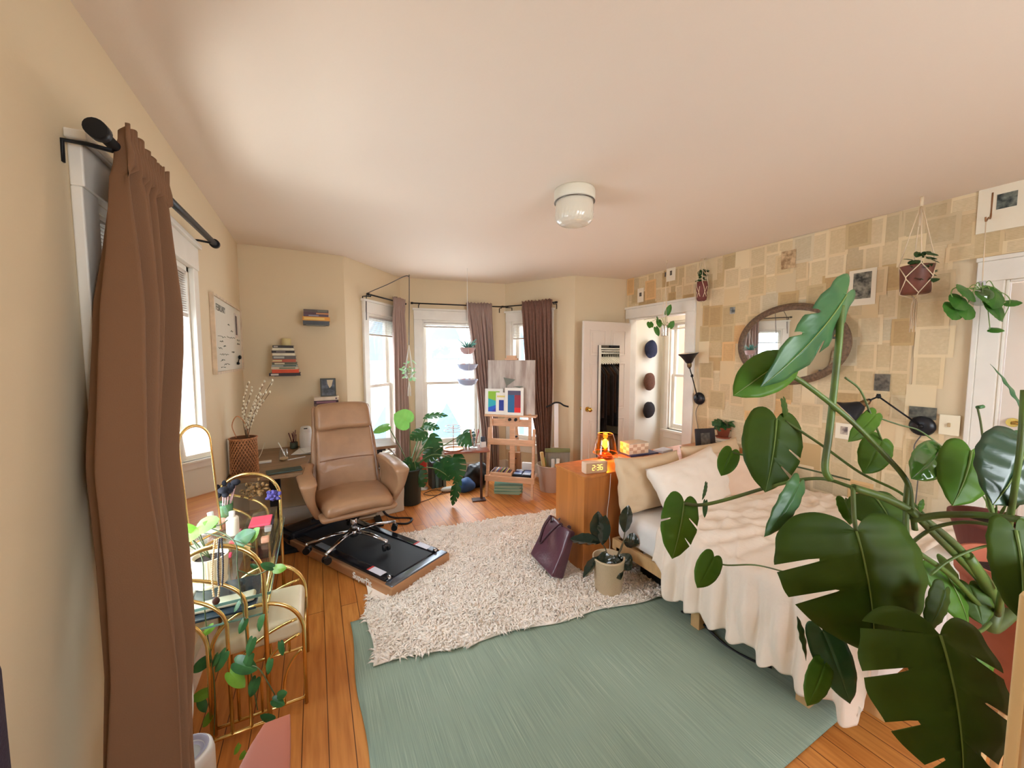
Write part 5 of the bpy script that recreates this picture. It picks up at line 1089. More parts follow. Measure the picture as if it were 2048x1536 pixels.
# broom with hanger by the corner
d = 4.62; t_ = thing('broom', PD(1114, 900, d), 'broom with a white handle and green bristle head hung upright at the bay corner', 'broom')
mb = MB(); a, b = PD(1112, 895, d), PD(1113, 806, d); mb.cbox((a+b)/2, (.05, .018, (b-a).length), 0, frame((0, 0, 0), CR, CF)); part('handle', mb, mat('white plastic'), t_, bevel=.003)
mb = MB(); fr_ = frame(PD(1116, 900, d), CR, V((0, 0, 1))); mb.box((-.155, -.025, -.02), (.145, .018, .02), 0, fr_); part('head', mb, mat('olive green plastic', (128, 140, 96), .5), t_, bevel=.003)
mb = MB()
for k in range(34): x = -.15+.0087*k; mb.box((x, -.20, -.015), (x+.0055, -.025, .012), 0, fr_)
part('bristles', mb, mat('grey bristles', (176, 176, 164), .9), t_)
t_ = thing('coat_hanger', PD(1113, 812, 4.56), 'black clothes hanger hooked across the top of the broom handle', 'hanger')
mb = MB(); mb.sweep(spline([PD(1092, 814, 4.56), PD(1100, 811, 4.56), PD(1108, 806, 4.56), PD(1113, 805, 4.56), PD(1120, 806, 4.56), PD(1128, 811, 4.56), PD(1137, 813.5, 4.56)], 5), (.014, .010), 10); part('hanger_body', mb, M_dblack, t_)
# ================================================================== bay window side table and things on it
TC = onz(932, 899, .62); TC.z = 0
t_ = thing('side_table', TC, 'small reddish wooden table under the middle bay window, behind the plant', 'side table')
MT = Matrix.Translation(TC) @ Matrix.Rotation(R(-14), 4, 'Z')
mb = MB(); mb.rbox((-.235, -.10, .60), (.24, .20, .622), .008, 4, 0, None, MT); part('table_top', mb, mat('reddish wood', (150, 92, 72), .3, var=.2, vscale=8), t_)
part('pedestal', MB().box((.175, .16, .012), (.20, .185, .60), 0, MT).box((.08, .10, 0), (.23, .20, .012), 0, MT), mat('dark table leg', (74, 50, 42), .5), t_)
c = MT @ V((-.13, .02, .6225)); t_ = thing('jewelry_stand', c, 'brass two-ring jewellery stand on the small bay table', 'jewelry stand')
mb = MB(); mb.lathe([(0, 0), (.10, 0), (.108, .012), (.104, .012), (.098, .004), (0, .004)], c, 36); part('base_dish', mb, mat('rose gold', (206, 150, 110), .25, .9), t_)
mb = MB(); mb.cyl(c+V((0, 0, .004)), c+V((0, 0, .26)), .004, n=8)
for z, r in ((.205, .10), (.25, .085)):
    mb.sweep([c+V((r*math.cos(2*math.pi*i/36), r*math.sin(2*math.pi*i/36), z)) for i in range(36)], .003, 6, closed=True)
    for a in (0, 2.09, 4.19): mb.cyl(c+V((0, 0, z)), c+V((r*math.cos(a), r*math.sin(a), z)), .002, n=6)
part('rings', mb, mat('rose gold'), t_)
c = MT @ V((.10, .07, .6225)); t_ = thing('brush_jar', c, 'glass jar of paint brushes on the small bay table', 'brush jar'); mb = MB(); mb.lathe([(0, 0), (.035, 0), (.036, .10), (.033, .10), (.032, .004), (0, .004)], c, 20); part('jar', mb, glassmat('jar glass'), t_)
for k in range(9):
    a = k*.7; p = c+V((.012*math.cos(a), .012*math.sin(a), .006)); q = c+V((.05*math.cos(a), .03*math.sin(a), .17+.01*(k % 3)))
    mb = MB(); mb.cyl(p, q, .003, n=6); mb.sph(q, (.005, .005, .014), 8); part('paint_brush', mb, mat('brush %d' % (k % 4), [(170, 60, 60), (190, 160, 120), (90, 110, 140), (210, 200, 190)][k % 4], .5), t_)
c = MT @ V((.19, .06, .6225)); t_ = thing('ink_bottle', c, 'square ink bottle with a dark cap on a white box on the small bay table', 'bottle'); mb = MB(); mb.box(c+V((-.025, -.02, 0)), c+V((.03, .02, .06))); part('carton', mb, mat('white card'), t_)
mb = MB(); mb.rbox(c+V((-.02, -.018, .061)), c+V((.022, .018, .115)), .005, 3); part('ink_glass', mb, mat('dark ink glass', (70, 82, 96), .15), t_)
# ================================================================== bay monstera
c = V((.885, 4.17, 0)); t_ = thing('potted_monstera', c, 'monstera in a tall black pot in the bay beside the desk chair', 'potted plant')
mb = MB(); mb.lathe([(0, 0), (.105, 0), (.112, .01), (.122, .37), (.128, .375), (.128, .39), (.115, .39), (.112, .34), (0, .34)], c, 36); part('pot', mb, mat('dark green black pot', (38, 50, 46), .5), t_)
part('soil', MB().lathe([(0, .345), (.112, .345)], c, 30), M_soil, t_)
M_mon = mat('monstera leaf', (58, 104, 50), .32, var=.3, vscale=8, transl=.25, col2=(38, 82, 40)); M_monl = mat('bright monstera leaf', (128, 178, 92), .35, var=.15, vscale=8, transl=.35, col2=(110, 164, 78))
M_stem = mat('green stem', (104, 128, 70), .5, var=.2, vscale=10)
dc = (c-CC).dot(CF)
BL = [((820, 845), (788, 828), 42, 0, 1, 'heart', -.1), ((776, 852), (745, 866), 20, -.1, 1, 'heart', -.1), ((852, 832), (897, 832), 18, .5, 0, 'monstera', .3), ((848, 850), (880, 858), 22, .4, 0, 'monstera', .3), ((848, 862), (820, 880), 30, .1, 0, 'monstera', 0), ((858, 875), (880, 915), 40, .2, 0, 'monstera', .1),
      ((925, 868), (945, 892), 42, .1, 0, 'monstera', 0), ((905, 915), (918, 965), 46, -.1, 0, 'monstera', -.1), ((915, 965), (905, 1012), 20, -.12, 0, 'monstera', -.1), ((880, 925), (900, 962), 38, .1, 0, 'monstera', .1), ((825, 925), (800, 960), 40, -.08, 0, 'monstera', 0), ((832, 940), (848, 975), 36, -.12, 0, 'monstera', 0), ((815, 950), (822, 990), 38, -.15, 0, 'monstera', 0), ((870, 895), (850, 925), 36, .1, 0, 'monstera', 0)]
for k, (b, t, w, dd, br_, kind, dt) in enumerate(BL):
    B = PD(*b, dc+dd*.6); Tt = PD(*t, dc+dt*.6-.05); mb = MB(); leaf(mb, B, Tt, w*(dc)/FPX, -CF*1.0+CU*(.9 if w < 25 else .35)+CR*random.uniform(-.3, .3), kind, nt=26, seed=k); part('leaf', mb, M_monl if br_ else M_mon, t_)
mb = MB()
for b, t, w, dd, br_, kind, dt in BL:
    B = PD(*b, dc+dd*.6); s0 = c+V((random.uniform(-.03, .03), random.uniform(-.03, .03), .35)); mid = (s0+B)/2+V((0, 0, .10 if b[1] > 880 else .02)); mb.sweep(spline([s0, mid, B], 7), .0055, 7)
part('stems', mb, M_stem, t_)
# things on the bay floor
c = onz(847, 978, 0); t_ = thing('fire_extinguisher', c, 'red cylinder standing on a white foot behind the bay monstera', 'extinguisher')
mb = MB(); mb.lathe([(0, .06), (.04, .06), (.042, .07), (.042, .36), (.03, .39), (.012, .40), (.012, .43), (0, .43)], c, 24); part('cylinder', mb, mat('red enamel', (196, 54, 44), .35), t_)
mb = MB(); mb.lathe([(0, 0), (.055, 0), (.055, .01), (.018, .02), (.018, .06), (0, .06)], c, 24); part('foot', mb, mat('white plastic'), t_)
def blob(name, c, r, m, lab, cat, seed, amp=.35, f=9):
    mb = MB(); mb.sph(c, r, 32, 0, lambda p: p*(1+amp*noise.noise(p*f+V((seed, 0, 0))))); o = mb.build(name, m); return tag(o, lab, cat)
c = onz(935, 985, 0); blob('blue_bag', (c.x, c.y+.05, .08), (.10, .08, .085), mat('blue nylon', (44, 84, 140), .6), 'crumpled blue bag on the bay floor in front of the black one', 'bag', 3)
c = onz(960, 980, 0); blob('black_bag', (c.x+.02, c.y+.15, .14), (.16, .12, .15), mat('black nylon', (30, 36, 42), .6), 'slumped black bag on the bay floor left of the easel', 'bag', 5)
c = onz(900, 984, 0); blob('slipper', (c.x, c.y+.03, .03), (.10, .045, .03), mat('white fleece', (206, 204, 196), .9), 'white slipper on the bay floor beside the blue bag', 'slipper', 8, .2)
# books and bottles standing under the bay window
for k, (x, h, col, nme) in enumerate([(862, .22, (70, 84, 90), 'slate'), (869, .25, (96, 130, 140), 'teal grey'), (876, .20, (60, 70, 70), 'charcoal'), (884, .24, (110, 120, 110), 'sage')]):
    c = ony(x, 970, 4.62); mb = MB(); mb.box((c.x-.02, 4.50, 0), (c.x+.018, 4.68, h+.1)); tag(mb.build('binder', mat('binder '+nme, col, .6)), '%s grey-green binder standing on the floor under the middle bay window' % nme if nme != 'teal grey' else 'teal grey binder, tallest of those standing under the middle bay window', 'binder', 'binders under the bay window')
cable('floor_cable', [(.98, 4.12, .006), (1.15, 4.20, .006), (1.30, 4.34, .006), (1.22, 4.44, .006), (1.08, 4.36, .006), (1.2, 4.25, .008), (1.45, 4.32, .006), (1.62, 4.42, .006)], .004, mat('brown cable', (92, 60, 44), .6), 'brown cable looping over the bay floor beside the monstera pot')
# canvas tote beside the chair
MTt = Matrix.Translation((.62, 4.03, 0)) @ Matrix.Rotation(R(10), 4, 'Z')
t_ = thing('canvas_tote', (.62, 4.03, 0), 'off-white canvas box bag with a small black tag, on the floor right of the chair', 'bag')
mb = MB(); mb.rbox((-.15, -.09, 0), (.15, .09, .30), .02, 5, 0, lambda p: V((p.x, p.y+.01*math.sin(p.z*20), p.z+.01*math.sin(p.x*20) if p.z > .25 else p.z)), MTt); part('body', mb, mat('off-white canvas', (206, 200, 184), .85, bump=.2, bscale=150), t_)
part('tag', MB().box((.105, -.096, .20), (.12, -.089, .27), 0, MTt), M_black, t_)
for k in range(8):
    Mk = Matrix.Translation((.34, 3.99, 0)) @ Matrix.Rotation(R(12-5*(k % 3)), 4, 'Z'); mb = MB(); mb.box((-.14, -.10, .015*k), (.14, .10, .015*k+.013), 0, Mk); tag(mb.build('magazine', mat('magazine %d' % (k % 4), [(196, 176, 140), (150, 120, 86), (214, 206, 186), (120, 96, 74)][k % 4], .6)), ['bottom', 'second', 'third', 'fourth', 'fifth', 'sixth', 'seventh', 'top'][k]+' magazine of the pile under the desk, seen behind the chair base', 'magazine', 'magazines piled under the desk')
cable('power_cable', [(.30, 3.86, .02), (.42, 3.84, .26), (.50, 3.82, .22), (.56, 3.80, .08), (.66, 3.82, .008), (.80, 3.74, .006), (.74, 3.64, .006), (.62, 3.70, .006)], .011, mat('black cable', (28, 28, 32), .5), 'thick black cable arching down beside the magazine pile under the desk')
mb = MB(); mb.rbox((-.50, 3.50, .001), (-.12, 3.70, .03), .012, 5, 0, lambda p: V((p.x, p.y, p.z+.03*abs(noise.noise(V((p.x*8, p.y*8, 0))))))); tag(mb.build('black_cloth', mat('black cloth', (20, 20, 24), .9)), 'crumpled black cloth on the floor under the left of the desk', 'cloth')
c = onz(565, 1168, 0); t_ = thing('plastic_bin', (-.30, 2.60, 0), 'small white plastic bin on the floor behind the stool', 'bin')
c = V((-.22, 2.62, 0)); mb = MB(); mb.rbox(c+V((-.09, -.09, .0)), c+V((.09, .09, .13)), .03, 5); part('bin_body', mb, mat('white plastic'), t_)
# ================================================================== hanging things in the bay
t_ = thing('plant_hanger', PD(818, 700, 4.3), 'white macrame hanger with a small trailing plant on a long wire hook by the bay', 'hanging plant')
a0, _, n0 = fpt(B_, C_, .33, .10); hb = a0+V((0, 0, 2.27)); HD = 4.15
mb = MB(); mb.sweep(spline([PD(733, 640, (hb-CC).dot(CF)), PD(733, 592, (hb-CC).dot(CF)), PD(738, 585, (hb-CC).dot(CF)), PD(775, 569, 4.1), PD(808, 553, HD), PD(817, 553, HD), PD(818.5, 562, HD), PD(818, 690, HD)], 5), .0045, 7); part('wire_hook', mb, mat('grey wire', (92, 90, 90), .4, .7), t_)
P = lambda x, y: PD(x, y, HD)
mb = MB(); tp = P(818, 690); bw = P(818, 748)
for k in range(4):
    a = k*1.57+.4; o = V((math.cos(a)*.05, math.sin(a)*.05, 0)); mb.sweep([tp, bw+o+V((0, 0, .06)), bw+o, bw+V((0, 0, -.07)), bw+V((0, 0, -.09))], .003, 6)
for k in range(7): mb.sweep([bw+V((0, 0, -.08)), bw+V((math.cos(k)*.014, math.sin(k)*.014, -.16)), bw+V((math.cos(k)*.018, math.sin(k)*.018, -.24))], .003, 5)
part('macrame', mb, mat('white cord', (230, 230, 226), .9), t_)
mb = MB(); mb.lathe([(0, -.05), (.035, -.045), (.045, 0), (.043, .05), (.038, .05), (0, .03)], bw, 22); part('small_pot', mb, glassmat('jar glass'), t_)
part('foliage', foliage(scatter_leaves(bw+V((0, 0, .06)), .10, 26, .05, 12, 1.1, .9), nt=8), mat('pale trailing leaf', (150, 190, 140), .4, transl=.4), t_)
BD = 4.35; Pb = lambda x, y: PD(x, y, BD)
t_ = thing('hanging_basket', Pb(935, 770), 'three-tier hanging basket of shells topped by a spiky plant, in the bay', 'hanging basket')
ctr = [Pb(935, 700), Pb(935, 733), Pb(935, 763)]
mb = MB(); tpp = Pb(935, 640); hk = V((tpp.x, tpp.y, 2.6)); mb.cyl(hk, tpp, .0025, n=6)
for k in range(3):
    a = k*2.094+.3; r0, r1 = .085, .115; q = [tpp]+[ctr[0]+V((math.cos(a)*r0, math.sin(a)*r0, 0)), ctr[1]+V((math.cos(a)*r1, math.sin(a)*r1, .02)), ctr[2]+V((math.cos(a)*r1, math.sin(a)*r1, .02))]; mb.sweep(q, .002, 6)
part('hanging_cords', mb, mat('white cord'), t_)
for k, (cc_, r) in enumerate(zip(ctr, (.085, .115, .115))):
    mb = MB(); mb.sweep([cc_+V((r*math.cos(2*math.pi*i/30), r*math.sin(2*math.pi*i/30), .02)) for i in range(30)], .006, 7, closed=True); mb.lathe([(r, .02), (r*.85, -.02), (r*.5, -.045), (.001, -.05)], cc_, 30); part('wire_tier', mb, mat('pinkish wicker', (196, 160, 156), .6) if k == 0 else mat('pale blue shell dish', (176, 186, 214), .4), t_)
    if k:
        for j in range(7): a = j*.9; part('shell', MB().sph(cc_+V((math.cos(a)*r*.55, math.sin(a)*r*.5, .015)), (.03, .025, .02), 10), mat('shell %d' % (j % 3), [(230, 222, 216), (206, 160, 160), (170, 190, 220)][j % 3], .4), t_)
mb = MB()
for k in range(22):
    a = k*2.4; e = ctr[0]+V((math.cos(a)*.12, math.sin(a)*.10, .13-.012*(k % 9))); leaf(mb, ctr[0]+V((0, 0, .01)), e, .022, V((0, -.5, 1)), 'lance', nt=8, seed=k)
part('spiky_plant', mb, mat('blue green blades', (110, 170, 160), .4, transl=.3), t_)
# ================================================================== rugs
def rug_green():
    m = bpy.data.materials.new('sage woven cotton'); m.use_nodes = True; nt = m.node_tree; b = nt.nodes['Principled BSDF']; N = nt.nodes.new; L = nt.links.new
    tc = N('ShaderNodeTexCoord'); mp = N('ShaderNodeMapping'); mp.inputs['Scale'].default_value = (230, 3.0, 1); L(tc.outputs['Object'], mp.inputs[0])
    n = N('ShaderNodeTexNoise'); n.inputs['Scale'].default_value = 1; n.inputs['Detail'].default_value = 6; n.inputs['Roughness'].default_value = .65; L(mp.outputs[0], n.inputs[0])
    r = N('ShaderNodeValToRGB'); e = r.color_ramp.elements; e[0].position = .28; e[0].color = lin((136, 156, 142)); e[1].position = .82; e[1].color = lin((202, 212, 190)); k = e.new(.55); k.color = lin((160, 178, 160)); L(n.outputs[0], r.inputs[0])
    n2 = N('ShaderNodeTexNoise'); n2.inputs['Scale'].default_value = 1.6; L(tc.outputs['Object'], n2.inputs[0])
    r2 = N('ShaderNodeValToRGB'); r2.color_ramp.elements[0].color = lin((216, 222, 222)); r2.color_ramp.elements[1].color = (1, 1, 1, 1); L(n2.outputs[0], r2.inputs[0])
    mx = N('ShaderNodeMixRGB'); mx.blend_type = 'MULTIPLY'; mx.inputs[0].default_value = 1; L(r.outputs[0], mx.inputs[1]); L(r2.outputs[0], mx.inputs[2]); L(mx.outputs[0], b.inputs['Base Color'])
    b.inputs['Roughness'].default_value = .95; bp = N('ShaderNodeBump'); bp.inputs['Strength'].default_value = .25; bp.inputs['Distance'].default_value = .004; L(n.outputs[0], bp.inputs['Height']); L(bp.outputs[0], b.inputs['Normal'])
    return m
mb = MB()
def gr(u, v):
    x = .135+2.2*u; y = .745+1.65*v-.04*u*v; z = .006+.006*max(0, noise.noise(V((x*2.2, y*2.2, 0)))); x += .008*math.sin(y*9)*(u < .01); return V((x, y, z))
mb.grid(gr, 60, 60); g_ = mb.build('woven_rug', rug_green(), None, solid=.006); tag(g_, 'large sage green woven cotton rug on the floor in the foreground', 'rug')
# shag rug: flat backing with hair pile
qa, qb, qc, qd = V((.215, 1.975)), V((2.36, 1.66)), V((2.40, 3.19)), V((.30, 3.44))
def sh(u, v):
    p = (qa*(1-u)+qb*u)*(1-v)+(qd*(1-u)+qc*u)*v; p = p + V((.012*math.sin(v*17), .014*math.sin(u*23))); return V((p.x, p.y, .020+.004*noise.noise(V((p.x*5, p.y*5, 0)))))
M_shag = mat('cream shag yarn', (255, 244, 232), .9, sheen=.5)
t_ = thing('shag_rug', (1.3, 2.5, .014), 'fluffy cream shag rug lying over the edge of the green one', 'rug')
mb = MB(); mb.grid(sh, 70, 50); sg = part('rug_backing', mb, M_shag, t_, solid=.006)
# the pile itself: tufts as strips of yarn, one mesh that nobody could count
pile = MB(); rp = random.Random(99); vs = []; fs = []
bx = (.13, .48, 1.32)
for k in range(30000):
    u, v = rp.random(), rp.random(); p = sh(u, v); q = p.copy()
    d = q-p0; lx, ly = d.dot(ux), d.dot(uy)
    if -.06 < lx < Wt and ly > .03 or 0 < lx < Wt and ly > 0: continue                     # treadmill stands here
    if p.x > 1.69 and 2.15 < p.y < 2.54: continue             # dresser
    n1 = 1.5*noise.noise(V((p.x*9, p.y*9, 3))); n2_ = 1.5*noise.noise(V((p.x*9, p.y*9, 9)))
    a = rp.uniform(0, 6.28); dirn = V((n1*1.2+math.cos(a)*.8, n2_*1.2+math.sin(a)*.8, .5)); dirn.normalize()
    Ln = rp.uniform(.03, .055)*(1+.35*noise.noise(V((p.x*9, p.y*9, 1)))); w = rp.uniform(.0032, .0058); s = dirn.cross(V((math.cos(a*3), math.sin(a*3), .3))).normalized()*w
    m_ = p+dirn*Ln*.55; e = m_+(dirn+V((n1, n2_, -.9))).normalized()*Ln*.5; e.z = max(e.z, p.z+.004)
    s2 = s.cross(dirn)
    o = len(vs); vs += [p-s, p+s, p+s2*1.2, m_-s*1.3, m_+s*1.3, m_+s2*1.6, e]
    fs += [(o, o+1, o+4, o+3), (o+1, o+2, o+5, o+4), (o+2, o, o+3, o+5), (o+3, o+4, o+6), (o+4, o+5, o+6), (o+5, o+3, o+6)]
pile.add(vs, fs, 0, True); pl = part('pile', pile, M_shag, t_); pl['kind'] = 'stuff'
# ================================================================== dresser behind the bed
M_dr = mat('orange oak veneer', (196, 124, 62), .35, var=.18, vscale=3, vstretch=(6, 6, .5), coat=.15)
t_ = thing('dresser', (2.6, 2.34, 0), 'long orange oak dresser standing behind the head of the bed', 'dresser')
part('carcass', MB().box((1.70, 2.165, 0), (3.57, 2.53, .722)), M_dr, t_, bevel=.003)
part('dresser_top', MB().box((1.692, 2.155, .722), (3.575, 2.54, .742)), M_dr, t_, bevel=.003)
for k in range(3):
    x0 = 1.74+.62*k
    for z0 in (.08, .40): dr = part('drawer', MB().box((x0, 2.53, z0), (x0+.56, 2.545, z0+.29)), M_dr, t_, bevel=.003); part('knob', MB().sph((x0+.28, 2.558, z0+.15), .015, 12), M_brass, dr)
TZ = .7425
# amber glass lamp
c = onz(1210, 916, TZ); c.z = TZ; t_ = thing('table_lamp', c, 'amber glass mushroom-cone table lamp glowing on the dresser', 'table lamp')
mb = MB(); mb.lathe([(0, 0), (.06, 0), (.065, .01), (.055, .035), (.03, .05), (.02, .055), (0, .055)], c, 32); part('lamp_base', mb, mat('amber glass base', (190, 90, 30), .1, trans=.6, ior=1.45), t_)
M_amb = glassmat('amber shade glass', (255, 222, 150), .03, .05)
mb = MB(); mb.lathe([(.100, .048), (.092, .10), (.080, .16), (.066, .205), (.060, .212)], c, 40); mb.lathe([(.098, .049), (.078, .16), (.064, .204)], c, 40); part('glass_shade', mb, M_amb, t_)
mb = MB(); mb.sweep([c+V((.101*math.cos(2*math.pi*i/40), .101*math.sin(2*math.pi*i/40), .048)) for i in range(40)], .0025, 6, closed=True); mb.sweep([c+V((.062*math.cos(2*math.pi*i/40), .062*math.sin(2*math.pi*i/40), .21)) for i in range(40)], .0025, 6, closed=True); part('shade_rim', mb, mat('amber rim', (226, 130, 50), .15), t_)
mb = MB(); mb.cyl(c+V((0, 0, .05)), c+V((0, 0, .085)), .014, n=14); part('socket', mb, M_brass, t_)
mb = MB(); mb.sph(c+V((0, 0, .125)), (.026, .026, .038), 18); part('bulb', mb, mat('lit bulb', (255, 190, 90), .3, emis=(255, 160, 50), es=40), t_)
l = bpy.data.lights.new('lamp_bulb_light', 'POINT'); l.energy = 5; l.color = (1, .56, .2); l.shadow_soft_size = .03; lo = bpy.data.objects.new('lamp_bulb_light', l); COL.objects.link(lo); lo.location = c+V((0, 0, .175))
# digital clock
Mc = Matrix.Translation(onz(1195, 947, TZ)+V((.0, .035, 0))) @ Matrix.Rotation(R(-10), 4, 'Z'); t_ = thing('digital_clock', Mc.translation, 'small white block digital clock showing 2:36 at the dresser edge', 'clock')
part('clock_body', MB().rbox((-.095, -.032, 0), (.095, .032, .088), .012, 5, 0, None, Mc), mat('pale wood-white clock case', (226, 196, 168), .4), t_)
part('clock_face', MB().box((-.085, -.0328, .008), (.085, -.0322, .08), 0, Mc), mat('pale tan face', (196, 160, 124), .4), t_)
M_led = mat('lit amber digits', (255, 220, 110), .5, emis=(255, 214, 90), es=3)
SEG = {'a': ((0, 1), (1, 1)), 'b': ((1, 1), (1, .5)), 'c': ((1, .5), (1, 0)), 'd': ((0, 0), (1, 0)), 'e': ((0, .5), (0, 0)), 'f': ((0, 1), (0, .5)), 'g': ((0, .5), (1, .5))}
mb = MB(); dx = -.035
for ch, sgs in (('2', 'abged'), (':', ''), ('3', 'abgcd'), ('6', 'afgedc')):
    if ch == ':':
        for z in (.036, .054): mb.box((dx-.0015, -.0334, z-.0015), (dx+.0015, -.0329, z+.0015), 0, Mc)
        dx += .010; continue
    for s_ in sgs:
        (a0_, b0_), (a1_, b1_) = SEG[s_]; w, h = .018, .038; x0, x1 = sorted((dx+a0_*w, dx+a1_*w)); z0, z1 = sorted((.026+b0_*h, .026+b1_*h)); tt = .0011
        g_ = .002 if x0 != x1 else 0; h_ = .002 if z0 != z1 else 0
        mb.box((x0-tt+g_, -.0334, z0-tt+h_), (x1+tt-g_, -.0329, z1+tt-h_), 0, Mc)
    dx += w+(.010 if ch != '2' else .009)
part('digits', mb, M_led, t_)
# books, box, frames on the dresser
c = onz(1262, 922, TZ)
def dbox(name, c, w, d, h, z, rz, m, lab, cat, r=.003, pn='body'):
    t = thing(name, (c.x, c.y, z), lab, cat, R(rz)); mb = MB(); mb.rbox((-w/2, -d/2, 0), (w/2, d/2, h), r, 3); part(pn, mb, m, t, world=False); return t
b1 = onz(1268, 920, TZ); t = dbox('book', b1+V((.02, .03, 0)), .24, .16, .03, TZ, 20, mat('cream page block', (230, 206, 180), .7), 'thick paperback lying beside the lamp on the dresser, under the chequered box', 'book', pn='page_block')
part('cover', MB().box((-.121, -.081, .0305), (.121, .081, .033)), mat('warm grey cover', (176, 130, 104), .6), t, world=False)
t = dbox('book', b1+V((.10, .06, 0)), .30, .18, .012, TZ+.034, -4, mat('navy book cover', (58, 60, 104), .5), 'thin navy book lying under the chequered box on the dresser', 'book', pn='cover')
t_ = thing('chequered_box', b1+V((.06, .06, 0)), 'cream and tan chequered box on the books, lit orange by the lamp', 'box', R(-6)); t_.location.z = TZ+.0465
mb = MB(); mb.box((-.10, -.06, 0), (.10, .06, .085))
for i in range(5):
    for j in range(3):
        if (i+j) % 2: mb.box((-.10+.04*i, -.0606, .005+.026*j), (-.06+.04*i, -.06, .031+.026*j), 1); 
for i in range(3):
    for j in range(3):
        if (i+j) % 2 == 0: mb.box((-.1006, -.06+.04*i, .005+.026*j), (-.10, -.02+.04*i, .031+.026*j), 1)
part('body', mb, [mat('cream box board', (236, 216, 188), .6), mat('tan box square', (206, 170, 138), .6)], t_, world=False)
part('lid_top', MB().box((-.101, -.061, .0855), (.101, .061, .092)), mat('grey box lid', (190, 178, 156), .6), t_, world=False)
c = onz(1335, 905, TZ); dbox('folded_paper', c+V((.0, .05, 0)), .16, .10, .02, TZ, 10, mat('pale blue paper', (206, 216, 236), .5), 'pale blue folded paper on the dresser behind the pillows', 'paper', pn='sheet')
c = onz(1400, 897, TZ); Mf = Matrix.Translation((c.x, 2.28, TZ)) @ Matrix.Rotation(R(-14), 4, 'Z') @ Matrix.Rotation(R(-8), 4, 'X'); t_ = thing('picture_frame', (c.x, 2.28, TZ), 'wide black picture frame standing on the dresser beside the potted plant', 'picture frame')
w, h, f = .105, .20, .055
mb = MB(); mb.rbox((-w, 0, 0), (-w+f, .02, h), .008, 3, 0, None, Mf); mb.rbox((w-f, 0, 0), (w, .02, h), .008, 3, 0, None, Mf); mb.box((-w+f-.006, .001, .0), (w-f+.006, .019, .03), 0, Mf); mb.box((-w+f-.006, .001, h-.042), (w-f+.006, .019, h-.001), 0, Mf); part('frame', mb, mat('black brown frame', (40, 34, 36), .6), t_)
part('photo', MB().box((-w+f, .006, .03), (w-f, .012, h-.042), 0, Mf), mat('dark portrait photo', (96, 90, 82), .5, var=.5, vscale=30), t_)
c = onz(1458, 893, TZ); X, Y = c.x+.03, 2.36
for k in range(7): dbox('magazine', V((X+.008*(k % 3), Y+.004*(k % 2), 0)), .26, .19, .009, TZ+.0095*k, 8-5*(k % 3), mat('dresser magazine %d' % (k % 4), [(214, 206, 180), (170, 176, 160), (230, 226, 214), (120, 116, 106)][k % 4], .6), ['bottom', 'second', 'third', 'fourth', 'fifth', 'sixth', 'top'][k]+' magazine of the pile under the small potted plant on the dresser', 'magazine', pn='pages')['group'] = 'magazines under the potted plant on the dresser'
t_ = thing('potted_plant', (X, Y, TZ+.067), 'small bushy plant in a terracotta pot and saucer on magazines on the dresser', 'potted plant')
P0 = V((X, Y, TZ+.067)); mb = MB(); mb.lathe([(0, .012), (.045, .012), (.06, .085), (.066, .085), (.066, .105), (.056, .105), (.052, .09), (0, .09)], P0, 28); part('terracotta_pot', mb, M_terra, t_)
mb = MB(); mb.lathe([(0, 0), (.06, 0), (.072, .014), (.068, .014), (.058, .004), (0, .004)], P0, 28); part('saucer', mb, M_terra, t_)
part('foliage', foliage(scatter_leaves(P0+V((0, 0, .13)), .13, 60, .055, 33, .25, .35), nt=8), mat('bushy leaf', (66, 108, 60), .35, var=.3, vscale=20, transl=.2, col2=(44, 84, 44)), t_)
# ================================================================== bed
t_ = thing('bed', (2.7, 1.3, 0), 'low pale wooden bed with a white mattress along the papered wall', 'bed')
M_ash = mat('pale ash wood', (212, 172, 120), .5, var=.12, vscale=6, vstretch=(1, 4, 1))
BX0, BX1, BY0, BY1 = 1.94, 3.46, .58, 2.13
part('side_rail', MB().box((BX0, BY0, .17), (BX0+.03, BY1, .25)), M_ash, t_, bevel=.003); part('side_rail', MB().box((BX1-.03, BY0, .17), (BX1, BY1, .25)), M_ash, t_, bevel=.003)
part('end_rail', MB().box((BX0+.03, BY0, .17), (BX1-.03, BY0+.03, .25)), M_ash, t_, bevel=.003); part('end_rail', MB().box((BX0+.03, BY1-.03, .17), (BX1-.03, BY1, .25)), M_ash, t_, bevel=.003)
for x in (BX0+.03, BX1-.03):
    for y in (.86, 1.42, 2.06): part('leg', MB().box((x-.03, y-.028, 0), (x+.028, y+.028, .20)), M_ash, t_, bevel=.003)
mb = MB()
for k in range(14): mb.box((BX0+.03, BY0+.06+.105*k, .225), (BX1-.03, BY0+.12+.105*k, .243))
part('slats', mb, M_ash, t_)
M_sheet = mat('white cotton sheet', (232, 228, 224), .85, bump=.15, bscale=12)
part('mattress', MB().rbox((BX0+.01, BY0+.02, .25), (BX1-.01, BY1-.02, .47), .06, 8, 0, lambda p: V((p.x+.006*noise.noise(p*8), p.y, p.z+.006*noise.noise(p*9+V((3, 0, 0)))))), M_sheet, t_)
M_duv = mat('cream gauze duvet', (240, 226, 210), .85, bump=.25, bscale=45)
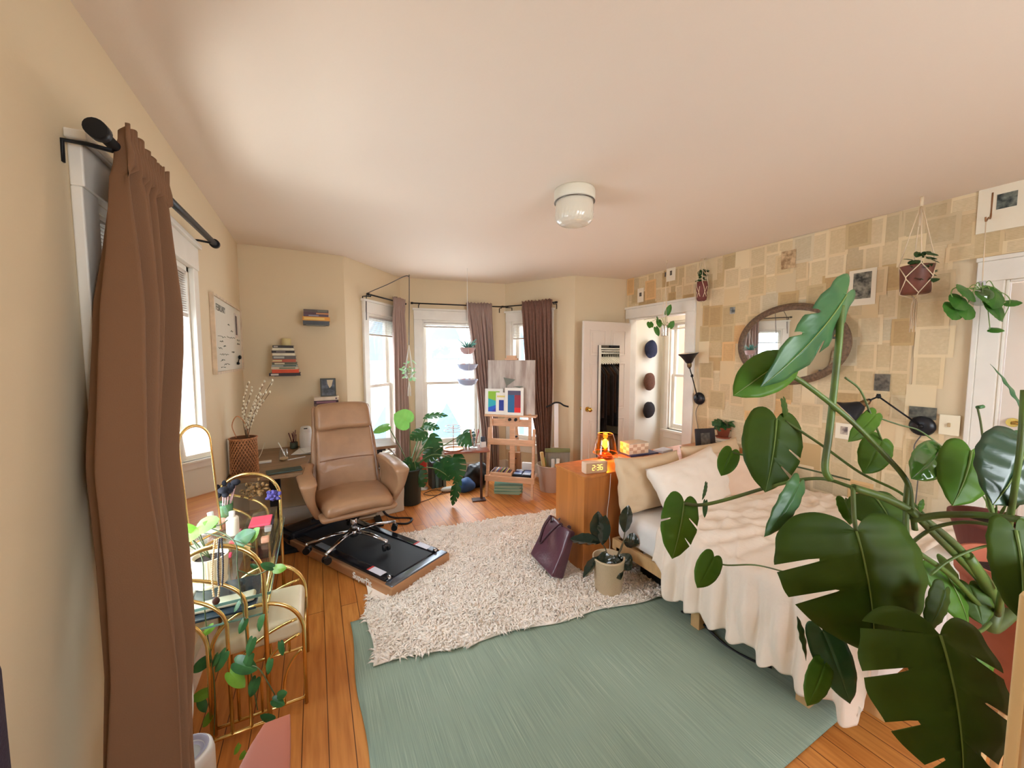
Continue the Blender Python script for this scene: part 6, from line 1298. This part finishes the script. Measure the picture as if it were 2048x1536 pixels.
def duv(u, v):
    s = 1.44-1.85*u       # distance from the left edge of the bed towards the wall (negative: over the edge)
    y = 1.74-1.085*v-.03*math.sin(u*9)
    edge = BX0+.05; foot = BY0+.06
    dx = max(0, -s); dy = max(0, foot-y)
    if y > foot: yy = y
    else: yy = foot-.05*math.sin(min(1.5, dy/.06))-.02*dy
    rg = 1-abs(2*noise.noise(V((s*2.2+y*2, y*7-s*3, 11)))); n = .020*rg*rg+noise.noise(V((s*3.2, y*2.6, 0)))*.022+noise.noise(V((s*9+y*5, y*13-s*4, 2)))*.014+.010*math.sin((y*1.3+s*.55)*34+4*noise.noise(V((s*3, y*3, 7))))*(.35+.65*math.exp(-(s/.5)**2))
    top = .545+n+.02*math.exp(-((s-.7)/.6)**2)
    if dx <= 0:
        x = edge+s; z = top-.035*math.exp(-s/.08)
    else:
        a = min(1.0, dx/.08); x = edge-.055*math.sin(a*math.pi/2)-.14*max(0, dx-.08); z = top-.035-.05*(1-math.cos(a*math.pi/2))-max(0, dx-.05)*.93
        k = min(1, dx/.2); rip = math.sin(y*42+3.2*noise.noise(V((y*3, dx*3, 5)))+dx*4)*.5+math.sin(y*77+dx*7)*.25; x += .046*k*rip-.012*k; z += .012*k*rip; z = max(z, .06)
    if dy > 0: z = max(.20+.03*math.sin(s*9), z-dy*.95); yy += .02*math.sin(s*40)*min(1, dy*5)
    if v < .05: z -= .03*(1-v/.05)
    return V((x, yy, z))
def duv2(u, v):
    # shorter overhang near the head of the bed
    k = min(1, v/.16); uu = u*(.905+.095*k*k*(3-2*k)); return duv(uu, v)
mb = MB(); mb.grid(duv2, 190, 200); tag(mb.build('duvet', M_duv, None, solid=.012), 'rumpled cream gauze duvet spread over the bed, hanging over its side', 'duvet')
def pillow(cx, cy, cz, w, h, d, rx, ry, rz, m, lab, seed, soft=.5):
    t = thing('pillow', (cx, cy, cz-h/2), lab, 'pillow'); Mp = Matrix.Translation((cx, cy, cz)) @ Matrix.Rotation(R(rz), 4, 'Z') @ Matrix.Rotation(R(rx), 4, 'X') @ Matrix.Rotation(R(ry), 4, 'Y')
    mb = MB()
    for sg in (-1, 1):
        def f(u, v, sg=sg):
            a, b = 2*u-1, 2*v-1; th = d/2*(max(0, 1-abs(a)**2.6)*max(0, 1-abs(b)**2.6))**.45
            px = a*w/2*(1-.07*(1-b*b)*abs(a)**3*1.0); pz = b*h/2*(1-.10*(1-a*a)*abs(b)**3)
            wr = .016*noise.noise(V((a*2+seed, b*2, sg)))+.008*noise.noise(V((a*6+seed, b*5, sg*3)))+.006*math.sin(6*(a+b)*2+seed)*abs(a*b)
            return Mp @ V((px, sg*(th+wr*(th > .01)), pz))
        g = MB(); g.grid(f, 36, 28)
        if sg > 0: g.f = [f_[::-1] for f_ in g.f]
        mb.add(g.v, g.f, 0, True)
    part('pillow_case', mb, m, t, merge=True); return t
M_beige = mat('beige pillow linen', (216, 190, 156), .85, bump=.12, bscale=200); M_wht = mat('white pillow cotton', (238, 226, 212), .8, bump=.1, bscale=30); M_pch = mat('peach pillow cotton', (228, 200, 176), .8, bump=.1, bscale=30)
pillow(2.22, 2.035, .665, .68, .42, .16, -12, 2, 2, M_beige, 'beige linen pillow propped against the dresser, leftmost on the bed', 1)
pillow(2.96, 2.045, .680, .70, .42, .15, -12, -1, -2, M_beige, 'beige linen pillow propped against the dresser on the right, mostly hidden by the others', 2)
pillow(2.46, 1.85, .665, .82, .43, .20, -30, -5, 4, M_wht, 'white pillow with sharp corners leaning in front of the beige pair', 3)
pillow(3.08, 1.80, .645, .70, .42, .18, -34, 4, -8, M_pch, 'peach cotton pillow lying at the right of the white one, nearest the wall', 4)
# under the bed
mb = MB(); mb.rbox((2.06, 1.45, .012), (2.5, 1.98, .15), .03, 4, 0, lambda p: p+V((0, 0, .012*noise.noise(p*9)))); tag(mb.build('storage_bag', M_dblack), 'black storage bag under the head end of the bed', 'bag')
mb = MB(); mb.rbox((2.40, .90, .001), (3.1, 1.38, .13), .02, 4); tag(mb.build('suitcase', mat('navy fabric', (26, 32, 44), .8)), 'flat navy suitcase pushed under the middle of the bed', 'suitcase')
cable('power_cable', [(1.99, 1.55, .012), (1.99, 1.46, .04), (1.97, 1.25, .012), (1.99, 1.12, .012), (2.03, 1.04, .012)], .007, mat('black cable'), 'dark cable curling out from under the side of the bed')
cable('power_cable', [(1.93, 2.148, .735), (1.915, 2.14, .60), (1.90, 2.145, .40), (1.93, 2.142, .20), (1.90, 2.14, .03)], .0022, mat('white cable'), 'thin white cable hanging down the dresser end beside the pillow')
# ================================================================== rubber plant
c = V((1.725, 1.925, .006)); t_ = thing('rubber_plant', c, 'rubber plant with dark oval leaves in a speckled beige pot beside the dresser', 'potted plant')
mb = MB(); mb.lathe([(0, 0), (.082, 0), (.088, .008), (.104, .235), (.108, .24), (.108, .25), (.097, .25), (.094, .21), (0, .21)], c, 40); part('pot', mb, mat('speckled beige pot', (206, 184, 150), .6, var=.08, vscale=200), t_)
part('soil', MB().lathe([(0, .213), (.094, .213)], c, 26), M_soil, t_)
dcr = (c-CC).dot(CF); M_rub = mat('dark rubber leaf', (38, 48, 36), .12, var=.2, vscale=6, coat=.5); M_rubu = M_rub
RL = [((1200, 1086), (1139, 1078), 26, 0, -.02, -.7), ((1198, 1088), (1196, 1022), 24, .0, .02, 1.0), ((1204, 1090), (1211, 1030), 18, -.02, -.06, 1.0), ((1249, 1066), (1257, 1010), 20, .02, .04, .9), ((1248, 1082), (1279, 1088), 24, .02, .02, -.2),
      ((1200, 1112), (1166, 1156), 20, -.03, -.08, -.5), ((1204, 1104), (1222, 1158), 30, -.05, -.10, .2), ((1228, 1110), (1241, 1160), 22, -.05, -.11, .2), ((1236, 1110), (1262, 1140), 26, -.02, -.04, .4)]
for k, (b, t, w, db, dt, tw) in enumerate(RL):
    B, Tt = PD(*b, dcr+db), PD(*t, dcr+dt); mb = MB(); leaf(mb, B, Tt, w*dcr/FPX*1.45, -CF+CU*tw*.8+CR*(.3 if k % 2 else -.3), 'oval', nt=20, seed=k, fold=.5, arch=.1); part('leaf', mb, M_rub, t_)
mb = MB()
for pts in ([c+V((-.02, 0, .21)), PD(1212, 1100, dcr), PD(1202, 1084, dcr)], [c+V((.02, 0, .21)), PD(1242, 1100, dcr), PD(1250, 1064, dcr)], [c+V((-.02, -.02, .21)), PD(1214, 1105, dcr-.03), PD(1202, 1106, dcr-.04)], [PD(1236, 1108, dcr), PD(1247, 1082, dcr)], [c+V((0, -.03, .21)), PD(1230, 1110, dcr-.05)]): mb.sweep(spline(pts, 4) if len(pts) > 2 else pts, .004, 7)
part('stems', mb, mat('brown green stem', (92, 84, 60), .6), t_)
# ================================================================== leather tote leaning on the dresser
Mb = Matrix.Translation((1.475, 2.325, .048)) @ Matrix.Rotation(R(-4), 4, 'Z') @ Matrix.Rotation(R(24), 4, 'Y')
t_ = thing('leather_tote', (1.475, 2.325, .048), 'plum purple leather tote bag leaning against the dresser end', 'bag')
M_plum = mat('plum leather', (92, 56, 68), .32, bump=.15, bscale=60, coat=.2)
def totef(p):
    k = p.z/.34; q = V(p); q.y *= 1-.10*k; q.x *= 1-.55*k; q.x += .012*math.sin(q.y*22)*k; q.x += .02*math.sin(k*5)*math.cos(q.y*9); return q
mb = MB(); mb.rbox((-.055, -.175, 0), (.055, .175, .34), .02, 9, 0, totef, Mb); part('body', mb, M_plum, t_)
for s in (-1, 1):
    mb = MB(); mb.sweep(spline([Mb @ V((s*.03-.006, -.085, .30)), Mb @ V((s*.04-.02, -.07, .345)), Mb @ V((s*.05-.055, -.05, .26)), Mb @ V((s*.05-.07, .0, .15)), Mb @ V((s*.05-.055, .05, .26)), Mb @ V((s*.04-.02, .075, .345)), Mb @ V((s*.03-.006, .085, .30))], 6), (.011, .005), 8); part('handle', mb, mat('dark plum strap', (66, 38, 48), .35), t_)
# ================================================================== big monstera in the foreground
PC = PD(2075, 1150, 1.12); PC.z = 0
t_ = thing('plant_stand', PC, 'low wooden plant stand under the big terracotta pot at the right edge', 'stand')
zt = .60
part('stand_top', MB().cyl((PC.x, PC.y, zt-.02), (PC.x, PC.y, zt), .14, n=32), M_ash, t_)
for k in range(3): a = k*2.094+.5; part('leg', MB().cyl((PC.x+.15*math.cos(a), PC.y+.15*math.sin(a), 0), (PC.x+.09*math.cos(a), PC.y+.09*math.sin(a), zt-.02), .012, n=10), M_ash, t_)
mon = thing('monstera_plant', (PC.x, PC.y, zt), 'huge monstera with split leaves in a terracotta pot, filling the right foreground', 'potted plant')
c = V((PC.x, PC.y, zt)); mb = MB(); mb.lathe([(0, 0), (.095, 0), (.10, .005), (.150, .33), (.160, .33), (.162, .38), (.150, .38), (.146, .32), (0, .32)], c, 44); part('terracotta_pot', mb, mat('worn terracotta', (176, 98, 72), .8, var=.12, vscale=10), mon)
part('soil', MB().lathe([(0, .325), (.146, .325)], c, 30), M_soil, mon)
M_m1 = mat('monstera blade', (76, 102, 32), .5, var=.2, vscale=5, transl=.2, col2=(58, 86, 26), spec=.3); M_m2 = mat('lighter monstera blade', (104, 146, 50), .42, var=.2, vscale=6, transl=.4, col2=(88, 134, 44), spec=.35); M_m3 = mat('blue green blade', (82, 126, 74), .34, var=.2, vscale=6, transl=.2, col2=(56, 100, 66))
SINK = {}
# (base px, tip px, width px, base depth, tip depth, upper-face tilt (right, up), kind, material, slits)
ML = [((1712, 1062), (1748, 1312), 300, .95, .90, (.0, .25), 'monstera', M_m1, ((.50, .62), ())),
      ((1880, 1270), (1925, 1590), 300, .80, .72, (.05, .35), 'monstera', M_m1, ((.36, .52, .66, .80), (.44, .58, .74))),
      ((1692, 590), (1520, 775), 92, 1.06, 1.0, (.95, .35), 'monstera', M_m3, ((.5, .64), (.55,))),
      ((1568, 722), (1466, 792), 80, 1.05, 1.02, (.2, .7), 'heart', M_m2, None),
      ((1553, 838), (1530, 985), 108, 1.20, 1.16, (-.1, .4), 'monstera', M_m1, ((), (.55, .7))),
      ((1568, 802), (1572, 850), 22, 1.20, 1.22, (.5, .3), 'heart', M_m1, None),
      ((1368, 1004), (1344, 1118), 74, 1.30, 1.26, (.1, .3), 'monstera', M_m2, ((.52,), (.5, .66))),
      ((1464, 902), (1442, 952), 36, 1.34, 1.32, (-.3, .3), 'heart', M_m2, None),
      ((1413, 968), (1404, 1000), 10, 1.30, 1.28, (.6, .2), 'heart', M_m3, None), ((1411, 1003), (1409, 1036), 9, 1.30, 1.28, (-.6, .2), 'heart', M_m3, None),
      ((1428, 1114), (1394, 1176), 44, 1.22, 1.18, (-.2, .4), 'heart', M_m2, None),
      ((1598, 968), (1528, 1074), 44, 1.05, 1.0, (.5, .5), 'heart', M_m3, None),
      ((1764, 880), (1726, 948), 56, 1.15, 1.12, (-.2, .3), 'heart', M_m2, None),
      ((1752, 828), (1696, 884), 34, 1.15, 1.10, (.3, .7), 'heart', M_m2, None),
      ((1882, 902), (1822, 958), 62, 1.0, .97, (.1, .5), 'heart', mat('glossy young leaf', (88, 144, 66), .08, coat=1, transl=.2), None),
      ((1942, 902), (1904, 1012), 88, .98, .94, (-.2, .3), 'heart', M_m2, None),
      ((1958, 925), (1940, 962), 40, 1.0, 1.0, (.3, .3), 'heart', M_m1, None),
      ((2052, 890), (1985, 1010), 130, .86, .84, (.0, .3), 'heart', mat('dark round leaf', (40, 68, 46), .3, coat=.3), None),
      ((2048, 828), (1980, 728), 26, .92, .98, (.5, .4), 'lance', M_m3, None), ((2046, 862), (2002, 880), 14, .92, .9, (0, .9), 'lance', M_m3, None),
      ((1645, 1262), (1700, 1408), 66, .98, .94, (-.4, .3), 'heart', M_m3, None), ((1594, 1232), (1612, 1322), 22, 1.0, .98, (.6, .2), 'lance', M_m3, None),
      ((1648, 1330), (1614, 1412), 42, .96, .94, (-.3, .3), 'heart', M_m2, None),
      ((1880, 1130), (1936, 1250), 96, 1.06, 1.02, (.3, .5), 'heart', M_m2, None), ((1938, 1170), (1965, 1250), 60, 1.06, 1.02, (-.3, .5), 'heart', M_m1, None),
      ((1748, 992), (1790, 1062), 110, 1.10, 1.05, (0, .5), 'heart', M_m1, None), ((1690, 1000), (1700, 1050), 44, 1.15, 1.12, (.4, .4), 'heart', M_m2, None),
      ((1890, 1180), (1850, 1262), 60, .90, .88, (.5, .4), 'heart', M_m1, None), ((1846, 998), (1838, 1028), 18, 1.0, 1.0, (.4, .4), 'lance', M_m2, None),
      ((1960, 1290), (1985, 1350), 46, 1.0, .98, (.2, .4), 'heart', M_m2, None), ((2030, 1060), (2040, 1240), 90, .74, .72, (-.2, .3), 'heart', M_m1, None)]
for k, (b, t, w, db, dt, (tr, tu), kind, m, sl) in enumerate(ML):
    B, Tt = PD(*b, db), PD(*t, dt); mb = MB(); leaf(mb, B, Tt, w*(db+dt)/2/FPX*1.04, -CF+CR*tr+CU*tu, kind, nt=56 if w > 120 else 26, seed=k+3, fold=.22, arch=.10, slits=sl)
    lf = part('leaf', mb, m, mon, solid=.0007)
    if w > 70:
        n_ = (-CF+CR*tr+CU*tu).normalized(); v_ = (Tt-B).normalized(); n_ = (n_-v_*n_.dot(v_)).normalized(); L_ = (Tt-B).length
        mr = MB(); mr.sweep([B+(Tt-B)*q+n_*(L_*(-.10*(2*q-1)**2*.5+.05)+.0008) for q in [i/14 for i in range(15)]], [.0028*(1-.8*i/14) for i in range(15)], 6); part('midrib', mr, mat('pale midrib', (116, 140, 70), .5), lf)
J = PD(1985, 1255, 1.05)    # crown of the plant near the pot
ST = [([(1712, 1062, .95), (1708, 1030, .97), (1706, 975, 1.0)], 8), ([(1706, 975, 1.0), (1780, 1000, 1.0), (1850, 1040, 1.0), (1930, 1110, 1.02), (1990, 1200, 1.05)], 15),
      ([(1368, 1007, 1.30), (1400, 1010, 1.28), (1450, 1000, 1.24), (1560, 968, 1.15), (1640, 957, 1.08), (1706, 975, 1.0)], 7), ([(1682, 612, 1.06), (1678, 680, 1.05), (1668, 780, 1.05), (1658, 870, 1.04), (1650, 935, 1.03), (1660, 960, 1.03)], 13),
      ([(1563, 738, 1.05), (1620, 775, 1.04), (1700, 840, 1.03), (1760, 900, 1.02), (1812, 960, 1.0), (1822, 1010, 1.0), (1830, 1060, 1.0)], 10), ([(1570, 842, 1.2), (1640, 888, 1.16), (1720, 945, 1.1), (1800, 985, 1.05), (1850, 1030, 1.0)], 5),
      ([(1465, 905, 1.34), (1520, 918, 1.3), (1600, 935, 1.2), (1700, 960, 1.08)], 3.5), ([(1430, 1118, 1.22), (1450, 1130, 1.21), (1510, 1130, 1.15), (1575, 1145, 1.0)], 3), ([(1764, 882, 1.15), (1742, 830, 1.15), (1720, 780, 1.16), (1690, 755, 1.16)], 4),
      ([(1752, 834, 1.15), (1800, 850, 1.14), (1840, 862, 1.13), (1900, 905, 1.1), (1960, 940, 1.05), (2048, 1000, 1.0)], 3), ([(1816, 965, 1.0), (1812, 1020, 1.0), (1822, 1090, 1.0), (1900, 1150, 1.02), (1985, 1240, 1.05)], 10),
      ([(2048, 780, .8), (2040, 900, .8), (2020, 1040, .85), (2008, 1150, .95), (1995, 1230, 1.03)], 10), ([(1990, 1195, 1.05), (1940, 1140, 1.03), (1880, 1080, 1.0), (1820, 1020, .99)], 12),
      ([(1985, 1240, 1.05), (1960, 1262, 1.0), (1920, 1262, .92), (1882, 1272, .81)], 7), ([(2048, 1040, .8), (1960, 1030, .9), (1880, 1030, .96), (1822, 1040, 1.0)], 13), ([(2048, 1070, .85), (1950, 1045, .92), (1870, 1055, .98), (1810, 1095, 1.05)], 7),
      ([(1955, 815, 1.2), (1962, 850, 1.18), (1972, 930, 1.12), (1985, 1010, 1.05), (2000, 1100, 1.0)], 3.5), ([(1860, 1150, 1.0), (1900, 1120, 1.0), (1960, 1095, 1.0), (2048, 1080, .95)], 5), ([(1645, 1265, .98), (1700, 1230, 1.0), (1800, 1180, 1.03), (1900, 1160, 1.05)], 4), ([(1942, 905, .98), (1965, 960, .98), (1985, 1030, .98), (2000, 1130, 1.0)], 7), ([(2050, 892, .86), (2010, 1060, .95), (1998, 1180, 1.02)], 6)]
for pts, wpx in ST:
    P = [PD(x, y, d) for x, y, d in pts]; mb = MB(); q = spline(P, 7) if len(P) > 2 else P; mb.sweep(q, [wpx/2/FPX*((p-CC).dot(CF)) for p in q], 8); part('stalk', mb, mat('monstera stalk', (96, 122, 54), .45, var=.25, vscale=9, col2=(78, 88, 50)), mon)
mb = MB(); crown = spline([c+V((0, 0, .32)), J, PD(1990, 1200, 1.05), PD(1930, 1110, 1.02)], 6); mb.sweep(crown, [.016]*len(crown), 10); part('main_stem', mb, mat('monstera stalk'), mon)
mb = MB(); mb.cyl(PD(1955, 815, 1.2), PD(1966, 813, 1.2), .006, n=8); part('rolled_bud', mb, M_m3, mon)
# second terracotta pot behind it
c2 = PD(1975, 1125, 1.62); t_ = thing('terracotta_planter', c2, 'dark terracotta pot behind the monstera leaves near the right door', 'planter')
mb = MB(); mb.lathe([(0, 0), (.07, 0), (.075, .01), (.115, .17), (.125, .17), (.125, .20), (.112, .20), (.108, .16), (0, .16)], c2, 32); part('pot', mb, mat('dark terracotta', (112, 58, 52), .7), t_)
part('soil', MB().lathe([(0, .165), (.108, .165)], c2, 26), M_soil, t_)
part('foliage', foliage([(c2+V((.02*k, 0, .17)), PD(1960+30*k, 985+12*(k % 2), 1.55), .05, V((0, -1, .4))) for k in range(4)], 'lance', nt=10), M_m1, t_)
zz = c2.z; mb = MB(); mb.rbox((c2.x-.16, c2.y-.16, zz-.03), (c2.x+.16, c2.y+.16, zz-.001), .008, 3)
t_ = thing('bedside_table', (c2.x, c2.y, 0), 'white bedside table carrying the dark terracotta pot, behind the monstera', 'side table'); part('table_top', mb, M_trim, t_)
for sx in (-1, 1):
    for sy in (-1, 1): part('leg', MB().box((c2.x+sx*.14-.015, c2.y+sy*.14-.015, 0), (c2.x+sx*.14+.015, c2.y+sy*.14+.015, zz-.03)), M_trim, t_)
# pale cabinet end at the bottom right corner
e = PD(2043, 1190, .60); mb = MB(); mb.rbox((e.x, -.55, 0), (e.x+.35, e.y, e.z), .006, 4); t_ = thing('tall_cabinet', (e.x+.17, -.2, 0), 'pale beige cabinet end at the bottom right corner of the picture', 'cabinet'); part('side_panel', mb, mat('pale beige laminate', (222, 194, 152), .5, bump=.03, bscale=200), t_)
part('edge_band', MB().rbox((e.x-.004, e.y-.012, 0), (e.x+.02, e.y+.002, e.z+.002), .003, 3), mat('light edge band', (236, 206, 150), .4), t_)
